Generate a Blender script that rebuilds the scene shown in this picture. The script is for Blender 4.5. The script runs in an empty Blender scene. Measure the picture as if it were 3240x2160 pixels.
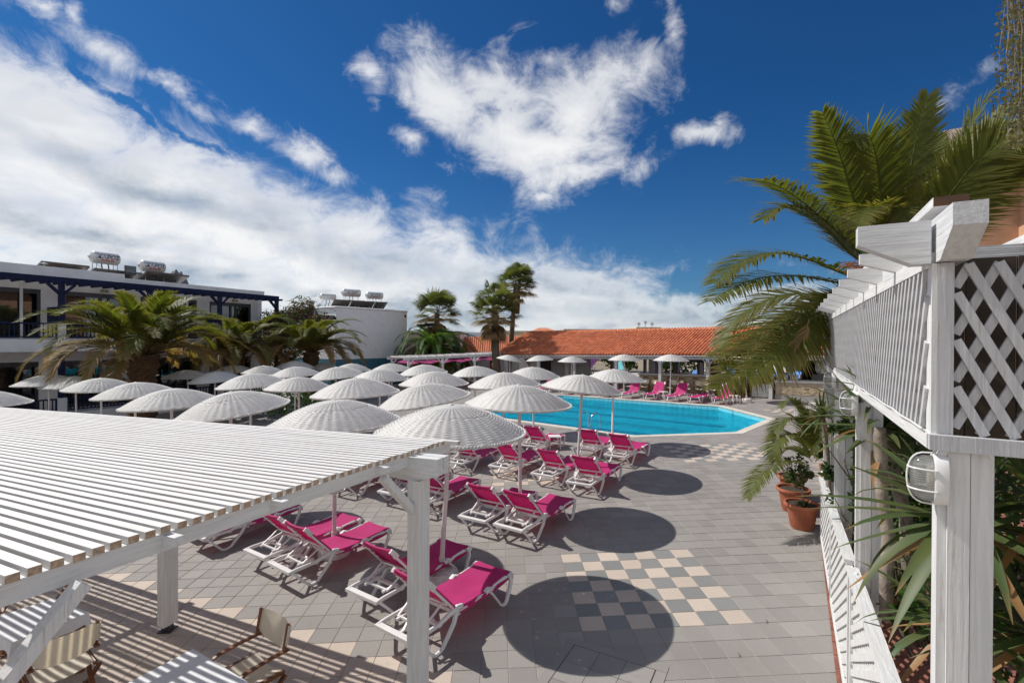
import bpy, bmesh, math, random
from mathutils import Vector, Matrix, Euler, noise as mnoise
R = math.radians
random.seed(7)
SC = bpy.context.scene
COL = SC.collection
# ------------------------------------------------------------------ camera
CAMZ = 3.9167
cam_d = bpy.data.cameras.new('camera'); cam = bpy.data.objects.new('camera', cam_d); COL.objects.link(cam)
SC.camera = cam
cam_d.sensor_width = 36.0; cam_d.sensor_fit = 'HORIZONTAL'
cam_d.lens = 36.0 * 1523.0 / 3240.0
cam_d.clip_start = 0.05; cam_d.clip_end = 9000
_yaw, _pit, _rol = 0.0226, 0.004, 0.0056
fw = Vector((math.sin(_yaw)*math.cos(_pit), math.cos(_yaw)*math.cos(_pit), -math.sin(_pit)))
rt = Vector((math.cos(_yaw), -math.sin(_yaw), 0)); upv = rt.cross(fw)
r2 = rt*math.cos(_rol) + upv*math.sin(_rol); u2 = -rt*math.sin(_rol) + upv*math.cos(_rol)
cam.matrix_world = Matrix(((r2.x, u2.x, -fw.x, 0), (r2.y, u2.y, -fw.y, 0), (r2.z, u2.z, -fw.z, CAMZ), (0, 0, 0, 1)))
# ------------------------------------------------------------------ view
SC.view_settings.view_transform = 'Standard'
SC.view_settings.look = 'None'
SC.view_settings.exposure = EXPO = 0.24
SC.view_settings.gamma = 1.0
SC.view_settings.use_curve_mapping = False
# ------------------------------------------------------------------ sun: shadows fall to the right and slightly towards the camera
SUN_DIR = Vector((2.14, -1.10, -2.55)).normalized()          # direction the light travels
sun_d = bpy.data.lights.new('sun', 'SUN'); sun_d.energy = 3.85; sun_d.angle = R(0.53); sun_d.color = (1.0, 0.955, 0.89)
sun = bpy.data.objects.new('sun', sun_d); COL.objects.link(sun)
sun.rotation_euler = SUN_DIR.to_track_quat('-Z', 'Y').to_euler()
sun.location = (-20, 15, 30)
_s = -SUN_DIR
SUN_EL = math.asin(_s.z); SUN_AZ = math.atan2(_s.x, _s.y)
SKYTINT = (0.13, 0.43, 0.74, 1)
CLOUDV = 0.81
# ------------------------------------------------------------------ world: Nishita sky with procedural clouds
W = bpy.data.worlds.new('World'); SC.world = W; W.use_nodes = True
nt = W.node_tree; nt.nodes.clear(); N = nt.nodes; LK = nt.links.new
def nn(t, **k):
    n = N.new(t)
    for a, b in k.items(): setattr(n, a, b)
    return n
def M(op, a, b=None, c=None, clamp=False):
    n = nn('ShaderNodeMath', operation=op, use_clamp=clamp)
    for i, v in enumerate((a, b, c)):
        if v is None: continue
        if isinstance(v, (int, float)): n.inputs[i].default_value = v
        else: LK(v, n.inputs[i])
    return n.outputs[0]
def SS(x, lo, hi):
    n = nn('ShaderNodeMapRange', interpolation_type='SMOOTHSTEP'); LK(x, n.inputs[0])
    n.inputs[1].default_value = lo; n.inputs[2].default_value = hi; return n.outputs[0]
sky = nn('ShaderNodeTexSky', sky_type='NISHITA', sun_disc=False)
sky.sun_elevation = SUN_EL; sky.sun_rotation = SUN_AZ; sky.altitude = 0; sky.air_density = 1.0; sky.dust_density = 0.3; sky.ozone_density = 3.0
tc = nn('ShaderNodeTexCoord'); nrm = nn('ShaderNodeVectorMath', operation='NORMALIZE'); LK(tc.outputs['Generated'], nrm.inputs[0])
sx = nn('ShaderNodeSeparateXYZ'); LK(nrm.outputs[0], sx.inputs[0])
dx, dy, dz = sx.outputs
az = M('ARCTAN2', dx, dy)
hl = M('SQRT', M('ADD', M('MULTIPLY', dx, dx), M('MULTIPLY', dy, dy)))
el = M('ARCTAN2', dz, hl)
def AE(px, py):                                              # photo direction -> (azimuth, elevation)
    d = fw + r2*((px-1620)/1523.0) - u2*((py-1080)/1523.0)
    return math.atan2(d.x, d.y), math.atan2(d.z, math.hypot(d.x, d.y))
ae0 = nn('ShaderNodeCombineXYZ'); LK(az, ae0.inputs[0]); LK(el, ae0.inputs[1])
_w = nn('ShaderNodeTexNoise'); _w.inputs['Scale'].default_value = 3.4; _w.inputs['Detail'].default_value = 7; _w.inputs['Roughness'].default_value = .62; LK(nrm.outputs[0], _w.inputs['Vector'])
_s = nn('ShaderNodeVectorMath', operation='SUBTRACT'); LK(_w.outputs['Color'], _s.inputs[0]); _s.inputs[1].default_value = (.5, .5, .5)
_m = nn('ShaderNodeVectorMath', operation='MULTIPLY'); LK(_s.outputs[0], _m.inputs[0]); _m.inputs[1].default_value = (.20, .16, 0)
ae = nn('ShaderNodeVectorMath', operation='ADD'); LK(ae0.outputs[0], ae.inputs[0]); LK(_m.outputs[0], ae.inputs[1])
# cloud-layer coordinates: a plane above the place, so that clouds shrink and flatten towards the horizon
inv = M('DIVIDE', 1.0, M('MAXIMUM', M('ADD', dz, 0.10), 0.03))
cp = nn('ShaderNodeCombineXYZ'); LK(M('MULTIPLY', dx, inv), cp.inputs[0]); LK(M('MULTIPLY', dy, inv), cp.inputs[1])
def NZ(vec, scale, detail, rough=0.55, dist=0.0, sc=(1, 1, 1), off=(0, 0, 0), rot=0):
    m = nn('ShaderNodeMapping'); m.inputs['Scale'].default_value = sc; m.inputs['Location'].default_value = off; m.inputs['Rotation'].default_value = (0, 0, rot)
    LK(vec, m.inputs[0]); n = nn('ShaderNodeTexNoise'); n.inputs['Scale'].default_value = scale; n.inputs['Detail'].default_value = detail
    n.inputs['Roughness'].default_value = rough; n.inputs['Distortion'].default_value = dist; LK(m.outputs[0], n.inputs['Vector']); return n.outputs['Fac']
n1 = NZ(nrm.outputs[0], 3.2, 9, 0.60, 0.3, (1, 1, 1.5))
n2 = NZ(nrm.outputs[0], 11.0, 8, 0.66, 0.5, (1, 1, 1.3), (3, 1, 2))
n3 = NZ(cp.outputs[0], 1.3, 10, 0.60, 0.3, (1, 1, 1), (5, 2, 0), 0.6)
nz = M('ADD', M('MULTIPLY', M('SUBTRACT', n1, 0.5), 1.5), M('ADD', M('MULTIPLY', M('SUBTRACT', n2, 0.5), 2.3), M('MULTIPLY', M('SUBTRACT', n3, 0.5), 0.7)))
def ell(px, py, wx, wy, rot=0, amp=1.0):                     # soft bump; radii in photo pixels
    a, e = AE(px, py)
    k = 1/1523.0/(1+((px-1620)/1523.0)**2)
    m = nn('ShaderNodeMapping', vector_type='TEXTURE'); m.inputs['Location'].default_value = (a, e, 0)
    m.inputs['Rotation'].default_value = (0, 0, rot); m.inputs['Scale'].default_value = (wx*k, wy*k, 1)
    LK(ae.outputs[0], m.inputs[0]); L = nn('ShaderNodeVectorMath', operation='LENGTH'); LK(m.outputs[0], L.inputs[0])
    return M('MULTIPLY', M('SUBTRACT', 1.0, L.outputs['Value']), amp)
ae_plain = ae.outputs[0]
def mx(l):
    o = l[0]
    for q in l[1:]: o = M('MAXIMUM', o, q)
    return o

# the big bank: everything under an edge that falls from upper left to the horizon on the right
fc = nn('ShaderNodeFloatCurve'); EMIN, EMAX, AMIN, AMAX = -0.1, 0.9, -1.6, 1.6
_pts = [(-1500, -300), (-500, -40), (0, 70), (131, 135), (275, 215), (413, 300), (560, 375), (716, 470), (895, 552), (1075, 588), (1254, 655), (1447, 700),
        (1523, 752), (1700, 775), (1826, 800), (1964, 830), (2060, 880), (2205, 920), (2400, 905), (2620, 890), (3240, 860), (4500, 700)]
_c = fc.mapping.curves[0]
_q = sorted(((AE(x, y)[0]-AMIN)/(AMAX-AMIN), (AE(x, y)[1]-EMIN)/(EMAX-EMIN)) for x, y in _pts)
_c.points[0].location = (0, _q[0][1]); _c.points[-1].location = (1, _q[-1][1])
for a, e in _q:
    _c.points.new(a, e)
fc.mapping.update()
LK(M('DIVIDE', M('SUBTRACT', az, AMIN), AMAX-AMIN), fc.inputs['Value'])
edge = M('ADD', M('MULTIPLY', fc.outputs[0], EMAX-EMIN), EMIN)
bank = M('MINIMUM', M('MULTIPLY', M('SUBTRACT', M('ADD', edge, 0.028), el), 9.0), 1.0)
gap = mx([ell(2330, 880, 330, 45, 0, 0.9), ell(430, 350, 170, 22, -0.42, 0.7), ell(660, 455, 150, 20, -0.42, 0.6), ell(300, 270, 90, 22, -0.5, .5)])
bank = M('SUBTRACT', bank, M('MAXIMUM', gap, 0.0))
puffs = mx([ell(330, 165, 230, 85, -0.30, .72), ell(520, 260, 150, 60, -0.15, .72), ell(640, 345, 110, 36, -0.25, .55), ell(790, 400, 190, 55, -0.36, .72), ell(960, 500, 170, 70, -0.36, .85), ell(1060, 560, 110, 50, -0.3, .8),
            ell(1430, 320, 250, 165, -0.45, 1.25), ell(1600, 270, 290, 150, .1, 1.1), ell(1840, 330, 270, 165, .25, 1.25), ell(1680, 460, 370, 165, -0.2, 1.3), ell(1530, 200, 200, 70, .2, .6), ell(1740, 190, 170, 90, -.4, .65), ell(1290, 300, 130, 90, 0, .65), ell(1180, 260, 90, 60, .3, .7),
            ell(1830, 570, 240, 62, .05, 1.0), ell(1160, 225, 75, 60, .5, .75), ell(1160, 335, 40, 70, .5, .6), ell(1285, 455, 100, 50, -0.4, .8), ell(1280, 300, 110, 80, 0, .5),
            ell(2190, 435, 125, 62, .1, .95), ell(2260, 375, 60, 32, .4, .6), ell(1915, 15, 60, 60, 0, .6), ell(2100, 120, 50, 80, .2, .5), ell(2095, 10, 40, 80, 0, .35),
            ell(1735, 631, 70, 20, .1, .6), ell(215, 35, 70, 50, -0.9, .6), ell(100, 0, 110, 40, 0, .6), ell(1380, 545, 50, 20, -0.4, .35), ell(3060, 330, 260, 40, .2, .25)])
# (open sky inside the group of puffs comes from the noise alone)
# out of view: unseen cloud, made dense to raise the neutral ambient light
rest = M('MULTIPLY', M('SUBTRACT', NZ(cp.outputs[0], 0.55, 3, .5, 0, (1, 1, 1), (1, 7, 0)), 0.38), 5.0)
outm = SS(M('ABSOLUTE', az), 0.95, 1.5)
rest = M('SUBTRACT', rest, M('MULTIPLY', M('SUBTRACT', 1.0, outm), 6.0))
dens = M('ADD', M('MAXIMUM', M('MAXIMUM', bank, M('ADD', puffs, -0.02)), rest), M('MULTIPLY', nz, 0.86))
alpha = SS(dens, -0.02, 0.78)
body = SS(dens, 0.25, 1.35)
# shading inside the cloud: bright tops, grey undersides
shn = NZ(nrm.outputs[0], 4.0, 6, .5, .2, (1, 1, 3.2), (2, 5, 1))
low = SS(el, 0.42, 0.02)
streak = M('MAXIMUM', mx([ell(560, 640, 560, 75, -0.30, 1.3), ell(1150, 800, 480, 80, -0.22, 1.1), ell(330, 740, 420, 40, -0.1, .7), ell(1500, 900, 420, 60, -0.1, .8), ell(2250, 985, 900, 75, 0.02, 1.2), ell(640, 900, 700, 60, 0.0, .7)]), 0.0)
grey = M('MULTIPLY', M('ADD', M('MULTIPLY', streak, 0.62), M('MULTIPLY', M('MULTIPLY', SS(M('ADD', M('MULTIPLY', shn, .8), M('MULTIPLY', n2, .2)), 0.42, 0.60), body), M('ADD', M('MULTIPLY', low, 0.85), 0.20))), SS(body, 0.0, 0.6), clamp=True)
cc = nn('ShaderNodeMix', data_type='RGBA'); LK(grey, cc.inputs[0]); cc.inputs[6].default_value = (1.0, 1.0, 1.0, 1); cc.inputs[7].default_value = (0.40, 0.47, 0.56, 1)
# the blue: deepened as through the photographer's polarising filter
tint = nn('ShaderNodeMix', data_type='RGBA', blend_type='MULTIPLY'); tint.inputs[0].default_value = 1.0
LK(sky.outputs[0], tint.inputs[6]); _tm = nn('ShaderNodeMix', data_type='RGBA'); LK(SS(el, 0.0, 0.42), _tm.inputs[0]); _tm.inputs[6].default_value = (.30, .56, .80, 1); _tm.inputs[7].default_value = SKYTINT; LK(_tm.outputs[2], tint.inputs[7])
SKYS = 0.075
cl = nn('ShaderNodeMix', data_type='RGBA', blend_type='MULTIPLY'); cl.inputs[0].default_value = 1.0
LK(cc.outputs[2], cl.inputs[6]); cl.inputs[7].default_value = (CLOUDV/SKYS, CLOUDV/SKYS, CLOUDV/SKYS, 1)
mix = nn('ShaderNodeMix', data_type='RGBA'); LK(M('MULTIPLY', alpha, M('ADD', 0.55, M('MULTIPLY', body, 0.42))), mix.inputs[0]); LK(tint.outputs[2], mix.inputs[6]); LK(cl.outputs[2], mix.inputs[7])
bg = nn('ShaderNodeBackground'); bg.inputs[1].default_value = SKYS; LK(mix.outputs[2], bg.inputs[0])
wo = nn('ShaderNodeOutputWorld'); LK(bg.outputs[0], wo.inputs[0])
W.cycles.sampling_method = 'MANUAL'; W.cycles.sample_map_resolution = 512
# ================================================================== helpers
GX, GY = 0.0381, -0.0049                                    # the terrace falls gently: a tilt fitted to image pixels, pool and bar included
def gz(x, y): return GX*x + GY*y
def V(*a): return Vector(a)
MATS = {}
def srgb(r, g, b): return tuple(((c/255)/12.92 if c/255 <= .04045 else ((c/255+.055)/1.055)**2.4) for c in (r, g, b))
class MT:
    def __init__(s, name):
        s.m = bpy.data.materials.new(name); s.m.use_nodes = True; s.t = s.m.node_tree; s.t.nodes.clear()
        s.out = s.t.nodes.new('ShaderNodeOutputMaterial'); MATS[name] = s.m; s._tc = None
    def n(s, ty, **k):
        q = s.t.nodes.new(ty)
        for a, b in k.items(): setattr(q, a, b)
        return q
    def l(s, a, b): s.t.links.new(a, b)
    def co(s, kind='Object'):
        if s._tc is None: s._tc = s.n('ShaderNodeTexCoord')
        return s._tc.outputs[kind]
    def pos(s): return s.n('ShaderNodeNewGeometry').outputs['Position']
    def noise(s, scale, detail=4, rough=.55, vec=None, sc=None, dist=0):
        v = vec if vec is not None else s.co()
        if sc:
            m = s.n('ShaderNodeMapping'); m.inputs['Scale'].default_value = sc; s.l(v, m.inputs[0]); v = m.outputs[0]
        q = s.n('ShaderNodeTexNoise'); q.inputs['Scale'].default_value = scale; q.inputs['Detail'].default_value = detail
        q.inputs['Roughness'].default_value = rough; q.inputs['Distortion'].default_value = dist; s.l(v, q.inputs['Vector']); return q.outputs['Fac']
    def mr(s, x, a, b, c=0., d=1.):
        q = s.n('ShaderNodeMapRange'); s.l(x, q.inputs[0]); q.inputs[1].default_value = a; q.inputs[2].default_value = b; q.inputs[3].default_value = c; q.inputs[4].default_value = d; return q.outputs[0]
    def mix(s, f, a, b, mode='MIX'):
        q = s.n('ShaderNodeMix', data_type='RGBA', blend_type=mode)
        for i, v in ((0, f), (6, a), (7, b)):
            if isinstance(v, (int, float)): q.inputs[i].default_value = v
            elif isinstance(v, tuple): q.inputs[i].default_value = (*v[:3], 1)
            else: s.l(v, q.inputs[i])
        return q.outputs[2]
    def math(s, op, a, b=0.):
        q = s.n('ShaderNodeMath', operation=op)
        for i, v in enumerate((a, b)):
            if isinstance(v, (int, float)): q.inputs[i].default_value = v
            else: s.l(v, q.inputs[i])
        return q.outputs[0]
    def bsdf(s, col, rough=.6, bump=None, bstr=.3, bdist=.01, **k):
        b = s.n('ShaderNodeBsdfPrincipled')
        if isinstance(col, tuple): b.inputs['Base Color'].default_value = (*col[:3], 1)
        else: s.l(col, b.inputs['Base Color'])
        if isinstance(rough, (int, float)): b.inputs['Roughness'].default_value = rough
        else: s.l(rough, b.inputs['Roughness'])
        for a, v in k.items(): b.inputs[a.replace('_', ' ')].default_value = v
        if bump is not None:
            q = s.n('ShaderNodeBump'); q.inputs['Strength'].default_value = bstr; q.inputs['Distance'].default_value = bdist
            s.l(bump, q.inputs['Height']); s.l(q.outputs[0], b.inputs['Normal']); s.nrm = q.outputs[0]
        else: s.nrm = None
        s.b = b; return b.outputs[0]
    def end(s, sh): s.l(sh, s.out.inputs[0]); return s.m
    def mixs(s, f, a, b):
        q = s.n('ShaderNodeMixShader')
        if isinstance(f, (int, float)): q.inputs[0].default_value = f
        else: s.l(f, q.inputs[0])
        s.l(a, q.inputs[1]); s.l(b, q.inputs[2]); return q.outputs[0]
    def trl(s, col, nrm=None):
        q = s.n('ShaderNodeBsdfTranslucent')
        if isinstance(col, tuple): q.inputs[0].default_value = (*col[:3], 1)
        else: s.l(col, q.inputs[0])
        if nrm is not None: s.l(nrm, q.inputs['Normal'])
        return q.outputs[0]
def simple(name, col, rough=.6, var=.12, scale=6, bscale=40, bstr=.2, bdist=.004, **k):
    m = MT(name); n = m.noise(scale, 4); d = tuple(c*(1-var*1.6) for c in col); e = tuple(min(1, c*(1+var)) for c in col)
    c = m.mix(m.mr(n, .3, .7), d, e)
    return m.end(m.bsdf(c, rough, m.noise(bscale, 3), bstr, bdist, **k))

class MB:
    "collects shapes; build() links them as ONE mesh object"
    def __init__(s): s.v = []; s.f = []; s.c = []; s.sm = False; s.uv = None
    def add(s, vs, fs, tone=0.):
        o = len(s.v); s.v.extend([tuple(v) for v in vs]); s.f.extend([tuple(o+i for i in f) for f in fs])
        s.c.extend([tone]*len(vs) if isinstance(tone, (int, float)) else tone); return s
    def box(s, c, ax, ay, azx, tone=0.):
        "centre and three half-axis vectors"
        c = Vector(c); ax = Vector(ax); ay = Vector(ay); a3 = Vector(azx)
        vs = [c+ax*i+ay*j+a3*k for k in (-1, 1) for j in (-1, 1) for i in (-1, 1)]
        return s.add(vs, [(0, 2, 3, 1), (4, 5, 7, 6), (0, 1, 5, 4), (2, 6, 7, 3), (0, 4, 6, 2), (1, 3, 7, 5)], tone)
    def abox(s, x0, x1, y0, y1, z0, z1, tone=0.):
        return s.box(((x0+x1)/2, (y0+y1)/2, (z0+z1)/2), ((x1-x0)/2, 0, 0), (0, (y1-y0)/2, 0), (0, 0, (z1-z0)/2), tone)
    def bar(s, p0, p1, w, h, up=(0, 0, 1), cut0=0, cut1=0, ext=0, tone=0.):
        "a squared timber from p0 to p1: width w, height h; cut: how far its underside is cut back at that end"
        p0 = Vector(p0); p1 = Vector(p1); d = (p1-p0).normalized(); up = Vector(up); sd = d.cross(up).normalized(); u = sd.cross(d).normalized()
        p0 = p0-d*ext; p1 = p1+d*ext; a = sd*w/2; b = u*h/2
        if cut0 or cut1:
            lo = .45
            prof = [(0, h/2), (0, h/2-h*lo), (cut0, -h/2), ((p1-p0).length-cut1, -h/2), ((p1-p0).length, h/2-h*lo), ((p1-p0).length, h/2)]
            n = len(prof); vs = [p0+d*x+u*z+a*k for k in (-1, 1) for x, z in prof]
            fs = [tuple(range(n)), tuple(reversed(range(n, 2*n)))]+[((i+1) % n, i, n+i, n+(i+1) % n) for i in range(n)]
            return s.add(vs, fs, tone)
        vs = [p0-a-b, p0+a-b, p0+a+b, p0-a+b, p1-a-b, p1+a-b, p1+a+b, p1-a+b]
        return s.add(vs, [(0, 1, 2, 3), (7, 6, 5, 4), (0, 4, 5, 1), (1, 5, 6, 2), (2, 6, 7, 3), (3, 7, 4, 0)], tone)
    def tube(s, pts, r, seg=8, cap=True, tone=0.):
        pts = [Vector(p) for p in pts]; n = len(pts); rr = r if isinstance(r, (list, tuple)) else [r]*n
        t = (pts[1]-pts[0]).normalized(); ref = Vector((0, 0, 1)) if abs(t.z) < .9 else Vector((1, 0, 0)); a = t.cross(ref).normalized()
        vs = []
        for i, p in enumerate(pts):
            t = (pts[min(i+1, n-1)]-pts[max(i-1, 0)]).normalized(); a = (a-t*a.dot(t)).normalized(); b = t.cross(a)
            for k in range(seg):
                an = 2*math.pi*k/seg; vs.append(p+(a*math.cos(an)+b*math.sin(an))*rr[i])
        fs = [(i*seg+k, i*seg+(k+1) % seg, (i+1)*seg+(k+1) % seg, (i+1)*seg+k) for i in range(n-1) for k in range(seg)]
        if cap: fs += [tuple(reversed(range(seg))), tuple(range((n-1)*seg, n*seg))]
        tn = tone
        if isinstance(tone, list): tn = [tone[i] for i in range(n) for _ in range(seg)]
        return s.add(vs, fs, tn)
    def ftube(s, pts, w, h, side, tone=0.):
        "flat bar along a bent path; side = the constant across vector"
        pts = [Vector(p) for p in pts]; n = len(pts); sd = Vector(side).normalized(); vs = []
        ww = w if isinstance(w, (list, tuple)) else [w]*n; hh = h if isinstance(h, (list, tuple)) else [h]*n
        for i, p in enumerate(pts):
            t = (pts[min(i+1, n-1)]-pts[max(i-1, 0)]).normalized(); u = sd.cross(t).normalized()
            for x, z in ((-.5, -.28), (-.28, -.5), (.28, -.5), (.5, -.28), (.5, .28), (.28, .5), (-.28, .5), (-.5, .28)): vs.append(p+sd*ww[i]*x+u*hh[i]*z)
        fs = [(i*8+k, i*8+(k+1) % 8, (i+1)*8+(k+1) % 8, (i+1)*8+k) for i in range(n-1) for k in range(8)]+[tuple(reversed(range(8))), tuple(range((n-1)*8, n*8))]
        return s.add(vs, fs, tone)
    def lathe(s, prof, seg=24, c=(0, 0, 0), cap=False, tone=0.):
        c = Vector(c); n = len(prof); vs = [c+Vector((r*math.cos(2*math.pi*k/seg), r*math.sin(2*math.pi*k/seg), z)) for r, z in prof for k in range(seg)]
        fs = [(i*seg+k, i*seg+(k+1) % seg, (i+1)*seg+(k+1) % seg, (i+1)*seg+k) for i in range(n-1) for k in range(seg)]
        if cap: fs += [tuple(reversed(range(seg))), tuple(range((n-1)*seg, n*seg))]
        return s.add(vs, fs, tone)
    def quad(s, a, b, c, d, tone=0.): return s.add([a, b, c, d], [(0, 1, 2, 3)], tone)
    def slab(s, poly, z0, z1):
        "poly: list of (x, y); z0, z1 numbers or functions of (x, y)"
        f0 = z0 if callable(z0) else (lambda x, y: z0); f1 = z1 if callable(z1) else (lambda x, y: z1); n = len(poly)
        vs = [(x, y, f0(x, y)) for x, y in poly]+[(x, y, f1(x, y)) for x, y in poly]
        return s.add(vs, [tuple(reversed(range(n))), tuple(range(n, 2*n))]+[(i, (i+1) % n, n+(i+1) % n, n+i) for i in range(n)])
    def xf(s, mat): s.v = [tuple(mat @ Vector(v)) for v in s.v]; return s
    def mesh(s, name, off=None, smooth=False, fix=True, tonal=False):
        me = bpy.data.meshes.new(name); vs = s.v
        if off is not None: vs = [(a-off[0], b-off[1], c-off[2]) for a, b, c in vs]
        me.from_pydata(vs, [], s.f); me.validate(clean_customdata=False)
        if tonal:
            at = me.attributes.new('tone', 'FLOAT', 'POINT'); at.data.foreach_set('value', s.c)
        if fix and len(s.f) < 60000:
            bm = bmesh.new(); bm.from_mesh(me); bmesh.ops.recalc_face_normals(bm, faces=bm.faces); bm.to_mesh(me); bm.free()
        if smooth:
            me.polygons.foreach_set('use_smooth', [True]*len(me.polygons))
            try: me.set_sharp_from_angle(angle=R(38))
            except Exception: pass
        me.update(); return me
    def build(s, name, mat, parent=None, smooth=False, local=False, **k):
        off = None if (parent is None or local) else wpos(parent)
        me = s.mesh(name, off, smooth, **k); me.materials.append(MATS[mat] if isinstance(mat, str) else mat)
        o = bpy.data.objects.new(name, me); COL.objects.link(o)
        if parent is not None: o.parent = parent
        return o
def wpos(o):
    p = Vector((0, 0, 0))
    while o is not None: p += o.location; o = o.parent
    return p
KIDS = {}
def tag(o, label=None, cat=None, group=None, kind=None):
    if label: o['label'] = label
    if cat: o['category'] = cat
    if group: o['group'] = group
    if kind: o['kind'] = kind
    return o
def thing(name, label, cat, loc=(0, 0, 0), rz=0, group=None):
    o = bpy.data.objects.new(name, None); COL.objects.link(o); o.empty_display_size = .1
    o.location = loc; o.rotation_euler = (0, 0, rz); return tag(o, label, cat, group)
def copy_tree(o, parent=None):
    c = o.copy(); COL.objects.link(c); c.parent = parent
    for ch in KIDS[o.name]: 
        d = ch.copy(); COL.objects.link(d); d.parent = c
        for g in KIDS.get(ch.name, ()):
            e = g.copy(); COL.objects.link(e); e.parent = d
    return c
def register(o):
    allo = list(COL.objects)
    KIDS[o.name] = [q for q in allo if q.parent == o]
    for ch in KIDS[o.name]: KIDS[ch.name] = [q for q in allo if q.parent == ch]
def inst(name, mesh, parent=None, loc=(0, 0, 0), rot=None, scale=None):
    o = bpy.data.objects.new(name, mesh); COL.objects.link(o)
    if parent is not None: o.parent = parent
    o.location = loc
    if rot is not None: o.rotation_euler = rot
    if scale is not None: o.scale = scale
    return o
def structure(name, mb, mat, **k): return tag(mb.build(name, mat, **k), kind='structure')
def rng(a, b): return random.uniform(a, b)
# ================================================================== materials
def wood_white(name, col=(.74, .74, .73), wear=.5, grain='X', rough=.55, brown=(.30, .21, .14)):
    m = MT(name); v = m.co(); vr = m.n('ShaderNodeVectorRotate', rotation_type='Z_AXIS'); vr.inputs['Angle'].default_value = -R(59.5); m.l(v, vr.inputs['Vector']); v = vr.outputs[0]; sc = {'X': (1.2, 26, 26), 'Y': (26, 1.2, 26), 'Z': (26, 26, 1.2)}[grain]
    oi = m.n('ShaderNodeObjectInfo'); vv = m.n('ShaderNodeVectorMath', operation='ADD'); m.l(v, vv.inputs[0]); m.l(m.math('MULTIPLY', oi.outputs['Random'], 29.), vv.inputs[1])
    g = m.noise(1.6, 6, .6, vv.outputs[0], sc, .5); d = m.noise(2.5, 5, .6, vv.outputs[0]); f = m.noise(30, 3, .5, vv.outputs[0])
    c = m.mix(m.mr(g, .42, .58), tuple(q*.87 for q in col), col); c = m.mix(m.mr(d, .35, .75, 0, .20), c, tuple(q*.86*t for q, t in zip(col, (1.0, .97, .93))))
    h = m.noise(1.0, 7, .7, vv.outputs[0], tuple(q*1.3 for q in sc), .3)
    c = m.mix(m.math('MULTIPLY', m.mr(h, .60, .70), wear), c, brown)
    bp = m.math('ADD', m.math('MULTIPLY', g, 1.0), m.math('MULTIPLY', f, .25))
    return m.end(m.bsdf(c, rough, bp, .7, .008))
for _n, _a in (('painted_wood_x', 'X'), ('painted_wood_y', 'Y'), ('painted_wood_z', 'Z')): wood_white(_n, grain=_a)
wood_white('weathered_wood', col=(.54, .54, .55), wear=.9, grain='Z')
wood_white('weathered_beam', col=(.66, .67, .68), wear=.8, grain='Y')
wood_white('weathered_beam_f', col=(.66, .67, .68), wear=.8, grain='X')
def mk_slat():
    m = MT('slat_paint'); v = m.co('Object'); vr = m.n('ShaderNodeVectorRotate', rotation_type='Z_AXIS'); vr.inputs['Angle'].default_value = -R(153.8); m.l(v, vr.inputs['Vector']); v = vr.outputs[0]; oi = m.n('ShaderNodeObjectInfo')
    vv = m.n('ShaderNodeVectorMath', operation='ADD'); m.l(v, vv.inputs[0]); m.l(m.math('MULTIPLY', oi.outputs['Random'], 37.), vv.inputs[1])
    g = m.noise(1.2, 6, .6, vv.outputs[0], (.8, 22, 22), .4); d = m.noise(1.7, 4, .6, vv.outputs[0]); h = m.noise(.9, 7, .7, vv.outputs[0], (1.1, 30, 30), .2)
    c = m.mix(m.mr(g, .4, .6), (.72, .69, .65), (.80, .78, .75)); c = m.mix(m.mr(d, .4, .7, 0, .5), c, (.70, .66, .61))
    c = m.mix(m.math('MULTIPLY', m.mr(h, .64, .72), .55), c, (.45, .34, .25))
    return m.end(m.bsdf(c, .6, g, .4, .004))
mk_slat()
simple('raw_end', (.50, .36, .25), .8, .25, 30, 60, .5)
simple('white_plaster', (.84, .84, .84), .85, .06, 1.5, 30, .25, .01)
simple('rough_plaster', (.86, .86, .87), .9, .04, 2.5, 14, .5, .015)
simple('warm_plaster', (.76, .72, .68), .85, .08, 1.5, 30, .25, .01)
simple('orange_plaster', (.56, .33, .20), .85, .10, 2.0, 30, .3, .01)
simple('pink_plaster', (.72, .60, .52), .85, .08, 2.0, 30, .3, .01)
simple('beige_plaster', (.55, .48, .36), .85, .10, 1.0, 30, .3, .01)
simple('blue_band', (.05, .17, .24), .7, .15, 2.0, 20, .3)
simple('blue_paint', (.005, .012, .055), .85, .25, 3.0, 30, .3)
simple('blue_lounger', (.03, .22, .62), .6, .15, 3.0, 60, .2)
simple('grey_paint', (.34, .33, .33), .6, .10, 2.0, 30, .2)
simple('light_grey_paint', (.60, .60, .60), .55, .08, 2.0, 30, .2)
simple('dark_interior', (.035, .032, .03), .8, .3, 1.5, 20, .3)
simple('dark_metal', (.05, .05, .055), .4, .2, 4, 40, .2)
simple('white_plastic', (.76, .755, .74), .35, .05, 5, 60, .05)
simple('white_cloth', (.74, .76, .80), .8, .05, 4, 60, .15)
simple('concrete_white', (.66, .63, .62), .9, .15, 9, 40, .8, .012)
simple('pole_paint', (.66, .61, .60), .6, .12, 5, 50, .4)
simple('terracotta', (.40, .125, .06), .75, .15, 5, 40, .2)
simple('soil', (.06, .045, .03), .95, .4, 20, 40, .8, .02)
simple('brown_wood', (.20, .075, .028), .45, .35, 4, 40, .3)
simple('dark_boards', (.075, .055, .04), .8, .4, 2, 30, .5)
simple('bar_stone', (.50, .41, .28), .9, .22, 4, 30, .9, .02)
simple('beige_tile', (.44, .36, .27), .7, .12, 3, 30, .2)
simple('brick_paver', (.27, .105, .07), .8, .25, 9, 50, .4)
simple('coping', (.62, .58, .50), .8, .08, 4, 50, .3)
simple('grout', (.36, .31, .26), .95, .2, 12, 60, .5)
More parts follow.
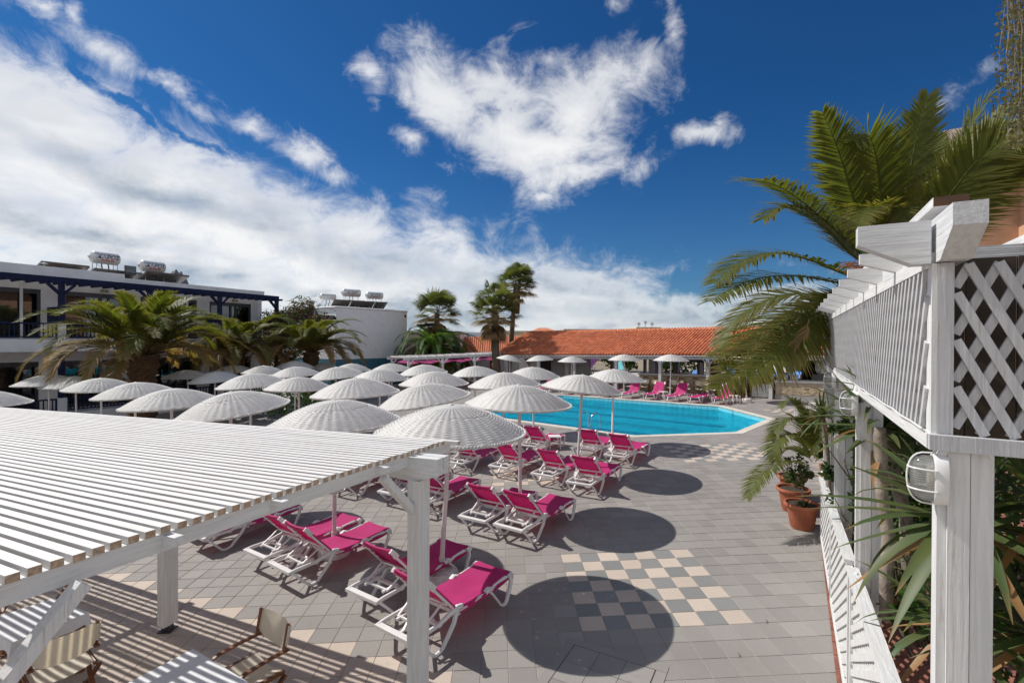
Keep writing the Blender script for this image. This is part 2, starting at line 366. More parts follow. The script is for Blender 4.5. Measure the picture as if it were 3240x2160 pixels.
simple('far_paving', (.46, .42, .36), .9, .1, .3, 8, .2)
simple('dry_earth', (.28, .23, .16), .95, .2, .05, 1, .3)
simple('hill', (.145, .155, .175), .95, .2, .01, .05, .5, 3.)  # bluish grey puts the haze of distance into the base colour
simple('thatch', (.30, .17, .06), .95, .4, 8, 60, .8, .03)
simple('pale_thatch', (.52, .43, .32), .95, .3, 8, 60, .8, .03)
simple('bark', (.14, .105, .075), .95, .45, 14, 30, .9, .03)
simple('palm_fibre', (.13, .07, .032), .95, .5, 18, 40, .9, .03)
simple('yucca_bark', (.30, .25, .20), .9, .3, 9, 50, .6, .01)
simple('orange_stem', (.60, .22, .03), .7, .2, 9, 50, .2)
simple('solar_glass', (.10, .085, .07), .25, .15, 3, 20, .05)
simple('rust', (.20, .085, .045), .8, .3, 12, 40, .4)
simple('hide_brown', (.10, .045, .02), .6, .3, 4, 30, .3)
simple('skin', (.42, .22, .15), .5, .08, 8, 40, .1)
simple('white_hair', (.70, .68, .64), .8, .15, 30, 60, .5)
simple('dark_shirt', (.045, .05, .065), .8, .1, 9, 40, .2)
simple('white_shirt', (.68, .68, .70), .8, .05, 9, 40, .2)
simple('newsprint', (.58, .57, .54), .8, .15, 9, 40, .2)
for _n, _c in (('slide_green', (.02, .33, .10)), ('slide_pink', (.46, .16, .46)), ('slide_cream', (.72, .62, .45)), ('slide_orange', (.85, .38, .06)), ('slide_teal', (.22, .60, .62)), ('slide_blue', (.03, .09, .36)), ('slide_red', (.45, .02, .04))):
    simple(_n, _c, .3, .06, 3, 30, .03)
simple('red_print', (.62, .05, .03), .5, .05); simple('black_print', (.015, .015, .02), .5, .05)
simple('brass', (.30, .27, .16), .5, .2); simple('sign_red', (.45, .04, .03), .5, .1)
def mk():
    m = MT('steel'); m.end(m.bsdf((.62, .62, .63), .22, None, Metallic=1.0))
    m = MT('tank_steel'); c = m.mix(m.mr(m.noise(3, 3), .3, .7), (.60, .60, .60), (.74, .74, .73)); m.end(m.bsdf(c, .42, m.noise(12, 2), .05, .01, Metallic=.25))
    # paving tiles
    def tile(name, a, b):
        m = MT(name); oi = m.n('ShaderNodeObjectInfo'); ge = m.n('ShaderNodeNewGeometry')
        rn = m.math('FRACT', m.math('ADD', oi.outputs['Random'], ge.outputs['Random Per Island']))
        p = m.pos(); c = m.mix(rn, a, b)
        st = m.noise(.55, 5, .6, p); c = m.mix(m.mr(st, .35, .7, 0, .38), c, tuple(q*.70*t for q, t in zip(a, (1.03, 1., .94))))
        st2 = m.noise(2.3, 6, .7, p, None, 1.2); c = m.mix(m.mr(st2, .60, .74, 0, .35), c, tuple(q*.62 for q in a))
        st3 = m.noise(70, 4, .7, p, (1, .35, 1)); c = m.mix(m.mr(st3, .3, .7, 0, .22), c, tuple(q*.72 for q in a))
        st4 = m.noise(1.1, 7, .75, p, (1, 1, 1), 2.5); c = m.mix(m.mr(st4, .66, .72, 0, .30), c, tuple(min(1, q*1.35) for q in b))
        h = m.math('ADD', m.noise(55, 5, .65, p, (1, .3, 1)), m.math('MULTIPLY', m.noise(230, 3, .6, p), .4))
        m.end(m.bsdf(c, m.mr(st2, .3, .7, .62, .82), h, .45, .004))
    tile('grey_tile', (.262, .244, .229), (.330, .309, .290)); tile('cream_tile', (.50, .42, .35), (.60, .51, .43)); tile('slate_tile', (.215, .217, .212), (.262, .264, .260))
    # woven cane painted white
    m = MT('wicker'); n = m.noise(7, 5, .7); n2 = m.noise(60, 3, .6, None, (1, 1, 3)); oi = m.n('ShaderNodeObjectInfo')
    c = m.mix(m.mr(n, .3, .72), (.60, .59, .56), (.75, .745, .73)); c = m.mix(m.mr(n2, .58, .7, 0, .4), c, (.42, .38, .33)); c = m.mix(m.math('MULTIPLY', oi.outputs['Random'], .22), c, (.62, .60, .56))
    d = m.bsdf(c, .55, n2, .5, .004); m.end(m.mixs(.16, d, m.trl((.8, .74, .66))))
    # magenta sling cloth
    def cloth(name, a, b, t, ts, sc=420):
        m = MT(name); n = m.noise(2.2, 5, .6); w = m.n('ShaderNodeTexWave'); w.inputs['Scale'].default_value = sc/4; m.l(m.co(), w.inputs['Vector'])
        oi = m.n('ShaderNodeObjectInfo'); c = m.mix(m.mr(n, .35, .75), a, b); c = m.mix(m.math('MULTIPLY', oi.outputs['Random'], .28), c, tuple(q*.80+.02 for q in b))
        fd = m.noise(1.1, 3, .5); c = m.mix(m.mr(fd, .55, .75, 0, .22), c, tuple(min(1, q*1.3+.05) for q in b))
        d = m.bsdf(c, .75, m.math('ADD', w.outputs['Fac'], m.math('MULTIPLY', m.noise(6, 3), 6.)), .3, .003); m.end(m.mixs(t, d, m.trl(ts)))
    cloth('magenta_cloth', (.50, .017, .16), (.60, .028, .21), .28, (.62, .01, .12))
    cloth('pink_drape', (.30, .012, .12), (.38, .02, .17), .25, (.4, .01, .1))
    cloth('canvas', (.76, .70, .58), (.82, .77, .66), .28, (.85, .72, .48), 300)
    cloth('curtain', (.46, .47, .50), (.60, .61, .64), .2, (.5, .5, .5), 60)
    # leaves
    def leaf(name, g0, g1, dry, tr=.35, rough=.58, ts=1.5):
        m = MT(name); a = m.n('ShaderNodeAttribute'); a.attribute_name = 'tone'; oi = m.n('ShaderNodeObjectInfo'); ge = m.n('ShaderNodeNewGeometry')
        c = m.mix(m.noise(3, 4), g0, g1); c = m.mix(m.math('MULTIPLY', ge.outputs['Random Per Island'], .5), c, tuple(q*.62 for q in g0)); c = m.mix(a.outputs['Fac'], c, dry)
        d = m.bsdf(c, rough, None); q = m.mix(1.0, c, (ts*1.15, ts*1.15, ts*.55), 'MULTIPLY'); m.end(m.mixs(tr, d, m.trl(q)))
    leaf('palm_leaf', (.088, .118, .014), (.145, .175, .027), (.33, .19, .105), .42, .6, 1.7)
    leaf('palm_leaf_fresh', (.055, .130, .020), (.095, .185, .034), (.20, .15, .06), .42, .6, 1.8)
    leaf('fan_leaf', (.060, .105, .026), (.110, .150, .042), (.27, .185, .095))
    leaf('yucca_leaf', (.045, .090, .030), (.095, .150, .045), (.30, .17, .07), .22, .52)
    leaf('bush_leaf', (.026, .068, .012), (.060, .125, .022), (.14, .10, .03), .3, .3)
    leaf('bush_leaf_light', (.05, .075, .020), (.10, .13, .035), (.20, .14, .06), .3)
    leaf('flower', (.42, .04, .20), (.55, .07, .28), (.35, .10, .14), .4, .6, 1.0)
    leaf('dry_leaf', (.085, .11, .045), (.16, .18, .08), (.22, .13, .08), .3)
    # roof tiles
    m = MT('clay_tile'); oi = m.n('ShaderNodeObjectInfo'); ge = m.n('ShaderNodeNewGeometry'); rn = m.math('FRACT', m.math('ADD', oi.outputs['Random'], ge.outputs['Random Per Island']))
    c = m.mix(rn, (.50, .130, .052), (.68, .235, .105)); st = m.noise(.8, 5, .7, m.pos()); c = m.mix(m.mr(st, .42, .75, 0, .5), c, (.26, .09, .055)); m.end(m.bsdf(c, .8, m.noise(30, 3), .3, .005))
    # pool
    m = MT('pool_tile'); p = m.pos(); br = m.n('ShaderNodeTexBrick'); br.offset = 0; br.inputs['Scale'].default_value = 1.0; br.inputs['Brick Width'].default_value = .25; br.inputs['Row Height'].default_value = .25; br.inputs['Mortar Size'].default_value = .008
    br.inputs['Color1'].default_value = (.16, .58, .68, 1); br.inputs['Color2'].default_value = (.20, .63, .72, 1); br.inputs['Mortar'].default_value = (.10, .42, .52, 1); m.l(p, br.inputs['Vector']); m.end(m.bsdf(br.outputs[0], .4, None))
    m = MT('pool_floor'); pz = m.noise(1.1, 5, .65, m.pos(), (1, 1.8, 1), 1.5); c = m.mix(m.mr(pz, .38, .62), (.006, .27, .40), (.045, .58, .66)); ca = m.n('ShaderNodeTexVoronoi', feature='SMOOTH_F1'); ca.inputs['Scale'].default_value = 2.6; m.l(m.pos(), ca.inputs['Vector'])  # dark and light mottling puts the ripple light into the floor colour
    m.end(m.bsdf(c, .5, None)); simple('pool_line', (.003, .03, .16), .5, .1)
    m = MT('pool_water'); p = m.pos(); h = m.math('ADD', m.noise(2.4, 4, .55, p, (1, 1.7, 1), .8), m.math('MULTIPLY', m.noise(7, 3, .5, p, (1, 1.6, 1), .5), .35))
    bp = m.n('ShaderNodeBump'); bp.inputs['Strength'].default_value = 1.0; bp.inputs['Distance'].default_value = .10; m.l(h, bp.inputs['Height'])
    g = m.n('ShaderNodeBsdfGlossy'); g.inputs['Roughness'].default_value = .03; m.l(bp.outputs[0], g.inputs['Normal']); f = m.n('ShaderNodeFresnel'); f.inputs[0].default_value = 1.33; m.l(bp.outputs[0], f.inputs['Normal'])
    rf = m.n('ShaderNodeBsdfRefraction'); rf.inputs['IOR'].default_value = 1.12; rf.inputs['Roughness'].default_value = .0; rf.inputs[0].default_value = (.30, .92, 1.0, 1); m.l(bp.outputs[0], rf.inputs['Normal'])
    tr = m.n('ShaderNodeBsdfTransparent'); tr.inputs[0].default_value = (.36, .93, 1.0, 1)
    sh = m.mixs(.5, tr.outputs[0], rf.outputs[0]); m.end(m.mixs(m.math('MULTIPLY', f.outputs[0], .30), sh, g.outputs[0]))
    # glass
    def glass(name, col, k=1.5, ro=.01):
        m = MT(name); g = m.n('ShaderNodeBsdfGlossy'); g.inputs['Roughness'].default_value = ro; f = m.n('ShaderNodeFresnel'); f.inputs[0].default_value = k
        tr = m.n('ShaderNodeBsdfTransparent'); tr.inputs[0].default_value = (*col, 1); m.end(m.mixs(f.outputs[0], tr.outputs[0], g.outputs[0]))
    glass('window_glass', (.50, .52, .55), 1.9); glass('lamp_glass_clear', (.93, .95, .95), 1.5, .05)
    m = MT('lamp_glass'); g = m.n('ShaderNodeBsdfGlossy'); g.inputs['Roughness'].default_value = .08; f = m.n('ShaderNodeFresnel'); f.inputs[0].default_value = 1.5; tr = m.n('ShaderNodeBsdfTransparent'); tr.inputs[0].default_value = (.9, .93, .93, 1); w = m.n('ShaderNodeTexWave'); w.bands_direction = 'Z'; w.inputs['Scale'].default_value = 28; m.l(m.co(), w.inputs['Vector']); m.end(m.mixs(f.outputs[0], m.mixs(m.mr(w.outputs['Fac'], 0, 1, .35, .70), tr.outputs[0], m.trl((.85, .85, .84))), g.outputs[0]))
mk()
# ================================================================== ground, terrace, pool
T = 1/3
TX, TY = 1.1111, 8.763                                      # a grid corner of the paving
def inpoly(x, y, P):
    c = False; n = len(P)
    for i in range(n):
        x0, y0 = P[i]; x1, y1 = P[(i+1) % n]
        if (y0 > y) != (y1 > y) and x < (x1-x0)*(y-y0)/(y1-y0)+x0: c = not c
    return c
POOL = [(12.2, 21.72), (9.38, 19.03), (5.35, 19.12), (.15, 24.7), (-2.9, 28.3), (-1.9, 31.2), (1.6, 35.3), (4.4, 33.9), (6.55, 31.75), (11.9, 26.05)]
def offset(P, d):
    out = []; n = len(P)
    for i in range(n):
        a = Vector(P[i-1]); b = Vector(P[i]); c = Vector(P[(i+1) % n]); e = (b-a).normalized(); f = (c-b).normalized()
        n1 = Vector((e.y, -e.x)); n2 = Vector((f.y, -f.x)); m = (n1+n2).normalized(); k = d/max(.3, m.dot(n1)); out.append((b.x+m.x*k, b.y+m.y*k))
    return out
_area = sum(POOL[i][0]*POOL[(i+1) % 10][1]-POOL[(i+1) % 10][0]*POOL[i][1] for i in range(10))
SGN = 1 if _area > 0 else -1
RIM = offset(POOL, .34*SGN)
# one ground sheet out to the horizon
def ground_sheet():
    xs = [-5000, -1500, -400, -150, -60, -30, -22, 0, 20, 30, 60, 150, 400, 1500, 5000]; ys = [-3000, -600, -100, -30, 0, 20, 46, 60, 90, 150, 400, 1500, 5000, 8000]
    m = MB(); n = len(xs)
    zf = lambda x, y: gz(max(-45, min(45, x)), max(-30, min(90, y)))-(.16 if y < 60 else .16+(y-60)*.0012)
    vs = [(x, y, zf(x, y)) for y in ys for x in xs]
    fs = [(j*n+i, j*n+i+1, (j+1)*n+i+1, (j+1)*n+i) for j in range(len(ys)-1) for i in range(n-1)
          if not (xs[i] >= -22 and xs[i+1] <= 20 and ys[j] >= 0 and ys[j+1] <= 46)]
    m.add(vs, fs); structure('ground', m, 'dry_earth', fix=False)
ground_sheet()
# terrace bed (grout) with the pool cut out
def bed():
    bm = bmesh.new(); out = [(-30, -3), (24, -3), (24, 47), (-30, 47)]
    def loop(P, z): 
        vs = [bm.verts.new((x, y, gz(x, y)+z)) for x, y in P]; return [bm.edges.new((vs[i], vs[(i+1) % len(vs)])) for i in range(len(vs))]
    es = loop(out, -.006)+loop(offset(POOL, .10*SGN), -.006); bmesh.ops.triangle_fill(bm, use_beauty=True, edges=es)
    me = bpy.data.meshes.new('terrace'); bm.to_mesh(me); bm.free(); me.materials.append(MATS['grout'])
    o = bpy.data.objects.new('terrace', me); COL.objects.link(o)
    for p in me.polygons:
        if p.normal.z < 0: p.flip()
    return tag(o, kind='structure')
terrace = bed()
CREAM_A = set((i, -1-j) for j in range(7) for i in range(7) if (i+j) % 2 == 0)
CREAM_B = set((14+i, 24-j) for j in range(7) for i in range(9) if (i+j) % 2 == 0)
CREAM_C = set((37+i, 46-j) for j in range(7) for i in range(7) if (i+j) % 2 == 0)
CREAM_D = set((-4+i, 19-j) for j in range(7) for i in range(7) if (i+j) % 2 == 0)
DARKZONE = lambda i, j: (0 <= i <= 6 and -7 <= j <= -1) or (14 <= i <= 22 and 18 <= j <= 24) or (37 <= i <= 43 and 40 <= j <= 46)
def kind_of(i, j):
    x, y = TX+(i+.5)*T, TY+(j+.5)*T
    if (i, j) in CREAM_A or (i, j) in CREAM_B or (i, j) in CREAM_C or (i, j) in CREAM_D: return 1
    if DARKZONE(i, j): return 2
    if y < 5.66-.482*(x+.6) and x > -16: return 1               # cream field under the slatted pergola
    return 0
FL = lambda y: .607*y+.66                                   # right edge of the paving: the fence line
def tile_mesh(name, mat):
    m = MB(); h = T/2-.0035; b = .004; d = .03
    up = [(-h+b, -h+b), (h-b, -h+b), (h-b, h-b), (-h+b, h-b)]; lo = [(-h, -h), (h, -h), (h, h), (-h, h)]
    vs = [(x, y, gz(x, y)) for x, y in up]+[(x, y, gz(x, y)-.003) for x, y in lo]+[(x, y, gz(x, y)-d) for x, y in lo]
    m.add(vs, [(0, 1, 2, 3)]+[(k, 4+k, 4+(k+1) % 4, (k+1) % 4) for k in range(4)]+[(4+k, 8+k, 8+(k+1) % 4, 4+(k+1) % 4) for k in range(4)])
    me = m.mesh(name); me.materials.append(MATS[mat]); return me
TM = [tile_mesh('grey_tile', 'grey_tile'), tile_mesh('cream_tile', 'cream_tile'), tile_mesh('slate_tile', 'slate_tile')]
def seen(x, y):
    d = y*math.cos(_yaw)+x*math.sin(_yaw)
    if d < .5: return False
    px = 1620+1523*(x-.0226*y)/d; py = 1076+1523*(CAMZ-gz(x, y))/d
    return -40 < px < 2720 and py < 2230
FENCE_T = lambda x, y: x < FL(y)-.02
cells = []
for j in range(-36, 114):
    for i in range(-92, 62):
        x, y = TX+(i+.5)*T, TY+(j+.5)*T
        if not (-29 < x < 23 and -2.5 < y < 46.5): continue
        if inpoly(x, y, RIM): continue
        if y < 16 and x > FL(y)+.10: continue
        cells.append((math.hypot(x, y), i, j, x, y))
cells.sort()
vis = [c for c in cells if seen(c[3], c[4]) and not (c[3] < -1.6 and c[4] < 5.3-.45*(c[3]+1.6) and c[3] < -6)]
near = set((c[1], c[2]) for c in vis[:300])
rest3 = [MB(), MB(), MB()]; _h = T/2-.0035
for dist, i, j, x, y in cells:
    k = kind_of(i, j); dz = random.gauss(0, .0007)
    if (i, j) in near:
        o = inst('tile', TM[k], terrace, (x, y, gz(x, y)+dz), (random.gauss(0, .0012), random.gauss(0, .0012), 0)); continue
    m = rest3[k]; b = .004
    up = [(x-_h+b, y-_h+b), (x+_h-b, y-_h+b), (x+_h-b, y+_h-b), (x-_h+b, y+_h-b)]; o = len(m.v)
    tx, ty = random.gauss(0, .0012), random.gauss(0, .0012)
    m.v += [(a, c, gz(a, c)+dz+(a-x)*tx+(c-y)*ty) for a, c in up]+[(x+sx*_h, y+sy*_h, gz(x+sx*_h, y+sy*_h)-.012) for sx, sy in ((-1, -1), (1, -1), (1, 1), (-1, 1))]
    m.f += [(o, o+1, o+2, o+3), (o, o+4, o+5, o+1), (o+1, o+5, o+6, o+2), (o+2, o+6, o+7, o+3), (o+3, o+7, o+4, o)]; m.c += [0]*8
for m, mt in zip(rest3, ('grey_tile', 'cream_tile', 'slate_tile')): tag(m.build('paving', mt, terrace, fix=False), kind='stuff')
# turned access cover let into the paving
def cover():
    A = Vector((.92, 6.31)); ux = Vector((1.08, -.66)).normalized(); uy = Vector((-.52, -.85)).normalized(); L = 1.28
    o = tag(thing('access_cover', 'square tiled access cover set askew in the grey paving', 'cover', (A.x, A.y, gz(A.x, A.y))))
    P = lambda a, b: A+ux*a+uy*b
    def patch(mb, a0, a1, b0, b1, z):
        q = [P(a0, b0), P(a1, b0), P(a1, b1), P(a0, b1)]; mb.slab([(p.x, p.y) for p in q], lambda x, y: gz(x, y)-.01, lambda x, y: gz(x, y)+z)
    f = MB(); fr = .12
    for a in ((0, L, 0, fr), (0, fr, fr+.004, L), (L-fr, L, fr+.004, L)): patch(f, *a, .006)
    f.build('frame', 'grey_tile', o)
    g = MB(); patch(g, fr+.001, L-fr-.001, fr+.001, L, .0025); g.build('gap', 'dark_interior', o)
    n = 3; w = (L-2*fr-.02)/n
    for i in range(3):
        for j in range(4):
            m = MB(); patch(m, fr+.008+i*w+.003, fr+.008+(i+1)*w-.003, fr+.008+j*w+.003, min(L, fr+.008+(j+1)*w-.003), .0065); m.build('tile', 'grey_tile', o)
cover()
# brick edging along the foot of the fence
edging = thing('brick_edging', 'low red paver edging along the foot of the white lattice fence', 'edging', (3.9, 5.3, gz(3.9, 5.3)))
y = 2.6
while y < 9.0:
    a, b = y, y+.235; m = MB(); e = lambda q, o: (.622*q+.486+o, q)
    m.slab([e(a, .0), e(b-.006, .0), (e(b-.006, .18)[0], e(b-.006, .18)[1]-.08), (e(a, .18)[0], e(a, .18)[1]-.08)], lambda x, y: gz(x, y)-.02, lambda x, y: gz(x, y)+.012); m.build('brick', 'brick_paver', edging); y += .24
# planting bed behind the fence
bedm = MB(); bedm.slab([(.607*1.0+.9, 1.0), (.607*14+.9, 14.0), (22, 14), (22, 1.0)], lambda x, y: gz(x, y)-.1, lambda x, y: gz(x, y)+.03)
structure('planting_bed', bedm, 'brick_paver')
# pool
pool = MB(); nP = len(POOL); D = .80
WL = lambda x, y: gz(x, y)-.20
inner = POOL
wall = MB(); n = nP
vs = [(x, y, gz(x, y)-.002) for x, y in POOL]+[(x, y, gz(x, y)-D-.05) for x, y in POOL]; wall.add(vs, [(i, (i+1) % n, n+(i+1) % n, n+i) for i in range(n)])
pw = structure('pool_wall', wall, 'pool_tile', fix=False)
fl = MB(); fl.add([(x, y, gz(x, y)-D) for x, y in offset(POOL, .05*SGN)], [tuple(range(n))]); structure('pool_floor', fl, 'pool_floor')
ln = MB()
for (x0, y0, x1, y1) in ((11.45, 24.3, 3.0, 33.0), (8.5, 21.6, -1.6, 31.4)):
    d = Vector((x1-x0, y1-y0)).normalized(); s = Vector((-d.y, d.x))*.24
    ln.slab([(x0-s.x, y0-s.y), (x1-s.x, y1-s.y), (x1+s.x, y1+s.y), (x0+s.x, y0+s.y)], lambda x, y: gz(x, y)-D-.01, lambda x, y: gz(x, y)-D+.03)
ln.build('lane_line', 'pool_line'); bpy.data.objects['lane_line']['kind'] = 'structure'
wt = MB(); wt.add([(x, y, WL(x, y)) for x, y in offset(POOL, -.002*SGN)], [tuple(range(n))]); structure('pool_water', wt, 'pool_water')
cop = thing('pool_coping', 'pale stone coping laid round the blue swimming pool', 'coping', (POOL[1][0], POOL[1][1], gz(*POOL[1])))
for i in range(n):
    a, b = Vector(POOL[i]), Vector(POOL[(i+1) % n]); ra, rb = Vector(RIM[i]), Vector(RIM[(i+1) % n]); L = (b-a).length; k = max(1, round(L/.62))
    for q in range(k):
        t0, t1 = q/k, (q+1)/k; e = .004/L
        m = MB(); P4 = [a.lerp(b, t0+e), a.lerp(b, t1-e), ra.lerp(rb, t1-e), ra.lerp(rb, t0+e)]
        m.slab([(p.x, p.y) for p in P4], lambda x, y: gz(x, y)-.05, lambda x, y: gz(x, y)+.012); m.build('coping_stone', 'coping', cop)
def ladder():
    a = Vector((3.60, 20.75)); b = Vector((4.02, 20.30)); inw = Vector((.73, .68)).normalized()
    o = thing('pool_ladder', 'bent steel handrails of the pool ladder at the near edge', 'ladder', (a.x, a.y, gz(*a)))
    for p in (a, b):
        z = gz(p.x, p.y); m = MB(); pts = []
        for t in range(13):
            an = math.pi*t/12; pts.append((p.x-inw.x*.30+inw.x*.30*(1-math.cos(an)), p.y-inw.y*.30+inw.y*.30*(1-math.cos(an)), z+.55+.25*math.sin(an)))
        pts = [(p.x-inw.x*.30, p.y-inw.y*.30, z)]+pts+[(p.x+inw.x*.40, p.y+inw.y*.40, z-.9)]
        m.tube(pts, .021, 10); m.build('handrail', 'steel', o, smooth=True)
    for k in range(3):
        m = MB(); z = gz(a.x, a.y)-.35-.25*k; c = inw*.36; m.bar((a.x+c.x, a.y+c.y, z), (b.x+c.x, b.y+c.y, z), .08, .03); m.build('rung', 'steel', o)
ladder()
# ================================================================== left pergola with its slatted roof
PV = Vector((.4907, .8713, 0)); PW = Vector((-.897, .441, 0)).normalized(); E0 = Vector((-.60, 5.55, 0))
def PP(t, w, z): p = E0+PV*t+PW*w; return Vector((p.x, p.y, z))
def roofz(t, w): return 2.765-.031*max(0, w)                # the roof follows the image-fitted tilt of the terrace
lp = thing('slatted_pergola', 'white wooden pergola with a roof of close white slats over the dining tables', 'pergola', tuple(PP(0, 0, 0)))
PITCH = .0855; NS = 72
for k in range(NS):
    t = -.03-k*PITCH; ext = rng(-.012, .012)+(.0 if k else .06)
    if k == 0: ext = .16
    m = MB(); L = 13.2; a = PP(t, -ext, 0); b = PP(t, L, 0); th = .042; wd = .055
    a.z = roofz(t, 0)-th/2+rng(-.002, .002); b.z = roofz(t, L)-th/2
    s = PV*(wd/2); ax = (b-a)/2; m.box((a+b)/2, ax, s, (0, 0, th/2))
    ob = m.build('slat', 'slat_paint', lp)
    ob.data.materials.append(MATS['raw_end'])
    c0 = (a-lp.location)
    for p in ob.data.polygons:
        if p.normal.dot(PW) < -.9: p.material_index = 1
def pbar(name, t0, w0, t1, w1, z0, z1, w, h, par=lp, mat='painted_wood_x', **k):
    m = MB(); m.bar(PP(t0, w0, z0), PP(t1, w1, z1), w, h, **k); return m.build(name, mat, par)
RT = .044
for w in (.05, 3.75, 7.2, 10.8):                            # long beams under the slats
    z = roofz(0, w)-RT-.055
    pbar('beam', .05, w, -6.3, w, z, z, .07, .11)
for t in (-.06, -1.12, -2.2, -2.93, -3.8, -4.7, -5.6):   # rafters with cut ends
    for tt in (t,):
        z0 = roofz(t, 0)-RT-.065; wl = .09 if t == -.06 else -.11
        pbar('rafter', tt, wl, tt, 12.5, z0, roofz(t, 12.5)-RT-.06, .055, .12, mat='painted_wood_y', cut0=.18)
for dt in (-.055, .055): pbar('rafter', -.58+dt, -.34, -.58+dt, 12.5, roofz(0, 0)-RT-.064, roofz(0, 12.5)-RT-.064, .10, .122, mat='painted_wood_y')
pbar('rafter', -.58, -.33, -.58, .85, roofz(0, 0)-RT-.186, roofz(0, 0)-RT-.186, .21, .118, mat='painted_wood_y', cut0=.25, cut1=.25)
def post(par, x, y, z1, dirv, base=True):
    d = Vector(dirv).normalized(); s = Vector((d.y, -d.x, 0)); zb = gz(x, y); q = []
    for k, (o, w, e) in enumerate(((-.052, .098, .0), (.052, .098, .018))):
        m = MB(); c = Vector((x, y, 0))+s*o; m.box((c.x, c.y, (zb+.09+z1)/2), s*w/2, d*(.062+e/2), (0, 0, (z1-zb-.09)/2)); m.build('post', 'painted_wood_z', par)
    if base:
        m = MB(); m.abox(x-.05, x+.05, y-.05, y+.05, zb-.02, zb+.10); m.abox(x-.09, x+.09, y-.09, y+.09, zb-.01, zb+.012); m.build('post_foot', 'dark_metal', par)
p1 = Vector((-.84, 5.0, 0)); zt = roofz(0, 0)-RT-.115
post(lp, p1.x, p1.y, roofz(0, 0)-RT-.246, (-PW.x, -PW.y, 0))
post(lp, -4.69, 6.90, roofz(0, 4)-RT-.115, (-PW.x, -PW.y, 0))
p3 = Vector((-2.62, 1.72, 0)); post(lp, p3.x, p3.y, zt-.02, (-PW.x, -PW.y, 0))
for q, w in ((p1-PV*.03, 1), (p3+PV*.03, -1)):               # knee braces along the edge beam
    a = Vector((q.x, q.y, zt-.75)); b = q-PV*.62*w; b.z = zt+.02
    if w < 0: a.z = zt-1.05; b = q+PV*.93; b.z = zt+.02
    else: a.z = zt-.50; b = q-PV*.48; b.z = zt+.0
    off = PW*(.02 if w > 0 else .05); m = MB(); m.bar(a+off, b+off, .065, .085 if w > 0 else .078, up=tuple(PW)); m.build('brace', 'painted_wood_z', lp)
m = MB(); a = p1+PW*.10; a.z = zt-.85; b = p1+PW*.75; b.z = zt; 
# ================================================================== right pergola, lattice screens and fence
FV = Vector((.5195, .8545, 0)); FN = Vector((-.8545, .5195, 0)) # along the fence, and square to it towards the terrace
def FPt(y, off=0.): return Vector((.607*y+.703+.0, y, 0))+FN*off
YC = 2.30; ZL, ZH = 3.46, 4.285
rp = thing('lattice_pergola', 'weathered white pergola with lattice screens on tall posts along the planted terrace edge', 'pergola', (*FPt(YC)[:2], 0))
RX = Vector((.8545, -.5195, 0))                             # to the right, square to the fence
PY = (YC+.02, 4.69, 6.86, 9.05)
for k, y in enumerate(PY):
    c = FPt(y)+RX*(.055 if k == 0 else .012); zb = gz(c.x, c.y)+.05
    w = .080 if k == 0 else .085
    for q, (o0, o1) in enumerate(((0, w), (w+.004, 2*w+.004))):
        m = MB(); cc = c+RX*((o0+o1)/2); m.box((cc.x, cc.y, (zb+ZL)/2), RX*(o1-o0)/2, FV*(.062 if q == 0 else .055), (0, 0, (ZL-zb)/2)); m.build('post', 'painted_wood_z', rp)
    m = MB(); cc = c-RX*.018; m.box((cc.x, cc.y, (zb+.1+ZL)/2), RX*.017, FV*.045, (0, 0, (ZL-zb-.1)/2)); m.build('cover_board', 'painted_wood_z', rp)
def fbar(name, a, b, w, h, mat='painted_wood_x', par=rp, **k):
    m = MB(); m.bar(a, b, w, h, **k); return m.build(name, mat, par)
Z = lambda p, z: Vector((p.x, p.y, z))
YE = 9.35
# corner upright of the screen
cc = FPt(YC)
m = MB(); q = cc+RX*.045; m.box((q.x, q.y, (ZL+ZH)/2), RX*.030, FV*.03, (0, 0, (ZH-ZL)/2+.01)); m.build('corner_upright', 'weathered_wood', rp)
m = MB(); q = cc+RX*.004+FV*.02; m.box((q.x, q.y, (ZL+ZH)/2), RX*.010, FV*.045, (0, 0, (ZH-ZL)/2+.01)); m.build('corner_upright', 'painted_wood_z', rp)
# rails
fbar('rail', Z(FPt(YC-.03, -.0), ZL-.02), Z(FPt(YE), ZL-.02), .045, .07)
fbar('rail', Z(FPt(YC), ZH+.028), Z(FPt(YE), ZH+.028), .05, .075)
fbar('rail', Z(cc-FV*.06-RX*.02, ZL-.02), Z(cc-FV*.06+RX*2.6, ZL-.02), .04, .072, 'weathered_wood')
fbar('rail', Z(cc-FV*.02+RX*.35, ZH+.10), Z(cc-FV*.02+RX*3.0, ZH+.10), .06, .19, 'weathered_beam')
# lattice on the long side (seen edgewise) and on the end (seen flat)
def lattice(par, P0, ux, L, z0, z1, n, wd, th, sp, mat, name='lath', zig=1, off=0., run=.466):
    "two layers of crossing laths clipped to a panel; ux along, n outward"
    ux = Vector(ux).normalized(); n = Vector(n).normalized(); H = z1-z0
    for lay, sg in ((0, -1), (1, 1)):
        RN = H*run; x = -RN+off*lay
        while x < L+H*.02:
            a0, b0 = x, x+RN; za, zb = (z0, z1) if sg > 0 else (z1, z0)
            ta = max(0, (0-a0)/RN); tb = min(1, (L-a0)/RN)
            if tb-ta > .06:
                A = Vector(P0)+ux*(a0+RN*ta); A.z = za+(zb-za)*ta; B = Vector(P0)+ux*(a0+RN*tb); B.z = za+(zb-za)*tb
                o = n*(th*.52*(1 if lay == 0 else -1)*zig); m = MB(); m.bar(A+o, B+o, wd, th, up=tuple(n)); m.build(name, mat, par)
            x += sp
panel = thing('screen', None, None, (0, 0, 0)); panel.parent = rp; panel.location = (0, 0, 0)
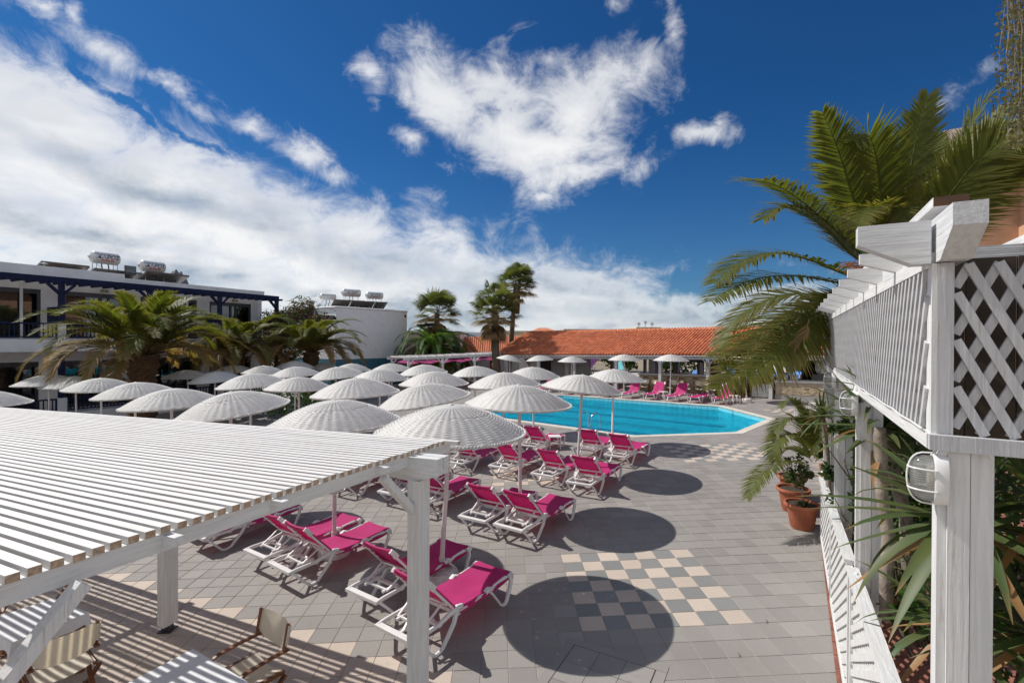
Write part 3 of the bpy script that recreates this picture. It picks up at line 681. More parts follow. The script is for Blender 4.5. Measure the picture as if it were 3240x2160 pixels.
panel.name = 'side_screen'; lattice(panel, FPt(YC+.03), FV, (YE-YC)/.8545, ZL+.01, ZH-.005, FN, .036, .020, .104, 'weathered_wood')
endp = thing('end_screen', None, None, (0, 0, 0)); endp.parent = rp
lattice(endp, cc+RX*.085-FV*.01, RX, 1.75, ZL+.02, ZH-.0, -FV, .037, .018, .104, 'weathered_wood', off=.05)
# rafters with cut ends over the fence line
ys = [2.98, 3.62, 4.25, 4.90, 5.55, 6.2, 6.85, 7.5, 8.15, 8.8, 9.3]
for y in ys:
    a = Z(FPt(y, .21), ZH+.125); b = Z(FPt(y, -2.6), ZH+.125); fbar('rafter', a, b, .055, .14, 'painted_wood_y', cut0=.22)
a = Z(FPt(YC+.02, .30), ZH+.115); b = Z(cc-RX*.01+FV*.02, ZH+.115); fbar('rafter', a, b, .10, .21, 'weathered_beam', cut0=.22)
a = Z(cc+RX*.065-FV*.30, ZH+.125); b = Z(cc+RX*.065+FV*5.5, ZH+.125); fbar('beam', a, b, .115, .22, 'weathered_beam_f', cut0=.20)
for o in (.06, .62, 1.15):                                  # boards on top, brown sawn ends
    a = Z(cc+RX*o-FV*.03, ZH+.305 if o < .3 else ZH+.225); b = Z(cc+RX*o+FV*6.8, ZH+.305 if o < .3 else ZH+.225); ob = fbar('top_board', a, b, .13, .045, 'painted_wood_x')
    ob.data.materials.append(MATS['hide_brown'])
    for p in ob.data.polygons:
        if p.normal.dot(FV) < -.9: p.material_index = 1
for k in range(9):
    m = MB(); a = cc+RX*(.75+k*.5)+FV*.03; a.z = ZH+.15; 
# boards of the wall behind the end screen
bw = thing('board_wall', 'dark brown board wall standing behind the end lattice screen', 'wall', tuple(Z(cc+FV*.42+RX*.1, 3.2)))
for k in range(9):
    m = MB(); a = cc+FV*(.42+rng(0, .01))+RX*(.12+k*.2); m.box((a.x, a.y, (ZL+ZH)/2-.02), RX*.097, FV*.012, (0, 0, (ZH-ZL)/2+.10)); m.build('board', 'dark_boards' if k not in (4, 5) else 'grey_paint', bw)
# low lattice fence between the posts
lf = thing('lattice_fence', 'low white lattice fence with sloping laths between the pergola posts', 'fence', (*FPt(3.0)[:2], gz(3, 3)))
for k in range(3):
    y0, y1 = PY[k]+.10, PY[k+1]-.08
    if k == 0: y0 = 2.6
    A, B = FPt(y0, .05), FPt(y1, .05); zb = gz(A.x, A.y)+.10; zt_ = 1.62; zr = 1.80-.085*(y0-2.9); zr2 = 1.80-.085*(y1-2.9); zt_ = (zr+zr2)/2-.02
    p = thing('fence_panel', None, None, (0, 0, 0)); p.parent = lf
    Lh = (B-A).length
    fbar('top_rail', Z(A, zr+.03), Z(B, zr2+.03), .10, .045, par=p); fbar('bottom_rail', Z(A, zb), Z(B, zb), .05, .07, par=p)
    for q in (A, B): m = MB(); zz = zr if q is A else zr2; m.box((q.x, q.y, (zb+zz)/2), RX*.022, FV*.04, (0, 0, (zz-zb)/2)); m.build('stile', 'painted_wood_z', p)
    lattice(p, A, FV, Lh, zb+.03, zt_, FN, .060, .014, .243, 'painted_wood_x', run=1.73)
# bulkhead lamps on the posts
def lamp(y, z, lab):
    c = FPt(y, -.05 if y < 3 else .02); o = thing('bulkhead_lamp', lab, 'lamp', (c.x, c.y, z), math.atan2(FN.y, FN.x), 'white bulkhead lamps on the pergola posts')
    # local x points out towards the terrace
    m = MB(); prof = [(.062*math.cos(a), .062*math.sin(a)) for a in [math.pi*2*k/24 for k in range(24)]]
    def ring(x, sx, sy): return [(x, sy*(abs(math.cos(a))**.75)*(1 if math.cos(a) > 0 else -1), sx*(abs(math.sin(a))**.75)*(1 if math.sin(a) > 0 else -1)) for a in [math.pi*2*k/28 for k in range(28)]]
    def loft(rings, cap0=True, cap1=True):
        mb = MB(); n = 28; vs = [v for r in rings for v in r]; mb.add(vs, [(i*n+k, i*n+(k+1) % n, (i+1)*n+(k+1) % n, (i+1)*n+k) for i in range(len(rings)-1) for k in range(n)]+([tuple(range(n))] if cap0 else [])+([tuple(range((len(rings)-1)*n, len(rings)*n))] if cap1 else [])); return mb
    loft([ring(0, .118, .062), ring(.045, .122, .066), ring(.052, .118, .062)]).build('back_box', 'white_plastic', o, local=True, smooth=True)
    loft([ring(.053, .110, .055), ring(.075, .1095, .0545), ring(.09, .107, .052), ring(.105, .101, .047), ring(.118, .091, .040), ring(.128, .076, .030), ring(.134, .05, .017)], False).build('glass', 'lamp_glass', o, local=True, smooth=True)
    b = MB(); b.tube([(.05, 0, -.055), (.05, 0, .055)], .022, 12); b.tube([(.05, 0, -.075), (.05, 0, -.05)], .016, 12); b.build('bulb', 'canvas', o, local=True, smooth=True)
    for zz in (-.05, .05):
        g = MB(); g.tube([(.045+.098*math.cos(a)**.8 if math.cos(a) > 0 else .045, .067*math.sin(a), zz) for a in [-math.pi/2+math.pi*k/14 for k in range(15)]], .0045, 6); g.build('cage_bar', 'white_plastic', o, local=True, smooth=True)
    g = MB(); g.tube([(.050+.097*max(0, math.cos(a))**.55, 0, .123*math.sin(a)) for a in [-math.pi/2+math.pi*k/16 for k in range(17)]], .0045, 6); g.build('cage_bar', 'white_plastic', o, local=True, smooth=True)
    h = MB(); h.tube([(.02, .0, .11), (.0, .0, .17)], .02, 8); h.abox(-.06, .03, -.085, -.064, -.02, .02); h.build('bracket', 'white_plastic', o, local=True)
lamp(YC-.03, 3.26, 'largest white bulkhead lamp, on the nearest pergola post')
lamp(4.62, 3.31, 'white bulkhead lamp on the second pergola post, above the yucca')
lamp(6.80, 3.36, 'small white bulkhead lamp on the third post below the lattice screen')
lamp(9.00, 3.42, 'smallest white bulkhead lamp, on the farthest pergola post')
cb = MB(); pts = []
for k in range(60):
    y = YC+k*.115; p = FPt(y, .034+.002*math.sin(k*1.9)); pts.append((p.x, p.y, ZL+.030+.003*math.sin(k*1.3)))
cb.tube(pts, .006, 6); tag(cb.build('cable', 'white_plastic', smooth=True), 'white electric cable clipped along the bottom rail of the lattice screen', 'cable')
# ================================================================== wicker parasols
RAD = 1.18; RIMDROP = .43
def prof(r):                                                # height below the apex
    x = r/RAD; return RIMDROP*(.72*x**1.5+.28*x**2.6)+.0
def canopy_mesh():
    NSP = 40; sub = 6; NA = NSP*sub; NR = 50; rs = 3; nr = NR*rs
    vs = []; 
    for i in range(nr+1):
        r = .05+(RAD-.05)*i/nr; ring = i/rs; ph = math.sin(math.pi*ring)  # strand crown across
        for k in range(NA):
            a = 2*math.pi*k/NA; s = k/sub                    # spoke number
            sw = math.cos(math.pi*s)*(1 if int(ring+.0001) % 2 == 0 else -1)
            amp = min(1, r/.35)
            spoke = max(0, math.cos(2*math.pi*s))
            z = -prof(r)+amp*(.010*abs(ph)+.006*sw*abs(ph))+.012*math.cos(2*math.pi*s)*.5*amp*(.5+.5*r/RAD)
            z += .012*mnoise.noise(Vector((r*3*math.cos(a), r*3*math.sin(a), 1)))+.0025*mnoise.noise(Vector((r*40*math.cos(a), r*40*math.sin(a), 5)))
            z += (-.008 if abs(r-.62) < .015 else 0)
            vs.append((r*math.cos(a), r*math.sin(a), z))
    n = NA; fs = [(i*n+k, (i+1)*n+k, (i+1)*n+(k+1) % n, i*n+(k+1) % n) for i in range(nr) for k in range(n)
                  if not (i % rs == 1 and k % sub in (0,) and random.random() < .04 and i > 24)]
    m = MB(); m.add(vs, fs); return m
um = thing('wicker_parasol', 'nearest white wicker parasol in front of the slatted pergola end', 'parasol')
c = canopy_mesh().build('canopy', 'wicker', um, smooth=True, fix=False)
def braid():
    m = MB(); K = 150
    for s in range(3):
        pts = []; n = K*2
        for k in range(n+1):
            a = 2*math.pi*k/n; w = a*48+2*math.pi*s/3; pts.append(((RAD+.008+.020*math.cos(w))*math.cos(a), (RAD+.008+.020*math.cos(w))*math.sin(a), -RIMDROP-.006+.018*math.sin(w)))
        m.tube(pts, .011, 5, cap=False)
    return m
b = braid().build('rim', 'wicker', c, smooth=True, fix=False)
rb = MB()
for k in range(18):
    a = 2*math.pi*k/18; rb.tube([(r*math.cos(a), r*math.sin(a), -prof(r)-.028) for r in (.03, .4, .8, 1.15)], .009, 5)
for rr in (.45, .85): rb.tube([(rr*math.cos(2*math.pi*k/36), rr*math.sin(2*math.pi*k/36), -prof(rr)-.035) for k in range(37)], .008, 5)
rb.build('ribs', 'pole_paint', c, smooth=True, fix=False)
f = MB(); f.lathe([(.001, .022), (.035, .016), (.055, .0), (.06, -.02)], 14); f.build('cap', 'wicker', c, smooth=True)
pm = MB(); pm.tube([(0, 0, 0), (0, 0, .15), (0, 0, .151), (0, 0, .6), (0, 0, 1)], [.052, .050, .040, .037, .034], 12); pole = pm.build('pole', 'pole_paint', um, smooth=True)
bm_ = MB(); bm_.lathe([(.001, .0), (.29, .0), (.295, .03), (.285, .19), (.26, .225), (.09, .24), (.001, .24)], 28); base = bm_.build('base', 'concrete_white', um, smooth=True)
register(um)
UMB = [('U1', -0.8, 7.78, 2.856, 1.18, 0, -0.97, 7.9), ('U2', 0.41, 10.94, 2.886, 1.18, -1, 0.45, 10.6), ('U3', 2.39, 13.99, 2.898, 1.16, -5, 2.12, 13.3), ('U4', 4.11, 17.45, 2.857, 1.13, 0, 3.7, 15.9), ('U5', 0.1, 15.87, 2.83, 1.17, 2, 0.07, 15.84), ('U6', 1.33, 20.27, 2.761, 1.13, 0, 1.39, 20.26), ('U7', -1.22, 22.35, 2.675, 1.14, 3, -1.18, 22.35), ('a', -3.16, 9.22, 2.75, 1.18, 2, -3.14, 9.18), ('b', -4.26, 14.15, 2.765, 1.22, 3, -4.24, 14.19), ('c', -2.03, 12.35, 2.764, 1.17, 9, -2.02, 12.37), ('d', -5.2, 20.78, 2.615, 1.18, 0, -5.18, 20.73), ('e', -7.54, 22.15, 2.615, 1.23, 6, -7.51, 22.16), ('f', -2.37, 17.09, 2.77, 1.19, 1, -2.4, 17.04), ('g', -7.49, 18.0, 2.484, 1.15, 0, -7.45, 18.0), ('h', -10.52, 24.78, 2.467, 1.22, 4, -10.5, 24.83), ('i', -14.0, 33.02, 2.383, 1.23, 0, -13.98, 33.07), ('j', -13.45, 36.48, 2.077, 1.13, 0, -13.46, 36.52), ('k', -9.49, 30.84, 2.33, 1.14, 0, -9.5, 30.89), ('l', -6.2, 26.78, 2.548, 1.18, 5, -6.16, 26.73), ('m', -3.88, 23.89, 2.646, 1.18, 4, -3.93, 23.86), ('n', -9.12, 13.53, 2.503, 1.18, 3, -9.07, 13.52), ('o', -6.35, 11.47, 2.648, 1.19, 8, -6.34, 11.44), ('p', -9.8, 19.09, 2.532, 1.23, 5, -9.8, 19.08), ('q', -14.24, 24.3, 2.242, 1.17, 5, -14.26, 24.31), ('r', -14.39, 29.51, 2.25, 1.19, 0, -14.38, 29.56), ('s', -17.46, 31.95, 2.155, 1.21, 0, -17.44, 32.0), ('t', -17.6, 27.43, 2.109, 1.18, 0, -17.56, 27.49), ('u', -12.47, 16.71, 2.382, 1.19, 3, -12.45, 16.67), ('v', -16.39, 20.07, 2.243, 1.2, 0, -16.34, 20.13), ('w', -19.24, 22.21, 2.146, 1.22, 0, -19.19, 22.22), ('x', -20.38, 22.18, 2.216, 1.23, 0, -20.36, 22.14), ('y', -20.4, 27.0, 2.263, 1.25, 0, -20.4, 27.0), ('A', 0.75, 39.99, 2.613, 1.07, -9, 0.73, 39.94), ('B', 3.06, 38.44, 2.663, 1.07, 4, 3.1, 38.49), ('C', 5.46, 36.88, 2.638, 1.07, 0, 5.41, 36.92), ('D', 8.44, 32.81, 2.939, 1.07, 0, 8.43, 32.77), ('E', 10.76, 30.26, 3.03, 1.07, 0, 10.74, 30.29), ('F', 14.02, 27.29, 3.12, 1.07, 0, 14.06, 27.23), ('z', -16.68, 15.83, 2.19, 1.18, 0, -16.68, 15.83)]
ULAB = dict(
U1='nearest white wicker parasol beside the end of the slatted pergola', U2='white wicker parasol overhanging the near edge of the pool, its centre over blue water',
U3='white wicker parasol tilted to the right before the pool, on a slanted pole', U4='white wicker parasol beside the pool, highest of the near group on the right',
U5='white wicker parasol behind the one over the near pool edge', U6='white wicker parasol in front of the far pink loungers left of the pool',
U7='white wicker parasol in front of the brown palm trunk and lattice railing', a='big white wicker parasol just beyond the far edge of the slatted roof',
b='wide white wicker parasol above a sunny gap of paving, third from the camera', c='steeply tilted white wicker parasol between the two nearest ones',
d='white wicker parasol below the white building with the blue band, ribs showing', e='slightly tilted white wicker parasol left of the blue band of the white building',
f='white wicker parasol in front of the pink-draped pergola posts', g='white wicker parasol on a thick short pole above dark planting', h='white wicker parasol below the brown fronds of the rightmost palm clump',
i='small white wicker parasol highest against the palm clump', j='small white wicker parasol left of the green shrub by the blue wall', k='white wicker parasol just below the blue wall band',
l='white wicker parasol in front of the corner of the pink-draped pergola', m='white wicker parasol in front of the second pergola post, its right rim raised', n='white wicker parasol touching the far roof edge of the slats, left of the palm trunk',
o='large tilted white wicker parasol dipping behind the slatted roof', p='white wicker parasol above the blue balustrade, right of the palm trunk', q='white wicker parasol right of the palm trunk in front of dark glass',
r='white wicker parasol under the brown palm fronds, pale underside showing', s='small white wicker parasol partly shaded by palm fronds', t='shaded grey-looking wicker parasol under the palm, right of its trunk',
u='white wicker parasol overlapping the foot of the big palm', v='white wicker parasol left of the palm, in front of a white pillar', w='white wicker parasol second from the left of the front row',
x='leftmost fully visible white wicker parasol, before the ground-floor window', y='white wicker parasol half hidden behind the big palm trunk', A='far white parasol tilted down to the right beside the brown palm trunk',
B='far white parasol in front of the white post left of the green slide', C='far white parasol in front of the green and pink slides', D='far white parasol above the upright pink lounger nearest the slides',
E='far white parasol standing between two upright pink loungers', F='far white parasol partly hidden behind hanging palm fronds', z='white wicker parasol cut off by the left edge, low over the slats')
for n, (key, ax, ay, az_, rad, tl, bx, by) in enumerate(UMB):
    o = um if n == 0 else copy_tree(um)
    o['label'] = ULAB[key]; o['category'] = 'parasol'; o['group'] = 'white wicker parasols over the sun loungers'
    zb = gz(bx, by); o.location = (bx, by, zb)
    ch = {q.name.split('.')[0]: q for q in COL.objects if q.parent == o} if False else None
    kids = [q for q in o.children] if n == 0 else None
    o['_k'] = n
def place_umbrellas():
    bpy.context.view_layer.update()
    for o in list(COL.objects):
        if '_k' not in o.keys(): continue
        key, ax, ay, az_, rad, tl, bx, by = UMB[o['_k']]; zb = gz(bx, by); d = Vector((ax-bx, ay-by, az_-zb))
        for q in o.children:
            nm = q.name.split('.')[0]
            if nm == 'canopy':
                q.location = d; s = rad/RAD; q.scale = (s, s, s); tx = rng(-1.5, 1.5)
                vd = Vector((ax, ay, 0)).normalized(); q.rotation_mode = 'QUATERNION'
                from mathutils import Quaternion
                q.rotation_quaternion = Quaternion(Vector((vd.x, vd.y, 0)), R(-tl)) @ Quaternion(Vector((vd.y, -vd.x, 0)), R(tx)) @ Quaternion((0, 0, 1), rng(0, 6.28))
            elif nm == 'pole':
                q.rotation_mode = 'QUATERNION'; q.rotation_quaternion = d.normalized().to_track_quat('Z', 'Y'); q.scale = (1, 1, d.length-.02); q.location = (0, 0, 0)
        del o['_k']
place_umbrellas()
# ================================================================== sun loungers
def make_lounger(ang, lab):
    o = thing('sun_lounger', lab, 'sun lounger'); X = .335; HY = .76; L = 1.93
    # y runs from the head end (0) to the foot end; z up
    for s in (-1, 1):
        m = MB(); x = s*X
        m.ftube([(x, -.02, .325), (x, .10, .335), (x, .40, .335), (x, .62, .375), (x, .76, .40), (x, .86, .385)], [.055, .05, .045, .05, .06, .04], [.05, .055, .05, .06, .07, .05], (1, 0, 0))
        m.build('arm', 'white_plastic', o, local=True, smooth=True)
        m = MB(); m.ftube([(x*.98, .78, .345), (x*.98, 1.1, .335), (x*.98, 1.5, .345), (x*.98, 1.80, .365), (x*.98, 1.93, .355)], .04, .045, (1, 0, 0)); m.build('side_rail', 'white_plastic', o, local=True, smooth=True)
        for (ya, yb, yg, ta, tb) in ((.00, .74, .33, .055, .035), (1.90, 1.40, 1.72, .060, .035)):
            m = MB(); e = s*.03
            if yg < 1: P = [(x, .76, .39), (x+e, .66, .25), (x+e, .44, .03), (x+e, .375, .012), (x+e, .31, .012), (x+e, .27, .03), (x+e, .09, .23), (x, .0, .325)]; wd = [.06, .055, .048, .045, .045, .045, .04, .05]
            else: P = [(x, 1.93, .36), (x+e, 1.90, .26), (x+e, 1.79, .04), (x+e, 1.745, .012), (x+e, 1.70, .012), (x+e, 1.65, .03), (x+e, 1.47, .27), (x, 1.40, .355)]; wd = [.07, .06, .052, .045, .042, .036, .032, .05]
            m.ftube(P, wd, [q*.9 for q in wd], (1, 0, 0)); m.build('leg', 'white_plastic', o, local=True, smooth=True)
        m = MB(); m.ftube([(x*1.02, 1.33, .345), (x*1.03, 1.40, .375), (x*1.02, 1.47, .345)], .075, .05, (1, 0, 0)); m.ftube([(x*1.02, 1.86, .36), (x*1.02, 1.93, .375), (x*1.0, 1.975, .345)], .07, .055, (1, 0, 0)); m.build('knuckle', 'white_plastic', o, local=True, smooth=True)
    m = MB(); m.bar((-X-.02, -.01, .325), (X+.02, -.01, .325), .085, .045); m.build('head_bar', 'white_plastic', o, local=True)
    m = MB()
    for y, z in ((.45, .31), (.80, .30), (1.40, .315), (1.92, .33)): m.bar((-X, y, z), (X, y, z), .05, .035)
    m.build('cross_bar', 'white_plastic', o, local=True)
    # seat sling: wraps over the side rails
    def sling(y0, y1, n, zf, hem):
        xs = [-.345, -.350, -.335, -.28, -.14, 0, .14, .28, .335, .350, .345]; zz = [-hem, -.018, .004, .006, -.004, -.010, -.004, .006, .004, -.018, -hem]
        vs = []
        for i in range(n+1):
            y = y0+(y1-y0)*i/n; z = zf(i/n)
            for x, q in zip(xs, zz): vs.append((x*(1-.012*math.sin(i*1.7)), y, z+q))
        w = len(xs); return vs, [(i*w+k, i*w+k+1, (i+1)*w+k+1, (i+1)*w+k) for i in range(n) for k in range(w-1)], w
    vs, fs, w = sling(.80, 1.955, 14, lambda t: .385-.022*math.sin(math.pi*t)+(.012 if t > .9 else 0), .080)
    k = len(vs)-w; vs += [(v[0], 1.985, v[2]-.05) for v in vs[k:]]; fs += [(k+i, k+i+1, k+w+i+1, k+w+i) for i in range(w-1)]
    m = MB(); m.add(vs, fs); m.build('seat', 'magenta_cloth', o, local=True, smooth=True)
    # backrest
    ca, sa = math.cos(R(ang)), math.sin(R(ang)); bl = .74
    bp = lambda x, d, q: (x, HY+.02-d*ca+q*sa, .375+d*sa+q*ca)     # d up the back, q out of its front
    m = MB(); vs = []; xs = [-.345, -.35, -.32, -.16, 0, .16, .32, .35, .345]; zz = [-.05, -.01, .006, -.012, -.02, -.012, .006, -.01, -.05]
    for i in range(9):
        d = bl*i/8; tp = 1-.05*(i/8)**3
        for x, q in zip(xs, zz): vs.append(bp(x*tp, d, q))
    w = len(xs)
    vs += [bp(x*.94, bl+.022, q-.004) for x, q in zip(xs, zz)]+[bp(x*.94, bl+.030, q-.03) for x, q in zip(xs, zz)]+[bp(x*.93, bl+.008, q*.3-.056) for x, q in zip(xs, zz)]+[bp(x*.93, bl-.07, q*.3-.058) for x, q in zip(xs, zz)]
    m.add(vs, [(i*w+k, i*w+k+1, (i+1)*w+k+1, (i+1)*w+k) for i in range(12) for k in range(w-1)]); m.build('backrest', 'magenta_cloth', o, local=True, smooth=True)
    fr = MB()
    for s in (-1, 1): fr.ftube([bp(s*.33, 0, -.035), bp(s*.335, .25, -.04), bp(s*.33, .55, -.04), bp(s*.325, .70, -.035)], .03, .035, (1, 0, 0))
    fr.bar(bp(-.32, .22, -.05), bp(.32, .22, -.05), .035, .03); fr.bar(bp(-.32, .02, -.04), bp(.32, .02, -.04), .05, .03)
    fr.build('back_frame', 'white_plastic', o, local=True, smooth=True)
    for s in (-1, 1):
        m = MB(); P = [(s*.285, .60), (s*.30, .70), (s*.305, .765), (s*.345, .775), (s*.37, .73), (s*.365, .62), (s*.335, .58)]
        a = [bp(x, d, .004) for x, d in P]; b = [bp(x, d, -.062) for x, d in P]; nP_ = len(P); m.add(a+b, [tuple(range(nP_)), tuple(reversed(range(nP_, 2*nP_)))]+[(i, (i+1) % nP_, nP_+(i+1) % nP_, nP_+i) for i in range(nP_)]); m.build('corner_cap', 'white_plastic', o, local=True)
        m = MB()
        for k in range(5): m.bar(bp(s*.20, .08+k*.11, -.03), bp(s*.335, .10+k*.11, -.045), .012, .006)
        m.build('lacing', 'magenta_cloth', o, local=True)
    sp = MB(); hy = .24 if ang > 20 else .35
    for s in (-1, 1):
        P0 = bp(s*.26, .26, -.05); sp.ftube([P0, (s*.25, (P0[1]+hy)/2+.02, (P0[2]+.36)/2), (s*.24, hy, .355)], .03, .022, (1, 0, 0))
    sp.bar((-.25, hy, .355), (.25, hy, .355), .03, .025)
    for s in (-1, 1): sp.bar((s*.20, hy-.06, .345), (s*.20, hy+.22, .345), .035, .03)
    sp.build('prop', 'white_plastic', o, local=True, smooth=True)
    register(o); return o
GL = 'magenta sun loungers with white frames'
HD = math.atan2(-.596, .803)                                # heading of the near loungers (foot end towards the pool)
up48 = make_lounger(49, ''); flat = make_lounger(2.5, ''); up58 = make_lounger(57, '')
used = set()
def lounger(x, y, hd, lab, proto, cx=0, cy=.33, z=None):
    o = proto if proto.name not in used else copy_tree(proto); used.add(proto.name)
    o.location = (x+math.sin(hd)*cy, y-math.cos(hd)*cy, 0); p = o.location; p.z = gz(x-math.sin(hd)*.6, y+math.cos(hd)*.6); o.location = p
    # lie on the slope of the paving
    n = Vector((-GX, -GY, 1)).normalized(); q = Vector((0, 0, 1)).rotation_difference(n) @ Euler((0, 0, hd)).to_quaternion(); o.rotation_mode = 'QUATERNION'; o.rotation_quaternion = q
    o.location.z = gz(o.location.x, o.location.y)
    o['label'] = lab; o['group'] = GL; o['category'] = 'sun lounger'; return o
NEARL = [(-1.08, 6.28, 'nearest magenta lounger, behind the pergola post, a shadow line across its seat'),
 (-1.76, 7.25, 'shaded magenta lounger left of the nearest one, at the same parasol pole'),
 (-3.39, 8.25, 'magenta lounger in full sun left of the pergola post, second row from the camera'),
 (-4.09, 8.83, 'dark shaded magenta lounger just left of the sunny one'),
 (-4.00, 12.9, 'magenta lounger seen through the gap under the pergola edge'), (-4.75, 13.55, 'magenta lounger farthest left of those seen under the pergola edge'),
 (-2.52, 12.03, 'magenta lounger whose white frame shows left of the pergola post brace'), (-1.72, 11.28, 'magenta lounger directly behind the top of the pergola post'),
 (-.36, 10.09, 'left magenta lounger of the pair right of the pergola post'), (.38, 9.55, 'right magenta lounger of the pair right of the pergola post, seat in bright sun'),
 (1.33, 13.09, 'left magenta lounger of the pair behind the sunlit pair'), (2.16, 12.2, 'right magenta lounger of the pair beside the second round shadow'),
 (2.90, 15.85, 'magenta lounger at the pool edge in front of the ladder'), (3.70, 14.85, 'magenta lounger right of the ladder, nearest the far checkered tiles'),
 (1.15, 16.75, 'magenta lounger close to the pool edge under the parasol over the water'), (.30, 17.55, 'magenta lounger at the pool edge left of its upright neighbour'),
 (-1.19, 14.77, 'left magenta lounger just beyond the nearest parasol rim'), (.16, 14.08, 'magenta lounger beyond the nearest parasol rim, right of its pair'),
 (-7.4, 14.6, 'magenta lounger glimpsed below the large tilted parasol'), (-8.1, 15.3, 'magenta lounger glimpsed left of the thick parasol pole, farther away'),
 (-7.6, 16.8, 'magenta lounger glimpsed beside the thick short parasol pole'), (-3.1, 16.2, 'magenta lounger mostly hidden under the middle parasols')]
for x, y, lab in NEARL: lounger(x, y, HD+rng(-.04, .04), lab, up48)
lounger(-5.7, 9.8, HD, 'flat magenta lounger partly under the slatted roof edge', flat); lounger(-6.42, 10.5, HD, 'flat magenta lounger farthest left beside the other flat one', flat)
HB = math.atan2(.75, -.66)                                  # across the pool: foot end towards the water
for x, y, lab, pr in ((9.05, 31.75, 'upright pink lounger across the pool below the fourth far parasol', up58), (10.35, 30.85, 'upright pink lounger across the pool left of the far parasol pole', up58),
     (11.35, 29.55, 'upright pink lounger across the pool right of the far parasol pole', up58), (12.35, 28.65, 'flat pink lounger across the pool behind the hanging frond tips', flat),
     (13.35, 27.8, 'rightmost upright pink lounger across the pool beside white stools', up58), (7.9, 32.9, 'flat pink lounger across the pool left of the upright ones', flat),
     (5.6, 35.2, 'flat pink lounger across the pool behind the tilted parasol', flat), (6.5, 34.5, 'flat pink lounger across the pool under the tilted parasol rim', flat),
     (3.9, 36.6, 'upright pink lounger far left across the pool with its chair back raised', up58)):
    lounger(x, y, HB+rng(-.06, .06), lab, pr)
# white square stools used as side tables
def make_stool():
    o = thing('side_table', '', 'side table'); h = .46; w = .21
    m = MB(); m.abox(-w, w, -w, w, h-.03, h); m.build('top', 'white_plastic', o, local=True)
    for sx in (-1, 1):
        for sy in (-1, 1): m = MB(); m.abox(sx*w-.02*sx-.02, sx*w-.02*sx+.02, sy*w-.02*sy-.02, sy*w-.02*sy+.02, 0, h-.031); m.build('leg', 'white_plastic', o, local=True)
    m = MB()
    for s in (-1, 1): m.bar((-w+.02, s*(w-.02), .2), (w-.02, s*(w-.02), .2), .02, .03); m.bar((s*(w-.02), -w+.041, .2), (s*(w-.02), w-.041, .2), .02, .03)
    m.build('stretcher', 'white_plastic', o, local=True); register(o); return o
st = make_stool()
for n, (x, y, lab) in enumerate(((13.25, 26.95, 'white square side table beside the rightmost pink lounger across the pool'), (10.25, 30.1, 'white side table between the two upright pink loungers'),
     (13.75, 21.75, 'nearer of two white square side tables behind the potted plants'), (15.15, 22.9, 'farther of two white square side tables behind the potted plants'), (1.95, 17.35, 'white side table beside the lounger at the near pool edge'), (4.9, 35.9, 'small white side table between far loungers left of the pool'))):
    o = st if n == 0 else copy_tree(st); o.location = (x, y, gz(x, y)); o.rotation_euler = (0, 0, .4*n); o['label'] = lab; o['group'] = 'white square side tables by the pool'; o['category'] = 'side table'
# ================================================================== tables and canvas chairs
def make_dchair():
    o = thing('canvas_chair', '', 'chair')                  # faces +y
    w, d = .27, .22
    for sx in (-1, 1):
        x = sx*w
        m = MB(); m.bar((x, -d, .02), (x, d, .40), .03, .045, up=(1, 0, 0)); m.build('leg', 'brown_wood', o, local=True)
        m = MB(); m.bar((x+.031*sx, d, .02), (x+.031*sx, -d, .40), .03, .045, up=(1, 0, 0)); m.build('leg', 'brown_wood', o, local=True)
        m = MB(); m.bar((x, -d-.02, .015), (x, d+.02, .015), .04, .03); m.bar((x, -d, .425), (x, d+.02, .425), .035, .04); m.build('side_rail', 'brown_wood', o, local=True)
        m = MB(); m.bar((x, -d+.02, .445), (x, -d+.02, .625), .035, .03); m.bar((x, d-.03, .445), (x, d-.03, .60), .035, .03); m.build('arm_post', 'brown_wood', o, local=True)
        m = MB(); m.ftube([(x, -d-.05, .635), (x, -.05, .64), (x, d-.02, .63), (x, d+.06, .60)], .055, .022, (1, 0, 0)); m.build('armrest', 'brown_wood', o, local=True)
        m = MB(); m.bar((x, -d, .648), (x*1.01, -d-.05, .92), .03, .03, up=(1, 0, 0)); m.build('back_post', 'brown_wood', o, local=True)
    vs = []; n = 12
    for i in range(n+1):
        t = -1+2*i/n; x = t*(w+.018); bow = -.05*(1-t*t)
        lo = .66+.05*(1-abs(t)**3)*-1.2+.06*(abs(t)**6); vs += [(x, -d-.052+bow, .925-.012*(1-t*t)), (x, -d-.040+bow, .84), (x, -d-.028+bow, .75), (x*.99, -d-.018+bow*.8, lo)]
    m = MB(); m.add(vs, [(i*4+k, i*4+k+1, (i+1)*4+k+1, (i+1)*4+k) for i in range(n) for k in range(3)]); 
    for sx in (-1, 1): m.tube([(sx*(w+.01), -d-.058, .90), (sx*(w+.005), -d-.02, .70)], .024, 8)
    m.build('back_canvas', 'canvas', o, local=True, smooth=True)
    vs = []
    for i in range(n+1):
        t = -1+2*i/n; z = .45-.055*(1-t*t); vs += [(t*w, -d+.01, z), (t*w, 0, z-.006), (t*w, d, z)]
    m = MB(); m.add(vs, [(i*3+k, i*3+k+1, (i+1)*3+k+1, (i+1)*3+k) for i in range(n) for k in range(2)]); m.build('seat_canvas', 'canvas', o, local=True, smooth=True)
    register(o); return o
dch = make_dchair(); _dn = [0]
def dchair(x, y, hd, lab, grp):
    o = dch if _dn[0] == 0 else copy_tree(dch); _dn[0] += 1
    o.location = (x, y, gz(x, y)+.006); o.rotation_euler = (0, 0, hd); o['label'] = lab; o['group'] = grp; o['category'] = 'chair'
G1 = 'brown folding chairs with cream canvas under the slatted pergola'
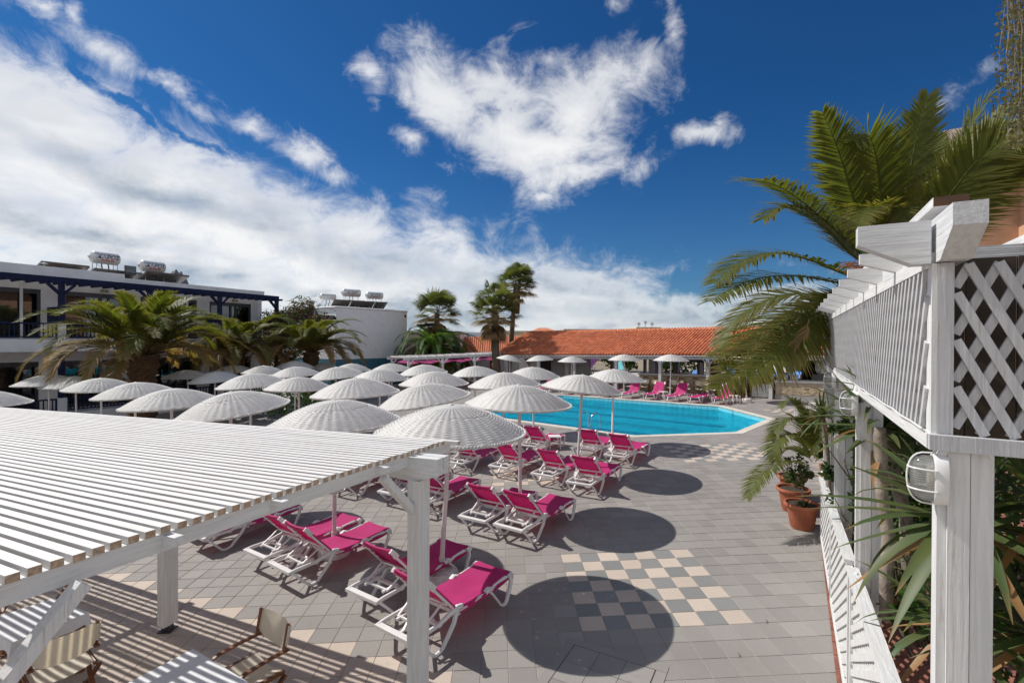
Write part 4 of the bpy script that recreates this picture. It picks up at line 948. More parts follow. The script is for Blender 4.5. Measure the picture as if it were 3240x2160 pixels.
dchair(-2.69, 5.25, 2.53, 'cream canvas chair with wooden arms right of the lower white table', G1)
dchair(-4.93, 5.49, .913, 'cream canvas chair seen from behind at the left bottom table', G1)
dchair(-6.35, 6.75, 3.6, 'wooden chair barely visible beyond the left table corner', G1)
def table(name, A, B, C, Dp, lab, lab2):
    "corner points seen from above"
    cen = (A+B+C+Dp)/4; z0 = gz(cen.x, cen.y); P = [A, B, C, Dp]
    o = thing('dining_table', lab, 'table', (cen.x, cen.y, z0), group='wooden dining tables under the slatted pergola')
    ins = [cen+(p-cen)*.97 for p in P]
    m = MB(); m.slab([(p.x, p.y) for p in ins], z0+.70, z0+.735); m.build('tabletop', 'brown_wood', o)
    for p in P:
        q = cen+(p-cen)*.86; m = MB(); m.abox(q.x-.035, q.x+.035, q.y-.035, q.y+.035, z0, z0+.699); m.build('leg', 'brown_wood', o)
    m = MB(); q = [cen+(p-cen)*.88 for p in P]
    for i in range(4): m.bar((q[i].x, q[i].y, z0+.655), (q[(i+1) % 4].x, q[(i+1) % 4].y, z0+.655), .025, .08)
    m.build('apron', 'brown_wood', o)
    # cloth with hanging, slightly folded edge
    m = MB(); N = 14; ring = []
    for i in range(4):
        a, b = P[i], P[(i+1) % 4]
        for k in range(N): ring.append(a.lerp(b, k/N))
    nR = len(ring); top = [(p.x, p.y, z0+.741) for p in ring]; vs = list(top)
    for lvl, (dz, o_) in enumerate(((-.012, .012), (-.06, .018), (-.14, .022))):
        for k, p in enumerate(ring):
            e = (p-cen).normalized(); w = .010*math.sin(k*1.1+lvl)*(lvl)+o_; cn = .035*lvl if k % N == 0 else 0
            vs.append((p.x+e.x*(w+cn*.6), p.y+e.y*(w+cn*.6), z0+.741+dz-(cn*.8)+.006*math.sin(k*.9)*lvl))
    fs = [tuple(range(nR))]+[(l*nR+k, l*nR+(k+1) % nR, (l+1)*nR+(k+1) % nR, (l+1)*nR+k) for l in range(3) for k in range(nR)]
    m.add(vs, fs); tag(m.build('tablecloth', 'white_cloth', smooth=True), lab2, 'tablecloth', 'white cloths on the pergola tables')
V2 = lambda x, y: Vector((x, y))
table('a', V2(-5.85, 6.44), V2(-5.12, 6.09), V2(-5.46, 5.50), V2(-6.22, 5.90), 'wooden table at the left edge behind the white diagonal brace', 'white tablecloth striped by slat shadows on the left table')
table('b', V2(-3.27, 5.20), V2(-2.44, 4.70), V2(-2.86, 3.98), V2(-3.69, 4.48), 'wooden table at the bottom edge, covered by a bluish white cloth', 'bluish white tablecloth on the bottom table with slat shadows')
# ================================================================== left hotel wing
BD = Vector((.505, .863, 0)).normalized(); BN = Vector((.863, -.505, 0)).normalized()      # along the front; out towards the terrace
B0 = Vector((-21.86, 21.5, 0))
def BP(t, o, z): p = B0+BD*t+BN*o; return Vector((p.x, p.y, z))
hb = thing('hotel_wing', 'long two-storey white hotel wing with blue timber beams and balconies', 'building', tuple(BP(0, 0, -1)))
def bbox(name, t0, t1, o0, o1, z0, z1, mat, par=hb):
    m = MB(); m.box(BP((t0+t1)/2, (o0+o1)/2, (z0+z1)/2), BD*(t1-t0)/2, BN*(o1-o0)/2, (0, 0, (z1-z0)/2)); return m.build(name, mat, par)
TL, TR = -7.0, 13.1
WO = -1.5                                                   # window wall stands back behind the balconies
# openings in the window wall: (t0, t1, z0, z1)
UP = [(-6.6, -2.4, 3.85, 6.2), (-2.0, 1.75, 3.85, 6.2), (2.6, 5.6, 3.85, 6.2), (5.9, 8.88, 3.85, 6.2), (9.63, 12.33, 3.85, 6.2)]
DN = [(-6.6, -2.4, .35, 2.72), (-2.0, 1.68, .35, 2.72), (2.6, 5.6, .35, 2.72), (5.9, 8.88, .35, 2.72), (9.63, 12.33, .35, 2.72)]
def wall_strip(z0, z1, ops, mat):
    t = TL
    m = MB()
    for a, b, c, d in ops:
        m.box(BP((t+a)/2, WO-.15, (z0+z1)/2), BD*(a-t)/2, BN*.15, (0, 0, (z1-z0)/2)); m.box(BP((a+b)/2, WO-.15, (d+z1)/2), BD*(b-a)/2, BN*.15, (0, 0, (z1-d)/2))
        if c-z0 > .02: m.box(BP((a+b)/2, WO-.15, (z0+c)/2), BD*(b-a)/2, BN*.15, (0, 0, (c-z0)/2))
        t = b
    m.box(BP((t+TR)/2, WO-.15, (z0+z1)/2), BD*(TR-t)/2, BN*.15, (0, 0, (z1-z0)/2)); m.build('wall', mat, hb)
wall_strip(3.80, 7.0, UP, 'warm_plaster'); wall_strip(-1.2, 3.24, DN, 'warm_plaster')
bbox('wall', TL, TR, -9, WO-.31, -1.2, 6.2, 'dark_interior'); bbox('wall', TR-.25, TR+.0, -9, WO+.003, -1.2, 6.95, 'white_plaster')
bbox('roof', TL, TR+.02, -9, WO+.25, 6.80, 6.99, 'white_plaster')
bbox('parapet', TL, 5.04, WO+.02, WO+.27, 6.99, 7.32, 'white_plaster'); bbox('parapet', 5.04, TR+.02, WO+.02, WO+.27, 6.99, 7.11, 'white_plaster')
bbox('parapet', TL, 5.04, WO+.255, WO+.30, 6.72, 7.30, 'white_plaster')
bbox('balcony_slab', TL, TR+.3, WO-.29, .12, 3.24, 3.80, 'white_plaster'); bbox('terrace_slab', TL, TR+.3, WO-.28, .4, -1.2, .34, 'white_plaster')
# windows: dark frame, glass, curtain
def window(a, b, z0, z1, k):
    f = MB(); w = .11
    f.box(BP((a+b)/2, WO-.05, z1-w), BD*(b-a)/2, BN*.05, (0, 0, w)); f.box(BP((a+b)/2, WO-.05, z0+.04), BD*(b-a)/2, BN*.05, (0, 0, .04))
    mid = a+(b-a)*.62
    for t in (a+.05, b-.06, a+(b-a)*.5, mid): f.box(BP(t, WO-.05, (z0+z1)/2), BD*(.05 if t != mid else .035), BN*.045, (0, 0, (z1-z0)/2-.21))
    fr = f.build('window', 'dark_metal', hb)
    q = MB(); q.box(BP((a+b)/2, WO-.08, (z0+z1)/2), BD*((b-a)/2-.05), BN*.004, (0, 0, (z1-z0)/2-.1)); q.build('pane', 'window_glass', fr)
    c = MB(); n = 60; vs = []; L0, L1 = (a+.1, b-.2) if k % 2 == 0 else (a+.1, a+(b-a)*.8)
    for i in range(n+1):
        t = L0+(L1-L0)*i/n; o = WO-.20+.028*math.sin(i*1.35)+.012*math.sin(i*3.1); vs += [BP(t, o, z0+.05), BP(t, o, z1-.12)]
    c.add(vs, [(2*i, 2*i+2, 2*i+3, 2*i+1) for i in range(n)]); c.build('curtain', 'curtain', fr, smooth=True)
for k, w in enumerate(UP+DN): window(*w, k)
# blue timber posts, beams and braces
for t in (-5.3, -1.65, 2.03, 5.70, 9.40, 13.18):
    bbox('blue_post', t-.10, t+.10, -.10, .10, 3.80+(.0 if t < 13 else -4.6), 6.45, 'blue_paint')
    if t < 13: bbox('pillar', t-.14, t+.14, -.14, .121, 3.801, 4.56, 'white_plaster'); bbox('blue_post', t-.10, t+.10, -.10, .10, 1.05, 3.235, 'blue_paint'); bbox('pillar', t-.16, t+.16, -.12, .20, .345, 1.04, 'white_plaster')
    for s in (-1, 1):
        if t > 13 and s > 0: continue
        m = MB(); m.bar(BP(t+s*.06, 0, 5.95), BP(t+s*.50, 0, 6.42), .12, .14, up=tuple(BN)); m.build('blue_brace', 'blue_paint', hb)
m = MB(); m.bar(BP(TL, .0, 6.58), BP(13.32, .0, 6.60), .14, .30); m.build('blue_beam', 'blue_paint', hb)
for k in range(42):
    t = TL+.3+k*.49; m = MB(); m.bar(BP(t, .30, 6.50), BP(t, WO+.32, 6.50), .07, .12); m.build('blue_rafter', 'blue_paint', hb)
def railing(t0, t1, z0, z1, o):
    r = MB(); r.bar(BP(t0, o, z1-.035), BP(t1, o, z1-.035), .06, .07); r.bar(BP(t0, o, z0+.10), BP(t1, o, z0+.10), .05, .06); r.bar(BP(t0+.03, o, z0), BP(t0+.03, o, z1-.07), .06, .06, up=tuple(BD)); r.bar(BP(t1-.03, o, z0), BP(t1-.03, o, z1-.07), .06, .06, up=tuple(BD))
    ra = r.build('railing', 'blue_paint', hb); n = max(2, int((t1-t0)/.155))
    for k in range(1, n):
        t = t0+(t1-t0)*k/n; m = MB(); m.box(BP(t, o, (z0+z1)/2), BD*.022, BN*.016, (0, 0, (z1-z0)/2-.07)); m.build('baluster', 'blue_paint', ra)
PT = (-5.3, -1.65, 2.03, 5.70, 9.40, 13.18)
for a, b in zip(PT[1:-1], PT[2:]): railing(a+.15, b-.15, 3.82, 4.57, 0)
for a, b in zip(PT[1:-1], PT[2:]): railing(a+.17, b-.17, .36, 1.03, .06)
for t in (2.03, 5.70, 9.40, 13.18):
    bbox('divider', t-.02-.035, t+.035, WO+.02, -.12, 4.58, 5.35, 'blue_paint')
for t in (2.05, 9.3): bbox('downpipe', t-1.05, t-.95, WO+.005, WO+.09, 3.82, 6.7, 'warm_plaster')
for t in (4.25, 7.5, 11.2): bbox('wall_lamp', t-.16, t+.16, WO+.003, WO+.10, 6.30, 6.42, 'brass')
# roof cowl and plant room
pr = thing('ventilation_housing', 'grey ventilation housing with dark grille on the far left roof', 'housing', tuple(BP(-.6, -3.6, 7.0)))
m = MB(); m.box(BP(-1.0, -4.0, 8.2), BD*1.5, BN*.8, (0, 0, 1.2)); m.build('body', 'grey_paint', pr)
m = MB(); m.box(BP(-1.1, -3.19, 8.25), BD*1.3, BN*.01, (0, 0, .42)); m.build('grille', 'dark_interior', pr)
m = MB(); m.box(BP(-1.0, -4.0, 9.46), BD*1.25, BN*.7, (0, 0, .06)); m.build('lid', 'light_grey_paint', pr)
for k in range(12): m = MB(); m.box(BP(-2.35+k*.23, -3.17, 8.25), BD*.012, BN*.01, (0, 0, .42)); m.build('grille_bar', 'grey_paint', pr)
vp = thing('roof_vent', 'tiny round vent cap on a thin pipe above the parapet', 'vent', tuple(BP(2.0, -1.9, 7.0)))
m = MB(); c = BP(2.0, -1.9, 0); m.tube([(c.x, c.y, 6.99), (c.x, c.y, 7.50)], .02, 6); m.lathe([(.0, 7.58), (.14, 7.53), (.14, 7.50), (.0, 7.48)], 12, (c.x, c.y, 0)); m.build('pipe', 'grey_paint', vp)
# solar water heaters
def heater(c, ax, zc, L, r, roofz_, lab, panel=True, txt=True):
    "c ground point, ax along the tank, zc centre height"
    ax = Vector(ax).normalized(); n = Vector((ax.y, -ax.x, 0)); o = thing('solar_water_heater', lab, 'water heater', (c.x, c.y, roofz_), group='solar water heaters on the hotel roofs')
    def P(a, b, z): q = c+ax*a+n*b; return Vector((q.x, q.y, z))
    prof_ = [(0, -L/2-.02), (r*.35, -L/2-.015), (r*.8, -L/2+.04), (r, -L/2+.12), (r, L/2-.12), (r*.8, L/2-.04), (r*.3, L/2), (0, L/2)]
    m = MB(); seg = 28; vs = []
    for q, s in prof_:
        for k in range(seg): a = 2*math.pi*k/seg; vs.append(P(s, q*math.cos(a), zc+q*math.sin(a)))
    m.add(vs, [(i*seg+k, i*seg+(k+1) % seg, (i+1)*seg+(k+1) % seg, (i+1)*seg+k) for i in range(len(prof_)-1) for k in range(seg)]); m.build('tank', 'tank_steel', o, smooth=True)
    m = MB(); m.tube([P(-L/2-.09, 0, zc), P(-L/2+.02, 0, zc)], .075, 12); m.build('tank_plug', 'tank_steel' , o, smooth=True)
    for sx in (-1, 1):
        for sy in (-1, 1):
            m = MB(); m.tube([P(sx*L*.36, sy*r*.7, zc-r*.6), P(sx*L*.36, sy*r*.95, roofz_)], .018, 6); m.build('leg', 'light_grey_paint', o)
    m = MB(); m.tube([P(-L*.36, r*.8, zc-r-.05), P(L*.36, r*.95, roofz_+.05)], .014, 5); m.tube([P(-L*.36, r*.8, zc-r-.02), P(L*.36, r*.8, zc-r-.02)], .014, 5); m.build('cross_strut', 'light_grey_paint', o)
    m = MB(); m.tube([P(.10, .1, zc-r), P(.12, .15, zc-r-.25), P(-.10, .5, zc-r-.4), P(-.1, 1.0, roofz_+.12)], .03, 6); m.tube([P(-.2, .1, zc-r), P(-.2, .2, zc-r-.3), P(-.5, .6, roofz_+.1)], .03, 6); m.build('pipe', 'black_print', o)
    if txt:
        for body, size, zz, mat, sh in (('ΙΚΑΡΟΣ', .29, .03, 'black_print', .25), ('281.256.300', .12, -.15, 'red_print', .15)):
            cu = bpy.data.curves.new('lettering', 'FONT'); cu.body = body; cu.size = size; cu.align_x = 'CENTER'; cu.align_y = 'CENTER'; cu.shear = sh; cu.offset = .006; cu.resolution_u = 2
            t = bpy.data.objects.new('tmp_text', cu); COL.objects.link(t); bpy.context.view_layer.update(); me = bpy.data.meshes.new_from_object(t.evaluated_get(bpy.context.evaluated_depsgraph_get())); bpy.data.objects.remove(t)
            for v in me.vertices:
                x, y = v.co.x, v.co.y+zz; an = y/r; q = P(x, (r+.006)*math.cos(an), zc+(r+.006)*math.sin(an)) - Vector(o.location); v.co = q
            me.name = 'lettering'; me.materials.clear(); me.materials.append(MATS[mat]); inst('lettering', me, o)
    return o, P
def collector(o, P, a0, a1, b0, b1, z0, z1):
    m = MB(); A, B_, C, D_ = P(a0, b0, z0), P(a1, b0, z0), P(a1, b1, z1), P(a0, b1, z1); nn_ = (B_-A).cross(D_-A).normalized()*.05
    m.add([A-nn_, B_-nn_, C-nn_, D_-nn_, A+nn_, B_+nn_, C+nn_, D_+nn_], [(0, 3, 2, 1), (4, 5, 6, 7), (0, 1, 5, 4), (1, 2, 6, 5), (2, 3, 7, 6), (3, 0, 4, 7)]); m.build('collector_panel', 'solar_glass', o)
o, P = heater(BP(4.85, -3.0, 0), BD, 8.28, 1.32, .33, 7.0, 'left solar water heater with lettered tank on the hotel wing roof'); collector(o, P, -2.9, -1.0, -.9, .9, 7.05, 7.62); collector(o, P, -.8, 1.0, -.9, .9, 7.05, 7.5)
o, P = heater(BP(7.15, -3.0, 0), BD, 8.12, 1.32, .33, 7.0, 'right solar water heater with lettered tank on the hotel wing roof'); collector(o, P, -3.1, -.9, -.9, .9, 7.05, 7.55); collector(o, P, -.7, 1.6, -1.2, .9, 7.0, 7.7)
fl_ = thing('floodlight', 'black floodlight mounted on the roof edge beside the left water heater', 'floodlight', tuple(BP(5.5, -1.7, 7.1)))
m = MB(); c = BP(5.5, -1.7, 7.62); m.box(c, BD*.26, BN*.05, (0, 0, .24)); m.build('housing', 'dark_metal', fl_); m = MB(); m.box(BP(5.5, -1.645, 7.66), BD*.22, BN*.004, (0, 0, .17)); m.build('glass', 'window_glass', fl_); m = MB(); m.bar(BP(5.5, -1.7, 7.0), BP(5.5, -1.7, 7.4), .05, .05, up=tuple(BD)); m.build('bracket', 'dark_metal', fl_)
cbm = MB(); cbm.tube([BP(6.2, -1.75, 7.30), BP(7.0, -1.8, 7.26), BP(7.9, -1.85, 7.30)], .03, 6); tag(cbm.build('roof_pipe', 'black_print'), 'thin black pipe running between the two roof water heaters', 'pipe')
# the wing is enlarged and set back so its shadow clears the parasols
_Q = BP(0, 0, 3.8); _Q2 = Vector((-26.2, 25.8, 3.78))  # anchor on the wing before and after scaling about the camera
for _o in [q for q in COL.objects if q.parent is None and (q == hb or q == pr or q == vp or q == fl_ or q.name.startswith(('solar_water_heater', 'roof_pipe')))]:
    _o.location = _Q2+(_o.location-_Q)*1.2; _o.scale = (1.2, 1.2, 1.2)
# ================================================================== white block with the blue band
CD = Vector((.62, .785, 0)).normalized(); CN = Vector((.785, -.62, 0)).normalized(); C0 = Vector((-15.08, 44.25, 0))
def CP(t, o, z): p = C0+CD*t+CN*o; return Vector((p.x, p.y, z))
wb = thing('white_block', 'windowless rough white building end with a blue band at its base', 'building', tuple(CP(0, 0, -1)))
m = MB(); q = [CP(0, 0, 0), CP(8.35, 0, 0), CP(8.35, -9, 0), CP(0, -9, 0)]; m.slab([(p.x, p.y) for p in q], 2.0, 6.80); m.build('wall', 'rough_plaster', wb)
m = MB(); q = [CP(0.01, .012, 0), CP(8.36, .012, 0), CP(8.36, -9, 0), CP(0.01, -9, 0)]; m.slab([(p.x, p.y) for p in q], -1.5, 1.99); m.build('base_band', 'blue_band', wb)
m = MB(); m.tube([CP(-.02, .02, 6.80), CP(8.38, .02, 6.80)], .09, 8); m.tube([CP(-.02, .02, 6.80), CP(-.02, -9, 6.80)], .09, 8); m.build('parapet_edge', 'rough_plaster', wb, smooth=True)
m = MB(); m.box(CP(8.1, .03, 6.3), CD*.10, CN*.03, (0, 0, .14)); m.build('outlet', 'rust', wb)
for k, oo in enumerate((-1.6, -3.6)):
    m = MB(); pts = [(-.012, oo-.35, 3.3), (-.012, oo+.35, 3.3), (-.012, oo+.35, 4.6)]+[(-.012, oo+.35*math.cos(a), 4.6+.5*math.sin(a)) for a in [math.pi*j/8 for j in range(1, 8)]]+[(-.012, oo-.35, 4.6)]
    vs = [CP(*p) for p in pts]+[CP(p[0]+.02, p[1], p[2]) for p in pts]; n = len(pts); m.add(vs, [tuple(range(n)), tuple(reversed(range(n, 2*n)))]+[(i, (i+1) % n, n+(i+1) % n, n+i) for i in range(n)]); m.build('arched_window', 'dark_interior', wb)
m = MB(); m.bar(CP(-1.9, .1, 5.75), CP(-.05, .1, 5.75), .15, .25); m.bar(CP(-1.9, .2, 5.75), CP(-1.9, -9, 5.75), .15, .25)
for k in range(16): m.bar(CP(-2.3, -.2-k*.55, 5.95), CP(0, -.2-k*.55, 5.95), .06, .12)
m.bar(CP(-1.9, 0, -1), CP(-1.9, 0, 5.7), .16, .16, up=tuple(CD)); m.build('blue_pergola', 'blue_paint', wb)
m = MB(); m.bar(CP(-1.9, .1, 3.3), CP(-.05, .1, 3.3), .12, .12); m.build('blue_rail', 'blue_paint', wb)
for k, (t, oo, zc, s, lab) in enumerate(((3.2, -2.3, 8.45, .95, 'left solar water heater on the white block roof'), (5.6, -1.8, 8.35, .92, 'right solar water heater on the white block roof'), (1.6, -3.8, 8.0, .8, 'pale water tank half hidden by creepers behind the white block'))):
    c = CP(t, oo, 0); o, P = heater(c, (CD+Vector((.3, -.25, 0))), zc, 1.9*s, .40*s, 6.8, lab, txt=k < 2)
    if k < 2: collector(o, P, -1.9, -.3, -.6, 1.3, 6.9, 7.6); collector(o, P, -.2, 1.0, -.6, 1.2, 6.9, 7.6)
m = MB(); m.bar((-8.9, 51.0, 5.35), (-7.2, 51.6, 5.45), .15, .22); m.bar((-7.2, 51.6, -1), (-7.2, 51.6, 5.4), .18, .18, up=(1, 0, 0)); tag(m.build('timber_arch', 'blue_paint'), 'short blue timber frame at the right end of the white block', 'arch')
m = MB(); m.abox(-10.5, -4.5, 53, 60, -1, 4.8); tag(m.build('beige_building', 'pink_plaster'), 'plain beige building showing between the white block and the fan palm', 'building')
# ================================================================== pool bar
S2 = math.sqrt(.5); LD = Vector((-S2, S2, 0)); LN = Vector((-S2, -S2, 0))       # along the bar to the left; out towards the pool
L0 = Vector((16.1, 28.05, 0))
def LP(s, o, z): p = L0+LD*s+LN*o; return Vector((p.x, p.y, z))                   # s in metres along
SLEN = 22.9
ez = lambda s: 3.10-.0252*s; rz_ = lambda s: 4.80-.0100*s; gzb = lambda s, o=0: gz(*LP(s, o, 0)[:2])
pb = thing('pool_bar', 'long open pool bar under a red clay tile roof on white posts', 'building', tuple(LP(0, 0, gzb(0))))
def lbar(name, a, b, w, h, mat, par=pb, **k): m = MB(); m.bar(a, b, w, h, **k); return m.build(name, mat, par)
COLS = [.15, 3.85, 7.15, 10.65, 14.45, 18.25, 22.0]
for s in COLS: m = MB(); c = LP(s, 0, 0); m.box((c.x, c.y, (gzb(s)+ez(s)-.22)/2), LD*.10, LN*.10, (0, 0, (ez(s)-.22-gzb(s))/2)); m.build('column', 'light_grey_paint', pb)
for s in COLS:
    for sg in (-1, 1): lbar('brace', LP(s+sg*.1, 0, ez(s)-.58), LP(s+sg*.32, 0, ez(s)-.33), .06, .08, 'light_grey_paint', up=tuple(LN))
lbar('front_beam', LP(-5, 0, ez(-5)-.20), LP(SLEN, 0, ez(SLEN)-.20), .14, .24, 'light_grey_paint')
lbar('fascia', LP(-5, .42, ez(-5)-.06), LP(SLEN, .42, ez(SLEN)-.06), .05, .06, 'light_grey_paint')
for k in range(24): s = -4.6+k*1.19; lbar('rafter_end', LP(s, .40, ez(s)-.10), LP(s, -.6, ez(s)+.25), .09, .12, 'light_grey_paint')
RUN = 4.0
m = MB(); a, b, c, d = LP(-5, .42, ez(-5)-.03), LP(SLEN+.3, .42, ez(SLEN)-.03), LP(SLEN+.3, -RUN, rz_(SLEN)-.08), LP(-5, -RUN, rz_(-5)-.08); e, f = LP(-5, -2*RUN, ez(-5)-.03), LP(SLEN+.3, -2*RUN, ez(SLEN)-.03)
dn = Vector((0, 0, -.06)); m.add([a, b, c, d, e, f, a+dn, b+dn, c+dn, d+dn, e+dn, f+dn], [(0, 1, 2, 3), (3, 2, 5, 4), (7, 6, 9, 8), (8, 9, 10, 11), (0, 6, 7, 1), (4, 5, 11, 10), (1, 7, 8, 2), (2, 8, 11, 5)]); m.build('roof_deck', 'clay_tile', pb)
def clay(name='tile'):
    "one barrel tile, 0.235 wide, 0.36 long, lying along +y (up the slope)"
    m = MB(); n = 6; vs = []
    for y, r, z in ((0, .098, .012), (.37, .082, -.004)):
        for k in range(n+1): a = math.pi*k/n; vs.append((r*math.cos(a), y, z+r*.72*math.sin(a)))
    m.add(vs, [(k, k+1, n+2+k, n+1+k) for k in range(n)]+[tuple(range(n, -1, -1))])
    me = m.mesh(name, smooth=True); me.materials.append(MATS['clay_tile']); return me, m
CTM, CTB = clay()
rows = []; slope = Vector((LN.x*-RUN, LN.y*-RUN, 0))
def tile_frame(s, v):
    "v 0..1 up the slope"
    A = LP(s, .45, ez(s)); B = LP(s, -RUN, rz_(s)); p = A.lerp(B, v); up = (B-A).normalized(); x = LD.copy(); x.z = -.015; x.normalize(); n = x.cross(up); n = n if n.z > 0 else -n; x = up.cross(n).normalized()
    return p, x, up, n
PITCHT = .236; NC = int((SLEN+5.2)/PITCHT); slen = (LP(0, .45, ez(0))-LP(0, -RUN, rz_(0))).length; NR_ = int(slen/.335)+1
alltiles = []
for c_ in range(NC):
    for r_ in range(NR_):
        s = -4.9+c_*PITCHT; v = r_*.335/slen
        if v > .985: continue
        p, x, up, n = tile_frame(s, v); alltiles.append((p.length, s, v))
alltiles.sort(key=lambda q: q[0]+(50 if not (-2.3 < q[1]) else 0))
tr = MB(); roof_e = thing('roof', None, None, tuple(LP(0, 0, ez(0)))); roof_e.parent = pb; roof_e.location = LP(0, 0, ez(0))-pb.location
for k, (dist, s, v) in enumerate(alltiles):
    p, x, up, n = tile_frame(s+rng(-.006, .006), v); rot = Matrix((x, up, n)).transposed().to_4x4(); mt = Matrix.Translation(p+n*.035) @ rot @ Matrix.Rotation(random.gauss(0, .018), 4, 'Z')
    if k < 300:
        o = inst('tile', CTM, roof_e); o.matrix_basis = Matrix.Translation(-Vector(wpos(roof_e))) @ mt
    else:
        tr.add([mt @ Vector(q) for q in CTB.v], CTB.f)
tag(tr.build('tiling', 'clay_tile', roof_e, fix=False, smooth=True), kind='stuff')
bk = MB()
for c_ in range(NC):
    s = -4.9+c_*PITCHT; A = LP(s, -2*RUN-.4, ez(s)-.05); B = LP(s, -RUN, rz_(s)); bk.tube([A, B], .095, 6, cap=False)
tag(bk.build('tiling', 'clay_tile', roof_e, fix=False, smooth=True), kind='stuff')
for k in range(int((SLEN+5)/.40)):
    s = -4.8+k*.40; m = MB(); a = LP(s, -RUN, rz_(s)+.015); b = LP(s+.44, -RUN, rz_(s)+.0); m.tube([a, b], [.125, .105], 10); m.build('ridge_tile', 'clay_tile', roof_e, smooth=True)
vt = MB(); vt.tube([LP(SLEN+.25, .45, ez(SLEN)+.02), LP(SLEN+.25, -RUN, rz_(SLEN)+.03)], .12, 8); vt.tube([LP(SLEN+.25, -2*RUN-.4, ez(SLEN)+.02), LP(SLEN+.25, -RUN, rz_(SLEN)+.03)], .12, 8); vt.build('verge_tile', 'clay_tile', roof_e, smooth=True)
# back posts and beam, counter, kitchen
for s in (1.6, 4.6, 7.6, 9.5, 12.4, 15.6, 19.0, 22.3): c = LP(s, -RUN*2+.4, 0); m = MB(); w = .22 if s in (9.5, 15.6) else .11; m.box((c.x, c.y, (gzb(s, -7.6)+ez(s))/2-.1), LD*w, LN*w, (0, 0, (ez(s)-gzb(s, -7.6))/2-.12)); m.build('back_post', 'grey_paint', pb)
for s in (5.2, 8.9, 12.3, 16.4): c = LP(s, -2.4, 0); m = MB(); w = .09 if s not in (8.9, 16.4) else .27; m.box((c.x, c.y, (gzb(s, -2.4)+ez(s))/2+.3), LD*w, LN*w, (0, 0, (ez(s)-gzb(s, -2.4))/2+.3)); m.build('inner_post', 'grey_paint', pb)
lbar('back_beam', LP(-5, -RUN*2+.4, ez(-5)-.2), LP(SLEN, -RUN*2+.4, ez(SLEN)-.2), .14, .26, 'grey_paint')
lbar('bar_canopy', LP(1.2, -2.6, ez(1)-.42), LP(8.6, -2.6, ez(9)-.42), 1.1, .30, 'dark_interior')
def seg(name, s0, s1, o0, o1, z0, z1, mat, par=pb, n=1):
    "a box along the bar that follows the image-fitted tilt of the ground"
    m = MB(); q = [LP(s0, o0, 0), LP(s1, o0, 0), LP(s1, o1, 0), LP(s0, o1, 0)]; m.slab([(p.x, p.y) for p in q], lambda x, y: gz(x, y)+z0, lambda x, y: gz(x, y)+z1); return m.build(name, mat, par)
ctr = thing('bar_counter', 'long stone-faced bar counter with a pale top under the tiled roof', 'counter', tuple(LP(1, -1.8, gzb(1))))
seg('counter_top', .4, 9.6, -1.30, -1.95, 1.13, 1.24, 'light_grey_paint', ctr); seg('counter_front', .4, 9.6, -1.50, -1.80, 0, 1.12, 'bar_stone', ctr)
kt = thing('kitchen_block', 'stone-faced serving counter and dark open kitchen at the right end of the bar', 'counter', tuple(LP(-.3, -.3, gzb(0))))
seg('plinth', -3.0, -.05, -.05, -.5, .0, .27, 'grey_paint', kt); seg('counter_front', -2.95, -.08, -.08, -.5, .271, .99, 'beige_tile', kt); seg('counter_top', -3.0, -.03, -.02, -.75, 1.0, 1.13, 'light_grey_paint', kt); seg('raised_panel', -1.15, -.06, -.45, -.6, 1.131, 1.45, 'light_grey_paint', kt)
for r_ in range(5):
    for c_ in range(11):
        s0 = -2.85+c_*.235+(r_ % 2)*.09; 
        if s0+.22 > -.30: continue
        seg('stone', s0, s0+.225, -.075+rng(.005, .035), -.09, .30+r_*.098, .30+r_*.098+.092, 'bar_stone', kt)
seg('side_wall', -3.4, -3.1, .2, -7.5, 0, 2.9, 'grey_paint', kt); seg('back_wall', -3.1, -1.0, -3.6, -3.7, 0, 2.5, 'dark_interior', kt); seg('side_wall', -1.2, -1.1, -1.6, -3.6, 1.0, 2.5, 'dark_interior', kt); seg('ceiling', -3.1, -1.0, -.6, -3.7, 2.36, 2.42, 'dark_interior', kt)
seg('stove', -2.8, -1.5, -2.2, -2.9, .0, 1.35, 'grey_paint', kt)
fz = thing('chest_freezer', 'grey-white chest freezer standing beside the rightmost white column', 'freezer', tuple(LP(.9, -.5, gzb(1))))
seg('body', .40, 1.35, -.35, -1.0, .05, .86, 'light_grey_paint', fz); seg('lid', .38, 1.37, -.33, -1.02, .861, .93, 'dark_metal', fz)
# glazed screens of the closed left part
cl_ = thing('bar_enclosure', 'grey framed enclosure with dull panels at the left end of the bar', 'enclosure', tuple(LP(19, -2, gzb(19))))
for k in range(6):
    s0 = 14.6+k*1.35; seg('panel', s0+.05, s0+1.27, -2.3, -2.34, .1, 2.3, ('grey_paint', 'light_grey_paint', 'grey_paint', 'dark_interior', 'light_grey_paint', 'grey_paint')[k], cl_); seg('post', s0-.04, s0+.04, -2.25, -2.38, 0, 2.4, 'grey_paint', cl_)
for k, (s, o) in enumerate(((.16, .13), (3.86, .13))):
    w_ = thing('wall_lantern', ('oval brass lantern on the rightmost bar column', 'oval brass lantern on the bar column behind the palm fronds')[k], 'lantern', tuple(LP(s, o, ez(s)-.62))); m = MB(); c = LP(s, o, ez(s)-.62); m.lathe([(0, -.17), (.06, -.13), (.085, 0), (.06, .13), (0, .17)], 12, c); m.build('shade', 'brass', w_, smooth=True); m = MB(); m.bar(LP(s, o-.1, ez(s)-.62), c, .03, .03); m.build('bracket', 'brass', w_)
